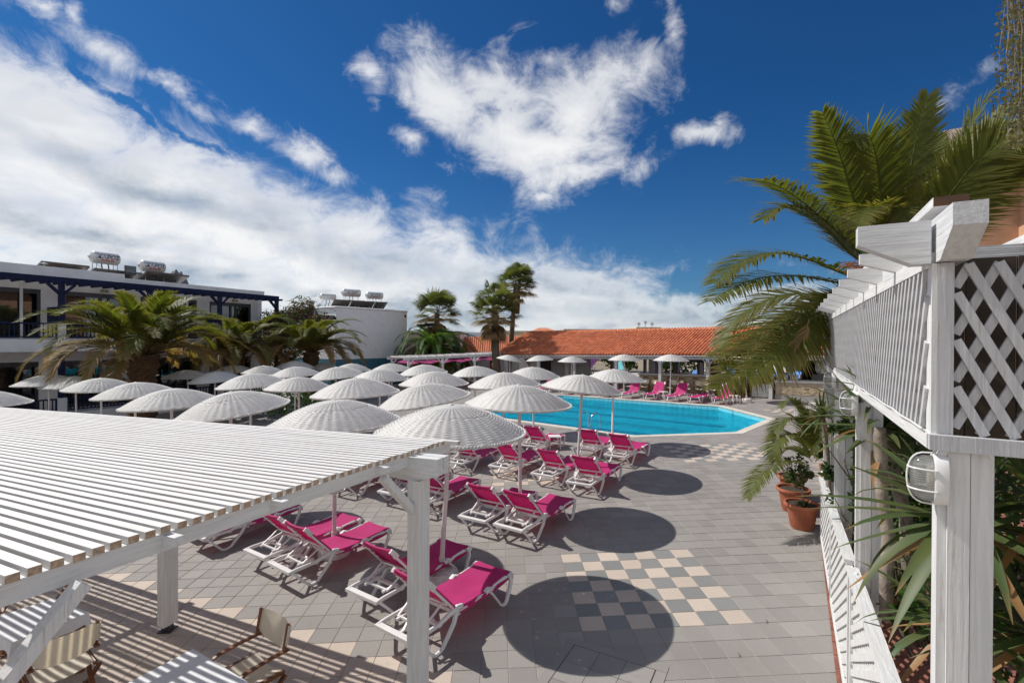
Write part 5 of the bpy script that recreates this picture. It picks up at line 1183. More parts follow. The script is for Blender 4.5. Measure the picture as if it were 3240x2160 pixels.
# second tiled roof to the left, behind
r2_ = thing('tiled_annex', 'low annex with a red clay tile roof left of the pool bar', 'building', (-5, 56, -.4))
m = MB(); m.abox(-11, 3, 55.2, 62, -1.2, 2.35); m.build('wall', 'grey_paint', r2_)
nb = 58; tt_ = MB()
for k in range(nb): x = -11.6+k*.26; tt_.tube([(x, 54.4, 2.35+.02*x), (x, 58.6, 4.25+.02*x)], .11, 6, cap=False)
tt_.add([(-11.7, 54.4, 2.05), (3.6, 54.4, 2.38), (3.6, 58.6, 4.28), (-11.7, 58.6, 3.95)], [(0, 1, 2, 3)]); tt_.add([(-11.7, 62.8, 2.05), (3.6, 62.8, 2.38), (3.6, 58.6, 4.28), (-11.7, 58.6, 3.95)], [(0, 1, 2, 3)])
tag(tt_.build('roof', 'clay_tile', r2_, smooth=True, fix=False), kind='stuff')
# pergola with pink drapes
pg = thing('draped_pergola', 'white pergola hung with magenta cloth, left of the pool bar', 'pergola', (-7.5, 39.4, gz(-7.5, 39.4)))
QA = Vector((.3, 43.8, 0)); QD = Vector((-.87, -.49, 0)).normalized(); QN = Vector((-.49, .87, 0)).normalized()
def QP(t, o, z): p = QA+QD*t+QN*o; return Vector((p.x, p.y, z+gz(p.x, p.y)))
for t in (0, 3, 6, 9):
    for o in (0, 4.6):
        m = MB(); a = QP(t, o, 0); b = QP(t, o, 2.66); m.bar(a, b, .16, .16, up=tuple(QD)); m.build('column', 'light_grey_paint', pg)
        for s in (-1, 1):
            if 0 < t+s < 9.5: m = MB(); m.bar(QP(t+s*.08, o, 2.25), QP(t+s*.45, o, 2.66), .10, .10, up=tuple(QN)); m.build('brace', 'light_grey_paint', pg)
for o in (0, 4.6): m = MB(); m.bar(QP(-.2, o, 2.78), QP(9.4, o, 2.78), .12, .22); m.build('beam', 'light_grey_paint', pg)
for k in range(13): t = .2+k*.73; m = MB(); m.bar(QP(t, -.35, 2.92), QP(t, 5.0, 2.92), .07, .14); m.build('rafter', 'light_grey_paint', pg)
for k, t in enumerate((.3, 3.2, 6.2)):
    m = MB(); vs = []; n = 16
    for i in range(n+1):
        for j in range(5): vs.append(QP(t+2.6*i/n, .25+j*1.05, 2.62-.16*abs(math.sin(math.pi*(i/n)*1.5))-.12*math.sin(math.pi*j/4)-.05*mnoise.noise(Vector((i*.7, j, k)))-(.18 if j == 0 else 0)))
    m.add(vs, [(i*5+j, (i+1)*5+j, (i+1)*5+j+1, i*5+j+1) for i in range(n) for j in range(4)]); tag(m.build('drape', 'pink_drape', smooth=True), ('magenta cloth between the right pair of pergola posts', 'magenta cloth hanging in the middle bay of the back pergola', 'magenta cloth in the leftmost bay of the back pergola')[k], 'drape', 'magenta cloths of the back pergola')
def tr_lattice():
    o = thing('lattice_railing', 'white lattice railing closing the back of the draped pergola', 'railing', tuple(QP(3, 4.4, 0)))
    for lay in (0, 1):
        for k in range(30):
            t0 = 1.0+k*.22; a, b = (t0, t0+.9) if lay == 0 else (t0+.9, t0); m = MB(); m.bar(QP(a, 4.4+.03*lay, .3), QP(b, 4.4+.03*lay, 1.25), .06, .02, up=tuple(QN)); m.build('lath', 'light_grey_paint', o)
    m = MB(); m.bar(QP(.8, 4.4, 1.28), QP(8.6, 4.4, 1.28), .08, .06); m.build('top_rail', 'light_grey_paint', o)
tr_lattice()
# ================================================================== far buildings
def farb(name, lab, x0, x1, y, d, z1, mat, cols=0, roofh=0):
    o = thing(name, lab, 'building', ((x0+x1)/2, y, 0)); m = MB(); m.abox(x0, x1, y, y+d, -1, z1); m.build('wall', mat, o)
    m = MB(); m.abox(x0-.3, x1+.3, y-.3, y+d+.3, z1, z1+.35); m.build('cornice', 'beige_plaster', o)
    for k in range(cols):
        x = x0+(x1-x0)*(k+.5)/cols; w = (x1-x0)/cols*.30; m = MB(); m.abox(x-w, x+w, y-.02, y+.1, z1-2.6, z1-.7); m.build('window', 'dark_interior', o)
    if roofh:
        cx, cy_ = (x0+x1)/2, y+d/2; m = MB(); m.add([(x0-.5, y-.5, z1+.35), (x1+.5, y-.5, z1+.35), (x1+.5, y+d+.5, z1+.35), (x0-.5, y+d+.5, z1+.35), (cx-(x1-x0)*.12, cy_, z1+.35+roofh), (cx+(x1-x0)*.12, cy_, z1+.35+roofh)], [(0, 1, 5, 4), (1, 2, 5), (2, 3, 4, 5), (3, 0, 4)]); m.build('hip_roof', 'clay_tile', o)
    return o
farb('beige_block', 'distant beige hotel block with square columns left of the tall palm', -14.5, -7.8, 82, 10, 4.9, 'beige_plaster', 4)
farb('beige_block', 'distant beige hotel block behind the tall palm and bar roof', -1.8, 9.5, 84, 10, 5.1, 'beige_plaster', 6)
farb('hip_roof_house', 'distant house with a pale-ridged red hip roof behind the bar', 5.2, 12.5, 97, 9, 4.7, 'beige_plaster', 0, 1.35)
farb('beige_block', 'long beige parapet wall rising above the bar roof ridge', 12.0, 19.5, 90, 8, 5.6, 'beige_plaster', 0)
farb('beige_block', 'lower beige parapet right of the long one', 19.6, 26.0, 90, 8, 5.3, 'beige_plaster', 0)
t_ = farb('beige_block', 'distant beige cube with satellite dishes on its roof', 26.2, 30.5, 92, 8, 6.1, 'beige_plaster', 0)
for k in range(3):
    d_ = thing('satellite_dish', ('left satellite dish on the distant beige cube', 'middle satellite dish on the distant beige cube', 'right satellite dish on the distant beige cube')[k], 'dish', (27.0+k*1.3, 94, 6.45)); m = MB(); m.tube([(27.0+k*1.3, 94, 6.45), (27.0+k*1.3, 94, 7.0+.3*(k % 2))], .05, 6); m.build('mast', 'dark_metal', d_); m = MB(); c = Vector((27.0+k*1.3, 93.9, 7.1+.3*(k % 2))); m.lathe([(0, 0), (.2, .03), (.33, .10)], 12); m.xf(Matrix.Translation(c) @ Matrix.Rotation(1.2, 4, 'X')); m.build('bowl', 'light_grey_paint', d_)
sg = thing('rooftop_sign', 'tiny rooftop sign with dark red letters behind the bar ridge', 'sign', (36.6, 110, 5)); m = MB(); m.abox(35.4, 37.9, 110, 110.2, 5.9, 6.6); m.build('panel', 'light_grey_paint', sg); m = MB()
for k in range(7): m.abox(35.6+k*.31, 35.82+k*.31, 109.95, 109.99, 6.1, 6.5)
m.build('lettering', 'sign_red', sg)
# distant hills and the rock
def ridge(name, y, x0, x1, base, pk, seed, n=60, depth=200):
    m = MB(); vs = []
    for i in range(n+1):
        x = x0+(x1-x0)*i/n; t = i/n; h = base+pk*(math.sin(math.pi*t)**.7)*(.55+.6*abs(mnoise.noise(Vector((t*5+seed, seed, 0))))+.25*mnoise.noise(Vector((t*17, seed, 3)))); vs += [(x, y, -30), (x, y+depth*.3, h*.6), (x, y+depth*.6, h), (x, y+depth, -30)]
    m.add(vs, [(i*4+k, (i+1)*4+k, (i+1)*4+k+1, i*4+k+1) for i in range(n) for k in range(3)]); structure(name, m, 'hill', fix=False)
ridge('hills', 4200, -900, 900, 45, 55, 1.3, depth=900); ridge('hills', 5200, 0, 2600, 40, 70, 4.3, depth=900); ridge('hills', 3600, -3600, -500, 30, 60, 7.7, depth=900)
def rock():
    m = MB(); vs = []; n = 40
    for i in range(n+1):
        t = i/n; x = -432+t*40; h = 80*(1-abs(2*t-1)**3.5)*(1+.1*mnoise.noise(Vector((t*8, 2, 1)))); vs += [(x, 600, -5), (x, 612, h*.9+3), (x, 622, h+9*(1-abs(2*t-1)**5)), (x, 680, -5)]
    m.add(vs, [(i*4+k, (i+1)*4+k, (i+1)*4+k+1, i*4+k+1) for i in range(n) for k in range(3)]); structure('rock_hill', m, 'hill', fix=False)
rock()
# ================================================================== house behind the pergola on the right
rh = thing('orange_house', 'orange-brown plastered house with a pale pink parapet at the upper right', 'building', (12, 9, 0))
def RH(px, py, D): d = Vector((fw.x, fw.y, fw.z))+r2*((px-1620)/1523)-u2*((py-1080)/1523); return Vector((0, 0, CAMZ))+d*D
A_ = RH(2988, 413, 14.0)
rh.location = (A_.x, A_.y, 0)
def rbox(name, a0, a1, b0, b1, z0, z1, mat):
    m = MB(); c = A_+RX*((a0+a1)/2)+FV*((b0+b1)/2); c.z = (z0+z1)/2; m.box(c, RX*(a1-a0)/2, FV*(b1-b0)/2, (0, 0, (z1-z0)/2)); return m.build(name, mat, rh)
zt2 = A_.z
rbox('parapet', 0, 12, 0, 10, zt2-.46, zt2, 'pink_plaster'); rbox('tile_course', -.06, 12, -.06, 10, zt2-.54, zt2-.465, 'clay_tile'); rbox('soffit', .02, 12, .02, 10, zt2-.80, zt2-.545, 'orange_plaster')
rbox('wall', 1.0, 12, 1.1, 10, 3.0, zt2-.805, 'orange_plaster'); rbox('wall_pier', 1.9, 12, .60, 1.099, 3.0, zt2-.805, 'orange_plaster')
for k in range(6): rbox('rafter', 1.5+k*1.2, 1.7+k*1.2, .0, 1.098, zt2-.98, zt2-.806, 'hide_brown')
# ================================================================== palm fronds
def frond_mesh(path, width, nleaf=70, leaf=.5, dry=.0, tip_dry=.25, up0=(0, 0, 1), vee=.55, mat='palm_leaf', seed=0, rach=.022, fwd=.75):
    "a feather frond: rachis along path (points), leaflets both sides"
    rnd = random.Random(seed); P = [Vector(p) for p in path]
    # resample by arc length (catmull-rom)
    Q = []
    for i in range(len(P)-1):
        p0 = P[max(0, i-1)]; p1 = P[i]; p2 = P[i+1]; p3 = P[min(len(P)-1, i+2)]
        for k in range(8):
            t = k/8; Q.append(.5*((2*p1)+(p2-p0)*t+(2*p0-5*p1+4*p2-p3)*t*t+(-p0+3*p1-3*p2+p3)*t*t*t))
    Q.append(P[-1]); ds = [0]
    for i in range(1, len(Q)): ds.append(ds[-1]+(Q[i]-Q[i-1]).length)
    Lt = ds[-1]
    def at(u):
        s = u*Lt; i = 0
        while i < len(ds)-2 and ds[i+1] < s: i += 1
        f = (s-ds[i])/max(1e-6, ds[i+1]-ds[i]); p = Q[i].lerp(Q[i+1], f); return p, (Q[i+1]-Q[i]).normalized()
    m = MB(); n = 16; rp_ = [at(k/n)[0] for k in range(n+1)]
    m.tube(rp_, [max(.003, rach*(1-.85*k/n)) for k in range(n+1)], 5, tone=[.18+.3*dry+.2*(k < 3) for k in range(n+1)])
    U = Vector(up0)
    for k in range(nleaf):
        u = .10+.895*(k+rnd.random()*.5)/nleaf; p, t = at(u); sd = t.cross(U)
        if sd.length < .15: sd = t.cross(Vector((rnd.random(), 1, .2)))
        sd.normalize(); nrm = sd.cross(t).normalized(); env = min(1, .35+u*3.2)*(1-max(0, (u-.55)/.45)**1.8*.72)
        for s in (-1, 1):
            L = leaf*env*rnd.uniform(.82, 1.12); fw_ = fwd+.55*u+rnd.uniform(-.12, .12); d = (sd*s+t*fw_+nrm*(vee*rnd.uniform(.5, 1.3)-.15)).normalized()
            w = .013+.010*env; w *= width; dd = Vector((0, 0, -1)); mid = p+d*L*.5+dd*L*.03; tip = p+d*L+dd*L*rnd.uniform(.08, .22)
            wv = d.cross(nrm).normalized()*w; tl = min(1, dry+rnd.random()*.25*(dry > .2)); tt = min(1, tl+tip_dry*rnd.uniform(.3, 1.5))
            o = len(m.v); m.v += [tuple(p-wv*.6), tuple(p+wv*.6), tuple(mid+wv), tuple(mid-wv), tuple(tip)]; m.c += [tl, tl, tl+(tt-tl)*.35, tl+(tt-tl)*.35, tt]; m.f += [(o, o+1, o+2, o+3), (o+3, o+2, o+4)]
    return m
def arch(az, el0, L, droop, base=(0, 0, 0), n=7):
    "a frond's spine: starts at azimuth/elevation and bends down"
    pts = [Vector(base)]; e = el0
    for k in range(n):
        d = Vector((math.cos(az)*math.cos(e), math.sin(az)*math.cos(e), math.sin(e))); pts.append(pts[-1]+d*L/n); e -= droop*(.45+.9*k/n)*2/n
    return pts
def date_palm(name, lab, x, y, zc, L, nf, trunk_r, seed, mat='palm_leaf', dry=(0, .35), leaf=.5, els=(-15, 80), zg=None, droop=(.7, 1.5), grp=None):
    rnd = random.Random(seed); z0 = gz(x, y) if zg is None else zg; o = thing(name, lab, 'palm tree', (x, y, z0), group=grp)
    tr_ = MB(); hh = zc-z0; seg = 14; nr = 26; vs = []
    for i in range(nr+1):
        t = i/nr; r = trunk_r*(1.0+.12*math.sin(i*2.3)+(.18 if t > .8 else 0))
        for k in range(seg): a = 2*math.pi*(k+.5*(i % 2))/seg; rr = r*(1+.11*((k+i) % 2)); vs.append((x+rr*math.cos(a), y+rr*math.sin(a), z0-.1+(hh+.1)*t))
    tr_.add(vs, [(i*seg+k, i*seg+(k+1) % seg, (i+1)*seg+(k+1) % seg, (i+1)*seg+k) for i in range(nr) for k in range(seg)]); tr_.build('trunk', 'palm_fibre', o)
    c = Vector((x, y, zc)); hub = MB()
    for k in range(60): a = rnd.uniform(0, 6.28); e = rnd.uniform(-.3, 1.1); d = Vector((math.cos(a)*math.cos(e), math.sin(a)*math.cos(e), math.sin(e))); q = c+d*trunk_r*.5; hub.tube([q, q+d*trunk_r*rnd.uniform(.9, 1.8)], [.035, .012], 4, tone=.6)
    hub.build('leaf_bases', 'palm_fibre', o)
    for k in range(nf):
        t = (k+.5)/nf; el = R(els[1]+(els[0]-els[1])*t**.85+rnd.uniform(-7, 7)); az = k*2.39996+rnd.uniform(-.25, .25); dr = dry[0]+(dry[1]-dry[0])*max(0, t-.35)/.65*rnd.uniform(.3, 1.5)
        Lk = L*rnd.uniform(.82, 1.08)*(.75+.25*min(1, t*4)); pa = arch(az, el, Lk, rnd.uniform(*droop)*(1.0 if el > 0 else .75), tuple(c+Vector((math.cos(az), math.sin(az), 0))*trunk_r*.45))
        frond_mesh(pa, 1.25, 104, leaf*1.15*rnd.uniform(.85, 1.1), dry=max(0, dr), tip_dry=.25+dr*.7, seed=seed*100+k, mat=mat, rach=.028).build('frond', mat, o, fix=False, tonal=True)
    return o
date_palm('date_palm', 'big date palm with brown-edged fronds before the hotel wing, above the parasols', -18.3, 25.0, 3.05, 4.9, 58, .56, 11, dry=(0, .42), leaf=.74, els=(16, 86), droop=(.8, 1.3), grp='date palms before the hotel wing')
date_palm('date_palm', 'middle date palm clump half hidden behind the big palm', -18.0, 33.0, 2.8, 4.4, 44, .45, 12, dry=(0, .5), leaf=.66, grp='date palms before the hotel wing', els=(16, 84), droop=(.8, 1.35))
date_palm('date_palm', 'rightmost date palm clump of the hotel wing, brown tips before the white block', -14.1, 36.0, 2.9, 4.7, 44, .45, 13, dry=(0, .7), leaf=.70, grp='date palms before the hotel wing', els=(16, 86), droop=(.8, 1.35))
date_palm('date_palm', 'lush dark green date palm behind the pink-draped pergola', -6.6, 47.5, 3.1, 5.3, 60, .45, 14, mat='palm_leaf_fresh', dry=(0, .10), leaf=.65, els=(-30, 70), droop=(1.1, 1.9))
# the great palm on the right: spines follow the picture, each at its own depth
gp = thing('great_date_palm', 'great date palm rising behind the lattice pergola, arching fronds against blue sky', 'palm tree', (7.35, 9.1, gz(7.35, 9.1)))
tm = MB(); vs = []; sgn_ = 14
GC = RH(2770, 860, 9.4)
for i in range(31):
    t = i/30; r = .34*(1+.1*(i % 2))
    for k in range(14): a = 2*math.pi*(k+.5*(i % 2))/14; vs.append((GC.x+r*math.cos(a), GC.y+r*math.sin(a), gz(GC.x, GC.y)+(GC.z-.1-gz(GC.x, GC.y))*t))
tm.add(vs, [(i*14+k, i*14+(k+1) % 14, (i+1)*14+(k+1) % 14, (i+1)*14+k) for i in range(30) for k in range(14)]); gp.location = (GC.x, GC.y, gz(GC.x, GC.y)); tm.build('trunk', 'palm_fibre', gp)
GF = [  # (pixel path, depth at the tip, leaflet length, dry tips)
 ([(2770, 850), (2700, 780), (2600, 690), (2500, 610), (2420, 575), (2340, 570)], 7.6, .52, .15),
 ([(2765, 860), (2690, 800), (2610, 720), (2540, 672), (2470, 655), (2412, 694)], 8.6, .46, .2),
 ([(2760, 900), (2650, 858), (2540, 815), (2430, 800), (2330, 835), (2257, 898)], 7.8, .50, .2),
 ([(2760, 910), (2640, 892), (2520, 872), (2400, 880), (2310, 915), (2249, 955)], 7.2, .46, .2),
 ([(2775, 930), (2680, 940), (2560, 965), (2450, 1010), (2340, 1090), (2255, 1130)], 7.6, .55, .55),
 ([(2775, 935), (2690, 960), (2590, 1010), (2470, 1080), (2350, 1160), (2262, 1235)], 7.0, .58, .6),
 ([(2775, 940), (2700, 965), (2600, 1000), (2520, 1060), (2440, 1130), (2366, 1200)], 6.8, .60, .6),
 ([(2775, 940), (2710, 950), (2640, 970), (2580, 1015), (2530, 1080), (2500, 1150)], 8.8, .45, .5),
 ([(2780, 940), (2690, 950), (2560, 930), (2450, 940), (2330, 1010), (2270, 1090)], 9.6, .5, .5),
 ([(2760, 840), (2730, 720), (2690, 600), (2660, 500), (2630, 420), (2600, 352)], 8.6, .50, .05),
 ([(2760, 840), (2720, 740), (2690, 650), (2650, 570), (2610, 525), (2560, 530)], 10.6, .46, .1),
 ([(2785, 840), (2790, 700), (2782, 580), (2768, 480), (2745, 425), (2705, 448)], 8.4, .58, .05),
 ([(2770, 850), (2772, 770), (2775, 700), (2760, 655), (2735, 670), (2710, 720)], 7.6, .42, .5),
 ([(2785, 850), (2800, 740), (2795, 680), (2830, 640), (2860, 670), (2870, 740)], 7.9, .40, .6),
 ([(2800, 850), (2845, 700), (2870, 580), (2893, 470), (2915, 380), (2940, 297)], 8.8, .50, .05),
 ([(2805, 850), (2870, 740), (2930, 620), (2955, 520), (2960, 450), (2958, 420)], 10.2, .42, .1),
 ([(2810, 850), (2920, 660), (2990, 540), (3050, 440), (3110, 330), (3190, 258)], 8.0, .50, .1),
 ([(2815, 850), (2950, 670), (3030, 540), (3110, 430), (3180, 350), (3250, 300)], 8.6, .50, .1),
 ([(2820, 860), (2930, 720), (3010, 610), (3090, 510), (3170, 445), (3240, 412)], 7.2, .62, .15),
 ([(2825, 870), (2950, 750), (3060, 650), (3150, 560), (3220, 500), (3300, 450)], 7.6, .56, .2),
 ([(2820, 860), (2880, 740), (2960, 620), (3030, 520), (3080, 440), (3120, 400)], 9.8, .60, .15),
 ([(2790, 850), (2830, 730), (2840, 620), (2830, 540), (2860, 500), (2890, 520)], 10.4, .5, .15),
 ([(2790, 920), (2860, 870), (2950, 850), (3050, 870), (3120, 930), (3180, 1010)], 9.0, .5, .3)]
for k, (px, dt, lf, dr) in enumerate(GF):
    pts = [RH(x, y, 9.4+(dt-9.4)*i/(len(px)-1)) for i, (x, y) in enumerate(px)]
    view = (Vector((0, 0, CAMZ))-pts[3]).normalized(); rnd = random.Random(k)
    up0 = (Vector((0, 0, 1))*.25+view*.9) if k in (9, 11, 14, 18, 19, 20, 21, 6, 5) else (Vector((0, 0, 1))*.8+view*.35)
    frond_mesh(pts, 1.0, 96, lf*(1.7 if k < 4 else 1.5), dry=.02, tip_dry=.12+dr*.45, seed=k+900, up0=tuple(up0.normalized()), vee=.35, rach=.022, fwd=.85).build('frond', 'palm_leaf', gp, fix=False, tonal=True)
for (px, col) in (([(2560, 1010), (2545, 1060), (2515, 1100), (2505, 1150)], 1.0),):
    frond_mesh([RH(x, y, 7.5) for x, y in px], .5, 34, .24, dry=.55, seed=5, rach=.012).build('frond', 'palm_leaf', gp, fix=False, tonal=True)
fs_ = MB(); rnd = random.Random(8)
for k in range(26):
    a = RH(2755+rnd.uniform(-20, 20), 880, 9.2); b = RH(2690+rnd.uniform(-60, 60), 880+rnd.uniform(-60, 60), 8.8+rnd.uniform(-.4, .4)); mid = a.lerp(b, .6)+Vector((0, 0, .12)); fs_.tube([a, mid, b], .007, 4)
    for j in range(5): q = mid.lerp(b, j/4); fs_.tube([q, q+Vector((rnd.uniform(-.12, .12), rnd.uniform(-.1, .1), rnd.uniform(-.22, .02)))], .005, 4)
fs_.build('flower_stalks', 'orange_stem', gp)
# ------------------------------------------------------------------ fan palms
def fan_palm(name, lab, x, y, zc, zb, r, nleaf, lean, seed, skirt=12, tr_r=.24):
    rnd = random.Random(seed); o = thing(name, lab, 'palm tree', (x, y, zb), group='fan palms behind the pool terrace'); b = Vector((x, y, zb)); c = Vector((x+lean[0], y+lean[1], zc))
    t = MB(); t.tube([b, b.lerp(c, .35)+Vector((lean[0]*.12, 0, 0)), b.lerp(c, .7), c], [tr_r*1.35, tr_r, tr_r*.85, tr_r*.9], 12); t.build('trunk', 'bark', o, smooth=True)
    for k in range(nleaf+skirt):
        dead = k >= nleaf; az = k*2.39996+rnd.uniform(-.2, .2); el = R(86-118*(k+.5)/nleaf+rnd.uniform(-10, 10)) if not dead else R(rnd.uniform(-80, -45)); pl = r*(.58 if not dead else .35)*rnd.uniform(.8, 1.15)
        d = Vector((math.cos(az)*math.cos(el), math.sin(az)*math.cos(el), math.sin(el))); s = c+Vector((0, 0, rnd.uniform(-.2, .1) if not dead else rnd.uniform(-.9, -.1))); p = s+d*pl
        m = MB(); tn = .12 if not dead else 1.0
        if not dead and k > nleaf*.72: tn = rnd.uniform(.3, .9)
        m.tube([s, p], [.022, .014], 4, tone=min(1, tn+.3)); up = Vector((0, 0, 1)) if abs(d.z) < .92 else Vector((1, 0, 0)); sd = d.cross(up).normalized(); nr = sd.cross(d).normalized(); n = 30; fr = r*.50*rnd.uniform(.85, 1.1)*(1 if not dead else .8)
        for j in range(n):
            a = R(-105+210*(j+.5)/n)*(1 if not dead else .5); q = d*math.cos(a)+sd*math.sin(a)+nr*(.12*math.cos(a*2)); q.normalize(); wv = q.cross(nr).normalized()*(fr*.034); m1 = p+q*fr*.55; L = fr*rnd.uniform(.85, 1.1); tip = p+q*L+Vector((0, 0, -1))*L*(.22 if not dead else .35)
            ob = len(m.v); m.v += [tuple(p), tuple(m1+wv), tuple(m1-wv), tuple(tip)]; m.c += [tn, tn, tn, min(1, tn+.45*rnd.random())]; m.f += [(ob, ob+1, ob+2), (ob+1, ob+3, ob+2)]
        m.build('fan_leaf', 'fan_leaf', o, fix=False, tonal=True)
    return o
fan_palm('fan_palm', 'broad fan palm with hanging brown leaves above the lush dark palm', -7.0, 50.5, 6.6, -.6, 3.0, 44, (.3, 0), 21, 16, .30)
fan_palm('fan_palm', 'tallest fan palm, crown high against the clouds on a slender grey trunk', .55, 48.0, 9.2, -.2, 2.4, 40, (.9, 0), 22, 10, .27)
fan_palm('fan_palm', 'thick crown top shoot of the tallest fan palm, leaning right', 1.6, 48.6, 10.1, 6.5, 1.8, 26, (.25, 0), 23, 4, .18)
fan_palm('fan_palm', 'shorter fan palm with shaggy brown skirt in front of the bar roof end', -.35, 43.2, 6.2, -.2, 2.7, 42, (-.25, 0), 24, 26, .36)
fan_palm('fan_palm', 'young fan palm crown pushed up behind the shorter shaggy one', -.9, 46.0, 7.8, -.2, 2.0, 18, (.2, 0), 25, 5, .2)
# ------------------------------------------------------------------ leafy bushes
def bush(name, lab, blobs, n, size, mats, seed, cat='bush', stems=True, par=None, dens_up=True, fl=0., clip=False):
    rnd = random.Random(seed); c0 = Vector(blobs[0][:3]); o = thing(name, lab, cat, (c0.x, c0.y, gz(c0.x, c0.y))) if par is None else par
    M_ = {k: MB() for k in mats}; tot = sum(b[3]*b[4]*b[5] for b in blobs); keys = list(mats)
    for b in blobs:
        bx, by, bz, rx, ry, rz2 = b; cnt = int(n*rx*ry*rz2/tot)+6; clumps = [(rnd.gauss(0, .5), rnd.gauss(0, .5), rnd.gauss(0, .5)) for _ in range(max(6, cnt//45))]
        for _ in range(cnt):
            q = rnd.choice(clumps); p = Vector((q[0]+rnd.gauss(0, .16), q[1]+rnd.gauss(0, .16), q[2]+rnd.gauss(0, .16)))
            if p.length > 1.15: p = p.normalized()*rnd.uniform(.8, 1.1)
            p = Vector((bx+p.x*rx, by+p.y*ry, bz+p.z*rz2)); mt = keys[0] if rnd.random() > fl else keys[-1]; m = M_[mt]
            if clip and p.x < .607*p.y+.90: continue
            d = Vector((rnd.gauss(0, 1), rnd.gauss(0, 1), rnd.gauss(0, .7))).normalized(); s = d.cross(Vector((rnd.gauss(0, 1), rnd.gauss(0, 1), rnd.gauss(0, 1)))).normalized(); L = size*rnd.uniform(.7, 1.3)*(1 if mt == keys[0] else .8); w = L*.30
            ob = len(m.v); m.v += [tuple(p), tuple(p+d*L*.5+s*w), tuple(p+d*L), tuple(p+d*L*.5-s*w)]; tn = .0 if rnd.random() > .06 else rnd.random(); m.c += [tn]*4; m.f += [(ob, ob+1, ob+2, ob+3)]
    for k, m in M_.items():
        if m.v: m.build('foliage' if k != 'flower' else 'blossom', k, o, fix=False, tonal=True)
    if stems:
        m = MB()
        for b in blobs:
            for k in range(7):
                a = Vector((b[0]+rnd.uniform(-.2, .2)*b[3], b[1]+rnd.uniform(-.2, .2)*b[4], max(gz(b[0], b[1]), b[2]-b[5]*1.4))); e = Vector((b[0]+rnd.gauss(0, .5)*b[3], b[1]+rnd.gauss(0, .5)*b[4], b[2]+rnd.uniform(-.2, .9)*b[5])); m.tube([a, a.lerp(e, .5)+Vector((rnd.gauss(0, .1)*b[3], 0, 0)), e], [.02+.01*b[3], .015, .005], 5)
        m.build('stems', 'bark', o)
    return o
bo = bush('bougainvillea', 'tall bougainvillea with pink blossom and loose green shoots behind the blue post', [(-18.4, 39.5, 4.9, 1.3, 1.2, 1.3), (-16.9, 39.5, 5.4, 1.6, 1.2, 1.2), (-15.3, 40.5, 5.5, 1.2, 1.0, .8), (-17.6, 38.8, 3.2, 1.7, 1.3, 1.6), (-16.2, 39.5, 6.6, .9, .8, .7)], 15000, .15, ('bush_leaf_light', 'flower'), 31, 'climbing shrub', fl=.16)
m = MB(); lv = MB(); rnd = random.Random(77)
for k in range(16):
    a = Vector((rnd.uniform(-17.2, -15), 39.5+rnd.uniform(-1, 1), 5.9)); az = rnd.uniform(-.5, 3.4); L = rnd.uniform(1.2, 2.6); pts = [a]; e = rnd.uniform(.6, 1.3)
    for j in range(8): pts.append(pts[-1]+Vector((math.cos(az)*math.cos(e), .2*math.sin(az), math.sin(e)))*L/8); e -= .16
    m.tube(pts, [.018-.0018*j for j in range(9)], 4)
    for q in pts[1:]:
        for _ in range(5): d = Vector((rnd.gauss(0, 1), rnd.gauss(0, 1), rnd.gauss(0, 1))).normalized(); s = d.cross(Vector((1, .3, .2))).normalized(); lv.add([q, q+d*.07+s*.03, q+d*.14, q+d*.07-s*.03], [(0, 1, 2, 3)])
m.build('shoots', 'bark', bo, fix=False); lv.build('shoot_leaves', 'bush_leaf_light', bo, fix=False, tonal=True)
bush('shrub', 'low round green shrub in front of the blue wall band', [(-10.3, 34.5, .9, 1.7, 1.0, .9)], 2600, .16, ('bush_leaf',), 32)
bush('shrub', 'dark green planting below the parasols left of centre', [(-11.5, 27.5, .4, 3.0, 1.2, .8), (-8.2, 21.5, .1, 1.2, .8, .7)], 3000, .15, ('bush_leaf',), 33)
# creeper hanging at the upper right
cr = thing('hanging_creeper', 'dry-looking creeper with pale stems hanging in the upper right corner', 'creeper', tuple(RH(3235, 200, 5.5)))
m = MB(); lv = MB(); rnd = random.Random(5)
for k in range(34):
    x0 = 3150+rnd.uniform(0, 190)+k*1.2; y0 = -260+rnd.uniform(-30, 100); D_ = 5.5+rnd.uniform(-.35, .35); pts = []; x = x0; yend = min(450, 150+rnd.uniform(0, 420)+(x0-3140)*1.2); n = 14
    for j in range(n+1): x += rnd.uniform(-9, 9); pts.append(RH(x, y0+(yend-y0)*j/n, D_))
    m.tube(pts, [.008-.0004*j for j in range(n+1)], 4)
    for j, q in enumerate(pts):
        if j < n*.15: continue
        for _ in range(int(4+8*(j/n))):
            c = q+Vector((rnd.gauss(0, .035), rnd.gauss(0, .035), rnd.gauss(0, .04))); d = Vector((rnd.gauss(0, 1), rnd.gauss(0, 1), rnd.gauss(0, 1))).normalized(); s = d.cross(Vector((.3, 1, .2))).normalized(); lv.add([c, c+d*.024+s*.016, c+d*.048, c+d*.024-s*.016], [(0, 1, 2, 3)], rnd.random()*.6)
m.build('stems', 'yucca_bark', cr, fix=False); lv.build('foliage', 'dry_leaf', cr, fix=False, tonal=True)
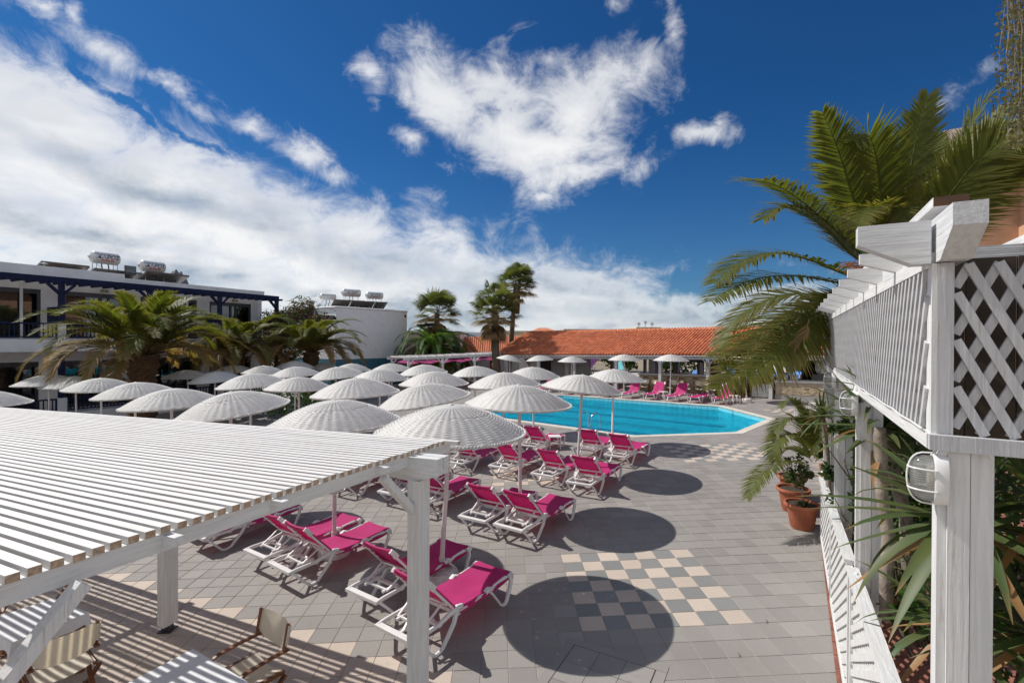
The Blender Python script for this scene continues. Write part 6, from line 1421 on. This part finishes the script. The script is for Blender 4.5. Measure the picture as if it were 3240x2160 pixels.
# ------------------------------------------------------------------ yuccas behind the fence
def yucca(lab, heads, seed, trunks, par=None, grp='yuccas in the bed behind the lattice fence'):
    rnd = random.Random(seed); b = trunks[0][0]; o = thing('yucca', lab, 'yucca', tuple(b), group=grp)
    for pts, r in [(t[:-1], t[-1]) for t in trunks]:
        m = MB(); Q = []
        for i in range(len(pts)-1):
            for k in range(6): Q.append(Vector(pts[i]).lerp(Vector(pts[i+1]), k/6))
        Q.append(Vector(pts[-1])); m.tube(Q, [r*(1+.10*(i % 2)) for i in range(len(Q))], 10); m.build('trunk', 'yucca_bark', o, smooth=True)
    for (c, L, n, w, ax) in heads:
        c = Vector(c); ax = Vector(ax).normalized()
        for k in range(n):
            az = k*2.39996; t = k/n; el = R(82-120*t+rnd.uniform(-8, 8)); sx = ax.cross(Vector((.3, .9, .1))).normalized(); sy = ax.cross(sx)
            d = ((sx*math.cos(az)+sy*math.sin(az))*math.cos(el)+ax*math.sin(el)).normalized(); s = d.cross(Vector((0, 0, 1)));
            if s.length < .1: s = Vector((1, 0, 0))
            s.normalize(); Lk = L*rnd.uniform(.75, 1.1)*(.55+.45*min(1, t*3)); m = MB(); pts = []; e = d.copy(); p = c.copy(); ns = 6; dead = 1. if t > .86 and rnd.random() < .6 else 0.
            dr = rnd.uniform(.02, .12) if rnd.random() > .25 else .28
            for j in range(ns+1): pts.append(p.copy()); p = p+e*Lk/ns; e = (e+Vector((0, 0, -1))*dr*(j+1)/ns*1.6).normalized()
            vs = []; tn = []
            for j, q in enumerate(pts):
                u = j/ns; ww = w*min(1, .55+u*2.2)*(1-u**2.4)+.001; nr = s.cross(e).normalized(); vs += [q-s*ww+Vector((0, 0, .22*ww)), q-Vector((0, 0, .12*ww)), q+s*ww+Vector((0, 0, .22*ww))]; tn += [min(1, dead+(.75 if u > .9 else 0)+.15*rnd.random())]*3
            m.add(vs, [(j*3+i, j*3+i+1, j*3+i+4, j*3+i+3) for j in range(ns) for i in (0, 1)], tn); m.build('leaf', 'yucca_leaf', o, fix=False, tonal=True, smooth=True)
    return o
g1 = RH(2783, 1352, 4.9)
yucca('tall yucca with broad drooping leaves above the fence, on a curved pale trunk', [(g1, .84, 50, .050, (.0, -.1, 1)), (RH(2768, 1230, 4.9), .55, 26, .028, (-.1, 0, 1))], 3, [(RH(2805, 1960, 4.5), RH(2802, 1840, 4.5), RH(2812, 1700, 4.5), RH(2790, 1560, 4.55), RH(2783, 1352, 4.6), .052), (RH(2875, 1800, 4.9), RH(2868, 1640, 4.9), RH(2830, 1500, 4.9), RH(2815, 1400, 4.9), RH(2800, 1250, 4.9), .060)])
yucca('yucca whose long leaves spray out left of the nearest pergola post', [(RH(3030, 1640, 3.25), .92, 58, .047, (-.2, 0, 1)), (RH(3020, 1980, 3.3), .68, 44, .030, (-.2, 0, 1))], 4, [(RH(3040, 2300, 3.3), RH(3035, 1980, 3.3), RH(3030, 1640, 3.25), .06)])
yucca('dark yucca filling the shade right of the nearest pergola post', [(RH(3330, 1620, 3.0), .85, 44, .034, (-.1, 0, 1)), (RH(3290, 2010, 3.0), .80, 44, .032, (-.1, 0, 1)), (RH(3280, 1380, 3.3), .7, 30, .03, (0, 0, 1))], 5, [(RH(3320, 2400, 3.0), RH(3300, 2010, 3.0), RH(3330, 1620, 3.0), .07)])
yucca('small yucca head leaning out between the farther pergola posts', [(RH(2602, 1312, 8.3), .62, 34, .024, (-.3, 0, 1))], 6, [(RH(2625, 1640, 8.3), RH(2618, 1450, 8.3), RH(2602, 1312, 8.3), .04)])
bush('ficus_hedge', 'glossy green ficus growing in the bed behind the lattice fence', [(*RH(2720, 1400, 8.2), .8, 1.0, 1.1), (*RH(2860, 1560, 6.0), .8, .9, .9), (*RH(2790, 1640, 6.6), .8, .9, .9), (*RH(2690, 1440, 10.2), .7, .9, .9), (*RH(2900, 1750, 4.9), .7, .8, .7), (*RH(2930, 1400, 6.0), .8, .8, 1.0)], 20000, .08, ('bush_leaf', 'bush_leaf_light'), 41, fl=.3, clip=True)
bush('ficus_hedge', 'dark green ficus filling the shade under the end screen', [(*RH(3150, 1520, 4.6), .9, .8, .9), (*RH(3200, 1900, 4.2), .9, .8, .7)], 5000, .08, ('bush_leaf',), 42, clip=True)
# sprig of ficus pushing through the fence
bush('ficus_sprig', 'leafy ficus sprig poking over the fence beside the terracotta pots', [(*RH(2640, 1490, 7.3), .16, .25, .14), (*RH(2637, 1580, 7.2), .07, .1, .12), (*RH(2665, 1350, 6.6), .10, .15, .2)], 700, .075, ('bush_leaf', 'bush_leaf_light'), 43, stems=False, fl=.3)
# ------------------------------------------------------------------ terracotta pots
def pot(x, y, r, h, lab, plant=None):
    z = gz(x, y); o = thing('terracotta_pot', lab, 'plant pot', (x, y, z), group='terracotta pots beside the fence')
    m = MB(); m.lathe([(0, 0), (r*.66, 0), (r*.70, .02), (r*.90, h*.80), (r*.93, h*.84), (r*1.06, h*.86), (r*1.10, h*.90), (r*1.08, h*.99), (r*1.04, h), (r*.97, h*.99), (r*.92, h*.90), (0, h*.90)], 40, (x, y, z)); m.build('pot', 'terracotta', o, smooth=True)
    m = MB(); m.lathe([(r*.91, h*.905), (r*.4, h*.93), (0, h*.92)], 20, (x, y, z)); m.build('soil', 'soil', o)
    m = MB()
    for k in range(7): a = math.atan2(-y, -x)+(k-3)*.09; m.bar((x+r*.735*math.cos(a), y+r*.735*math.sin(a), z+h*.18), (x+r*.90*math.cos(a), y+r*.90*math.sin(a), z+h*.78), .012, .014, up=(math.cos(a), math.sin(a), 0))
    m.build('relief_ribs', 'terracotta', o)
    return o, Vector((x, y, z+h*.9))
p1_, t1_ = pot(6.05, 9.50, .30, .50, 'nearest terracotta pot with a thin twin-stemmed shrub, at the fence foot')
p2_, t2_ = pot(6.45, 10.45, .31, .50, 'middle terracotta pot holding an arching young palm')
p3_, t3_ = pot(6.98, 11.35, .30, .50, 'farthest terracotta pot of the three, almost hidden by fronds')
yp = thing('young_palm', 'young date palm arching its fronds left from the middle pot', 'palm', (6.45, 10.35, gz(6.45, 10.35)+.4), group='plants in the terracotta pots')
YP = [([(2560, 1470), (2500, 1458), (2440, 1478), (2395, 1520), (2362, 1578)], 9.2, .34), ([(2562, 1440), (2530, 1385), (2490, 1372), (2450, 1410), (2452, 1462)], 9.4, .36), ([(2570, 1440), (2560, 1350), (2530, 1290), (2500, 1262), (2470, 1290)], 10.2, .3), ([(2575, 1450), (2590, 1380), (2600, 1330), (2570, 1300)], 10.8, .3),
      ([(2570, 1460), (2540, 1430), (2500, 1420), (2460, 1440)], 11, .3), ([(2580, 1460), (2610, 1430), (2640, 1430)], 10.6, .3), ([(2570, 1430), (2540, 1340), (2500, 1320), (2460, 1350), (2440, 1390)], 9.9, .34)]
for k, (px, dt, lf) in enumerate(YP): frond_mesh([RH(x, y, 10.35+(dt-10.35)*i/(len(px)-1)) for i, (x, y) in enumerate(px)], .62, 84, lf*1.3, dry=.0, tip_dry=.2, seed=k+50, vee=.4, rach=.010).build('frond', 'palm_leaf', yp, fix=False, tonal=True)
sh = bush('potted_shrub', 'small bare-stemmed shrub with yellow-green tufts in the nearest pot', [(6.13, 9.45, t1_.z+.60, .20, .18, .13), (5.97, 9.45, t1_.z+.45, .10, .1, .08)], 240, .065, ('bush_leaf_light',), 45, 'shrub', stems=False)
m = MB(); m.tube([t1_, t1_+Vector((-.01, 0, .3)), t1_+Vector((.03, 0, .62))], [.016, .013, .008], 6); m.tube([t1_+Vector((.03, 0, 0)), t1_+Vector((.0, 0, .35)), t1_+Vector((-.10, 0, .55))], [.014, .012, .007], 6); m.build('stems', 'yucca_bark', sh, smooth=True)
bush('pot_weed', 'low tuft of weeds in the soil of the nearest pot', [(6.03, 9.40, t1_.z+.05, .10, .09, .05)], 160, .05, ('bush_leaf_light',), 46, 'weed', stems=False)
bush('potted_shrub', 'dark twiggy shrub in the farthest pot behind the young palm', [(6.70, 10.7, .95, .35, .35, .35)], 520, .08, ('bush_leaf', 'dry_leaf'), 47, 'shrub', fl=.3)
# ================================================================== bar chairs, guests, the place beyond the bar
G2 = 'cream canvas chairs in front of the bar counter'
BC = [(8.3, .1, 2.6), (7.2, .25, 3.6), (6.3, .05, 2.2), (5.2, .35, 3.9), (4.35, .1, 2.7), (3.55, .3, 3.5), (2.9, .25, 2.1), (1.75, .35, 4.6), (1.95, -.45, 5.4), (9.6, .3, 3.3), (12.4, .5, 2.8), (13.6, .4, 3.8)]
BL = ['canvas chair in front of the counter, left of the upright loungers', 'cream canvas chair just left of the second upright pink lounger', 'cream canvas chair behind the second upright pink lounger', 'cream canvas chair behind the third upright pink lounger', 'cream canvas chair between the third and fourth pink loungers', 'cream canvas chair behind the flat lounger, left of the seated woman', 'cream canvas chair beside the reading woman', 'wooden chair with cream canvas right of the seated man', 'chair with cream canvas the seated woman uses', 'canvas chair near the wide grey bar pillar', 'brown wooden chair left of the far upright lounger', 'brown wooden chair below the green slide']
for (s, o, a), lab in zip(BC, BL): p = LP(s, o, 0); dchair(p.x, p.y, a, lab, G2)
for k, (s, o) in enumerate(((6.8, -.35), (4.0, -.3), (2.45, .1), (9.0, -.3))):
    p = LP(s, o, 0); z = gz(p.x, p.y); t = thing('bar_table', ('bar table between the second and third pink loungers', 'bar table behind the flat pink lounger', 'small bar table beside the seated couple', 'bar table near the wide grey pillar')[k], 'table', (p.x, p.y, z)); m = MB(); m.lathe([(0, .70), (.38, .70), (.39, .715), (.38, .735), (0, .735)], 24, (p.x, p.y, z)); m.build('tabletop', 'brown_wood', t, smooth=True); m = MB(); m.tube([(p.x, p.y, z+.02), (p.x, p.y, z+.70)], .035, 8); m.lathe([(0, .03), (.26, .02), (.27, 0)], 16, (p.x, p.y, z)); m.build('pedestal', 'dark_metal', t, smooth=True)
G3 = 'wooden bar stools along the counter'
def make_stoolb():
    o = thing('bar_stool', '', 'bar stool'); m = MB(); m.abox(-.17, .17, -.16, .16, .74, .78); m.build('seat', 'brown_wood', o, local=True)
    for sx in (-1, 1):
        for sy in (-1, 1): m = MB(); m.bar((sx*.20, sy*.19, 0), (sx*.15, sy*.14, .739), .035, .035, up=(0, 1, 0)); m.build('leg', 'brown_wood', o, local=True)
    m = MB()
    for s in (-1, 1): m.bar((-.17, s*.175, .28), (.17, s*.175, .28), .02, .03); m.bar((s*.18, -.16, .38), (s*.18, .16, .38), .02, .03)
    m.build('stretcher', 'brown_wood', o, local=True)
    m = MB(); m.bar((-.15, -.155, .78), (-.16, -.19, 1.05), .03, .03); m.bar((.15, -.155, .78), (.16, -.19, 1.05), .03, .03); m.bar((-.18, -.19, 1.0), (.18, -.19, 1.0), .02, .09); m.build('backrest', 'brown_wood', o, local=True)
    register(o); return o
bs = make_stoolb()
for n, s in enumerate((1.6, 2.35, 3.2, 5.0, 6.0, 6.9, 7.8, 8.7)):
    o = bs if n == 0 else copy_tree(bs); p = LP(s, -.95, 0); o.location = (p.x, p.y, gz(p.x, p.y)); o.rotation_euler = (0, 0, math.atan2(LN.y, LN.x)+math.pi/2+rng(-.2, .2)); o['group'] = G3; o['category'] = 'bar stool'
    o['label'] = ('wooden bar stool nearest the chest freezer', 'second wooden bar stool from the freezer, behind the seated man', 'wooden bar stool behind the reading woman', 'wooden bar stool behind the flat pink lounger', 'wooden bar stool at the counter near the white middle column', 'wooden bar stool just right of the white middle column', 'wooden bar stool behind the second upright pink lounger', 'leftmost wooden bar stool at the counter')[n]
# ---- seated people grown from a skeleton with the Skin modifier
def figure(name, lab, org, hd, V_, E_, parts):
    "V_: joints {key: (x, y, z, radius)} in metres, facing +y; one continuous body"
    o = thing(name, lab, 'person', org, hd)
    me = bpy.data.meshes.new('body'); ks = list(V_); me.from_pydata([V_[k][:3] for k in ks], [(ks.index(a), ks.index(b)) for a, b in E_], []); b = bpy.data.objects.new('body', me); COL.objects.link(b); b.parent = o
    md = b.modifiers.new('s', 'SKIN'); md.use_smooth_shade = True
    for i, k in enumerate(ks): r = V_[k][3]; rr = r if isinstance(r, tuple) else (r, r); me.skin_vertices[0].data[i].radius = rr
    me.skin_vertices[0].data[0].use_root = True; b.modifiers.new('d', 'SUBSURF').levels = 1; b.modifiers['d'].render_levels = 1
    bpy.context.view_layer.update(); nm = bpy.data.meshes.new_from_object(b.evaluated_get(bpy.context.evaluated_depsgraph_get())); bpy.data.objects.remove(b)
    mats = ['skin']+[q[0] for q in parts]
    for q in mats: nm.materials.append(MATS[q])
    for p in nm.polygons:
        p.use_smooth = True
        for i, (mt, f) in enumerate(parts):
            if f(p.center): p.material_index = i+1
    nm.name = 'body'; return o, inst('body', nm, o)
def sitter(name, lab, x, y, hd, shirt, trousers, hair, female):
    z = gz(x, y); k = .92 if female else 1.0; sh_ = .17*k if female else .20
    Vv = dict(pel=(0, 0, .53, (.15, .12)), bel=(0, -.02, .66, (.135, .105)), che=(0, .0, .86, (.15, .11)), nek0=(0, .02, 1.00, (.07, .07)), nek=(0, .04, 1.06, (.05, .055)), hd0=(0, .07, 1.13, (.07, .085)), hd1=(0, .07, 1.24, (.075, .09)), hd2=(0, .06, 1.30, (.045, .05)))
    Ee = [('pel', 'bel'), ('bel', 'che'), ('che', 'nek0'), ('nek0', 'nek'), ('nek', 'hd0'), ('hd0', 'hd1'), ('hd1', 'hd2')]
    for s, n in ((-1, 'l'), (1, 'r')):
        Vv['sh'+n] = (s*sh_, .0, .95, .062); Vv['el'+n] = (s*(sh_+.06), .08, .70, .043); Vv['wr'+n] = (s*.12, .33, .80, .03); Vv['ha'+n] = (s*.10, .41, .83, (.035, .02))
        Vv['hi'+n] = (s*.10, .04, .50, .085); Vv['kn'+n] = (s*.12, .46, .50, .062); Vv['an'+n] = (s*.12, .42, .09, .04); Vv['to'+n] = (s*.13, .56, .045, .032)
        Ee += [('che', 'sh'+n), ('sh'+n, 'el'+n), ('el'+n, 'wr'+n), ('wr'+n, 'ha'+n), ('pel', 'hi'+n), ('hi'+n, 'kn'+n), ('kn'+n, 'an'+n), ('an'+n, 'to'+n)]
    o, b = figure(name, lab, (x, y, z-.03), hd, Vv, Ee, [(shirt, lambda c: .60 < c.z < 1.03 and abs(c.x) < sh_+.055 and c.y < .16 or (.60 < c.z < 1.0 and c.y < .10)), (trousers, lambda c: c.z <= .62 and c.z > (.40 if female else .15) and not (c.z < .15))])
    m = MB(); m.lathe([(0, .115), (.05, .105), (.088, .06), (.098, 0), (.09, -.06), (.07, -.085)], 18); m.xf(Matrix.Translation((0, .045, 1.245)) @ Matrix.Rotation(-.25, 4, 'X')); m.build('hair', hair, o, local=True, smooth=True)
    m = MB(); m.lathe([(0, .012), (.012, 0), (0, -.02)], 8, (0, .162, 1.19)); m.build('nose', 'skin', o, local=True, smooth=True)
    m = MB()
    for s in (-1, 1): m.lathe([(0, .008), (.011, 0), (0, -.008)], 8, (s*.032, .148, 1.215))
    m.build('eyes', 'dark_interior', o, local=True)
    for s in (-1, 1):
        m = MB(); m.lathe([(0, .03), (.014, 0), (0, -.03)], 8, (s*.082, .055, 1.19)); m.build('ear', 'skin', o, local=True, smooth=True)
        for f in range(4): m = MB(); a = (s*(.075+f*.017), .43, .835); m.tube([a, (a[0]-s*.01, .475, .845+.003*f), (a[0]-s*.02, .50, .82)], [.009, .008, .006], 5); m.build('finger', 'skin', o, local=True, smooth=True)
        m = MB(); m.tube([(s*.07, .39, .84), (s*.045, .43, .86), (s*.04, .46, .85)], [.011, .009, .007], 5); m.build('thumb', 'skin', o, local=True, smooth=True)
    return o
pA = LP(1.95, -.45, 0); sitter('person', 'white-haired person in a white top reading a paper at the bar', pA.x, pA.y, 5.4-.0, 'white_shirt', 'white_shirt', 'white_hair', True)
pB = LP(1.75, .35, 0); sitter('person', 'person in a dark shirt seated beside the white-haired reader', pB.x, pB.y, 4.6-3.3, 'dark_shirt', 'dark_shirt', 'white_hair', False)
m = MB(); d = Vector((-math.sin(5.4), math.cos(5.4), 0)); c = Vector((pA.x, pA.y, gz(pA.x, pA.y)+.87))+d*.46; s = Vector((d.y, -d.x, 0))
m.add([c+s*.0, c+s*.24+d*.05+Vector((0, 0, .02)), c+s*.25+d*.08+Vector((0, 0, .34)), c+d*.03+Vector((0, 0, .34)), c-s*.24+d*.05+Vector((0, 0, .02)), c-s*.25+d*.08+Vector((0, 0, .33))], [(0, 1, 2, 3), (0, 3, 5, 4)]); tag(m.build('newspaper', 'newsprint'), 'open newspaper held by the white-haired person at the bar', 'newspaper')
def ped(x, y, s, name_, lab, shirt, hd): pass
# ---- beyond the bar: blue loungers, thatched parasols, slides
def gb(x, y): return gz(max(-45, min(45, x)), y)-.02
fp = MB(); fp.slab([(-30, 47.1), (38, 47.1), (60, 80), (-40, 80)], lambda x, y: gb(x, y)-.1, lambda x, y: gb(x, y)); fp.slab([(24.05, 20), (50, 20), (50, 47), (24.05, 47)], lambda x, y: gb(x, y)-.1, lambda x, y: gb(x, y)); structure('far_terrace', fp, 'far_paving')
def make_blue():
    o = thing('blue_lounger', '', 'sun lounger'); m = MB(); m.abox(-.33, .33, .6, 1.95, .30, .36); m.build('seat', 'blue_lounger', o, local=True)
    m = MB(); a = R(55); vs = []
    for k in range(9):
        t = -1+k/4; w = .33*math.sqrt(max(0, 1-(max(0, 0)**2))); x = t*.33; hh = .68+.08*(1-t*t); vs += [(x, .6, .36), (x, .6-hh*math.cos(a), .36+hh*math.sin(a))]
    m.add(vs, [(2*k, 2*k+2, 2*k+3, 2*k+1) for k in range(8)]); m.build('backrest', 'blue_lounger', o, local=True)
    for sx in (-1, 1):
        for yy in (.5, 1.8): m = MB(); m.bar((sx*.3, yy, 0), (sx*.3, yy, .30), .04, .04, up=(0, 1, 0)); m.build('leg', 'white_plastic', o, local=True)
    register(o); return o
bl_ = make_blue(); rnd = random.Random(4); nb_ = 0
for s, o_, pos in [(6.9, -9.2, 'behind the counter, left of the white middle column'), (5.4, -9.6, 'right of the white middle column'), (3.9, -11, 'framed by the hanging cooler and dark post'), (2.2, -9.4, 'draped over its stand near the dark post'), (.9, -10, 'just left of the palm tips'), (8.6, -9.8, 'below the far parasol pole by the grey pillar'), (4.6, -15, 'farther off behind the bar, upper left'), (2.9, -16, 'farther off behind the bar near thatch posts'), (-1.2, -12, 'seen right of the dark man, beyond the bar'), (-1.9, -14, 'beside the white rightmost column, far off'), (7.6, -15, 'striped-looking and far off beside a slim dark post'), (10.6, -10.5, 'left of the wide grey pillar')]:
    o = bl_ if nb_ == 0 else copy_tree(bl_); nb_ += 1; p = LP(s, o_, 0); o.location = (p.x, p.y, gb(p.x, p.y)); o.rotation_euler = (0, 0, rnd.uniform(1.8, 3.0)); o['label'] = 'blue lounger '+pos; o['group'] = 'blue loungers beyond the bar'; o['category'] = 'sun lounger'
def make_thatch():
    o = thing('thatched_parasol', '', 'parasol'); m = MB(); m.lathe([(0, 3.0), (.6, 2.75), (1.5, 2.2), (1.55, 2.05), (1.45, 2.1), (.5, 2.6), (0, 2.8)], 16); m.build('thatch', 'thatch', o, local=True, smooth=True); m = MB(); m.tube([(0, 0, 0), (0, 0, 2.8)], .07, 8); m.build('pole', 'brown_wood', o, local=True, smooth=True)
    m = MB()
    for k in range(60): a = 2*math.pi*k/60+rng(-.04, .04); m.quad((1.5*math.cos(a), 1.5*math.sin(a), 2.15), (1.5*math.cos(a+.09), 1.5*math.sin(a+.09), 2.15), (1.57*math.cos(a+.09), 1.57*math.sin(a+.09), 1.92+rng(-.08, .05)), (1.57*math.cos(a), 1.57*math.sin(a), 1.92+rng(-.08, .05)))
    m.build('fringe', 'thatch', o, local=True); register(o); return o
th = make_thatch()
for n, (s, o_) in enumerate(((8.0, -13), (4.6, -12.5), (1.6, -13.5), (-.9, -14.5), (6.0, -20), (2.6, -21), (10.5, -20), (-2.5, -20))):
    o = th if n == 0 else copy_tree(th); p = LP(s, o_, 0); o.location = (p.x, p.y, gb(p.x, p.y)); o['group'] = 'thatched parasols beyond the bar'; o['category'] = 'parasol'
    o['label'] = ('thatched parasol seen left of the white middle column', 'thatched parasol seen right of the white middle column', 'thatched parasol behind the palm tips', 'pale-lit thatched parasol right of the rightmost white column', 'far thatched parasol between two brown posts', 'far thatched parasol beside the hanging frond', 'far thatched parasol near the teal slide', 'far thatched parasol deep inside the kitchen opening')[n]
def slides():
    def P(px, py, D): return RH(px, py, D)
    a = thing('green_slide', 'green tube slide with an orange-lined cream mouth beyond the bar', 'slide', tuple(P(1760, 1180, 57))); D = 57
    m = MB(); m.tube([P(1800, 1120, D+3), P(1785, 1135, D+1.5), P(1765, 1150, D), P(1750, 1160, D-.5)], [.75, .75, .7, .65], 16, cap=False); m.tube([P(1795, 1125, D+3), P(1795, 1090, D+4)], .7, 14, cap=False); m.tube([P(1744, 1168, D-1), P(1775, 1146, D-1)], .45, 12); m.build('tube', 'slide_green', a, smooth=True)
    m = MB(); m.tube([P(1764, 1160, D-2.2), P(1768, 1158, D-1.2)], [.85, .55], 18, cap=False); m.tube([P(1778, 1150, D-2), P(1784, 1140, D-1)], [.5, .45], 12); m.build('mouth', 'slide_cream', a, smooth=True)
    m = MB(); m.tube([P(1765, 1159, D-1.9), P(1768, 1158, D-1.0)], [.6, .45], 18); m.build('lining', 'slide_orange', a, smooth=True)
    b = thing('pink_slide', 'pink tube slide with a dark red mouth beyond the bar', 'slide', tuple(P(1840, 1180, 56))); D = 56
    m = MB(); m.tube([P(1838, 1163, D-2), P(1850, 1158, D-1), P(1862, 1145, D), P(1872, 1133, D+1), P(1885, 1120, D+2), P(1895, 1095, D+3)], [.85, .75, .72, .72, .75, .75], 18, cap=False); m.build('tube', 'slide_pink', b, smooth=True)
    m = MB(); m.tube([P(1838.5, 1163, D-1.85), P(1845, 1160, D-1.2)], [.74, .6], 18); m.build('lining', 'slide_red', b, smooth=True)
    c = thing('teal_slide', 'pale teal twin chute slide left of the far white column', 'slide', tuple(P(1955, 1180, 52)))
    for k in range(2): m = MB(); m.ftube([P(1947+k*14, 1135, 53), P(1948+k*14, 1150, 52), P(1952+k*14, 1163, 51), P(1958+k*14, 1170, 50)], .5, .12, (1, 0, 0)); m.build('chute', 'slide_teal', c, smooth=True)
    d = thing('blue_slide', 'dark blue slide piece beside the pink tube', 'slide', tuple(P(1835, 1130, 60))); m = MB(); m.tube([P(1818, 1140, 60), P(1832, 1132, 60), P(1850, 1124, 61)], .5, 12); m.build('tube', 'slide_blue', d, smooth=True)
    e = thing('slide_stand', 'black lattice stand with white rails under the pink slide', 'stand', tuple(P(1860, 1190, 55))); m = MB()
    for k in range(9): m.bar(P(1828+k*6, 1183, 55), P(1833+k*6, 1170, 55), .08, .08)
    m.bar(P(1826, 1171, 55), P(1885, 1171, 55), .2, .1); m.bar(P(1826, 1182, 55), P(1885, 1182, 55), .2, .1); m.build('deck', 'dark_metal', e); m = MB(); m.tube([P(1872, 1172, 54.5), P(1876, 1158, 54.5), P(1880, 1158, 54.5)], .06, 6); m.tube([P(1880, 1172, 54.5), P(1884, 1158, 54.5), P(1888, 1158, 54.5)], .06, 6); m.build('handrail', 'light_grey_paint', e)
slides()
rb_ = thing('red_bench', 'small bright red padded seat near the bar enclosure', 'bench', tuple(RH(1567, 1170, 45))); m = MB(); c = RH(1567, 1166, 45); m.box(c, (.5, 0, 0), (0, .3, 0), (0, 0, .18)); m.build('seat', 'sign_red', rb_); m = MB(); m.box(c+Vector((0, .3, .15)), (.5, 0, 0), (0, .06, 0), (0, 0, .3)); m.build('back', 'sign_red', rb_)
mb_ = thing('menu_board', 'small brown menu board under the draped pergola beams', 'sign', tuple(RH(1485, 1200, 34))); m = MB(); c = RH(1485, 1194, 34); m.box(c, (.16, 0, 0), (0, .02, 0), (0, 0, .27)); m.build('board', 'hide_brown', mb_); m = MB()
for k in range(4): m.box(c+Vector((0, -.025, .18-.11*k)), (.10, 0, 0), (0, .002, 0), (0, 0, .014))
m.build('lettering', 'light_grey_paint', mb_); m = MB(); m.bar(c+Vector((0, .03, -.25)), c+Vector((0, .1, -1.1)), .05, .04); m.build('stand', 'brown_wood', mb_)
nv = thing('bar_cooler', 'dark upright bar cooler behind the counter', 'cooler', tuple(LP(4.7, -2.9, gzb(4.7)))); seg('body', 4.3, 5.1, -2.7, -3.3, 0, 2.0, 'dark_metal', nv)
BLAB = ('dark bottle on the bar counter nearest the freezer', 'pale bottle second from the right on the bar counter', 'red bottle on the bar counter behind the seated couple', 'white bottle on the kitchen counter beside the raised panel', 'dark bottle in the middle of the kitchen counter', 'pale bottle on the kitchen counter farthest from the column', 'red bottle on the bar counter near the white middle column', 'white bottle on the bar counter behind the flat lounger')
for k, (s, z) in enumerate(((1.2, 1.27), (1.5, 1.27), (2.0, 1.27), (-.5, 1.16), (-.7, 1.16), (-.9, 1.16), (6.5, 1.27), (3.0, 1.27))):
    p = LP(s, -1.55 if s > 0 else -.40, 0); m = MB(); m.lathe([(0, 0), (.06, 0), (.06, .18), (.03, .24), (.03, .30), (0, .30)], 10, (p.x, p.y, gz(p.x, p.y)+z-.02)); tag(m.build('bottle', ('dark_metal', 'light_grey_paint', 'sign_red', 'white_plastic', 'dark_metal', 'canvas', 'sign_red', 'white_plastic')[k], smooth=True), BLAB[k], 'bottle', 'bottles on the bar counters')
for k in range(5):
    p = LP(-1+k*6.5, -19.5, 0); bush('hedge', ('dark hedge far beyond the kitchen opening', 'dark hedge far beyond the palm tips', 'dark hedge beyond the blue loungers', 'dark hedge behind the slides', 'dark hedge behind the bar enclosure')[k], [(p.x-1.8, p.y+1.8, gz(p.x, p.y)+1.6, 1.9, 1.6, 1.9), (p.x+1.8, p.y-1.8, gz(p.x, p.y)+1.5, 1.9, 1.6, 1.7)], 2600, .34, ('bush_leaf',), 60+k, 'hedge', stems=False)
# small litter on the paving
for k, (x, y) in enumerate(((2.9, 5.75), (3.6, 6.4), (2.4, 8.1))):
    m = MB(); a = rng(0, 3); z = gz(x, y)+.008; m.tube([(x, y, z), (x+.05*math.cos(a), y+.05*math.sin(a), z+.006), (x+.09*math.cos(a+.4), y+.09*math.sin(a+.4), z)], .004, 4); tag(m.build('twig', 'bark'), ('dry twig on the paving near the bottom right tiles', 'dry twig on the grey paving left of the fence', 'dry twig on the paving right of the checkered tiles')[k], 'twig')
print('objects', len(bpy.data.objects), 'tris', sum(len(o.data.loop_triangles) if False else sum(len(p.vertices)-2 for p in o.data.polygons) for o in bpy.data.objects if o.type == 'MESH'))
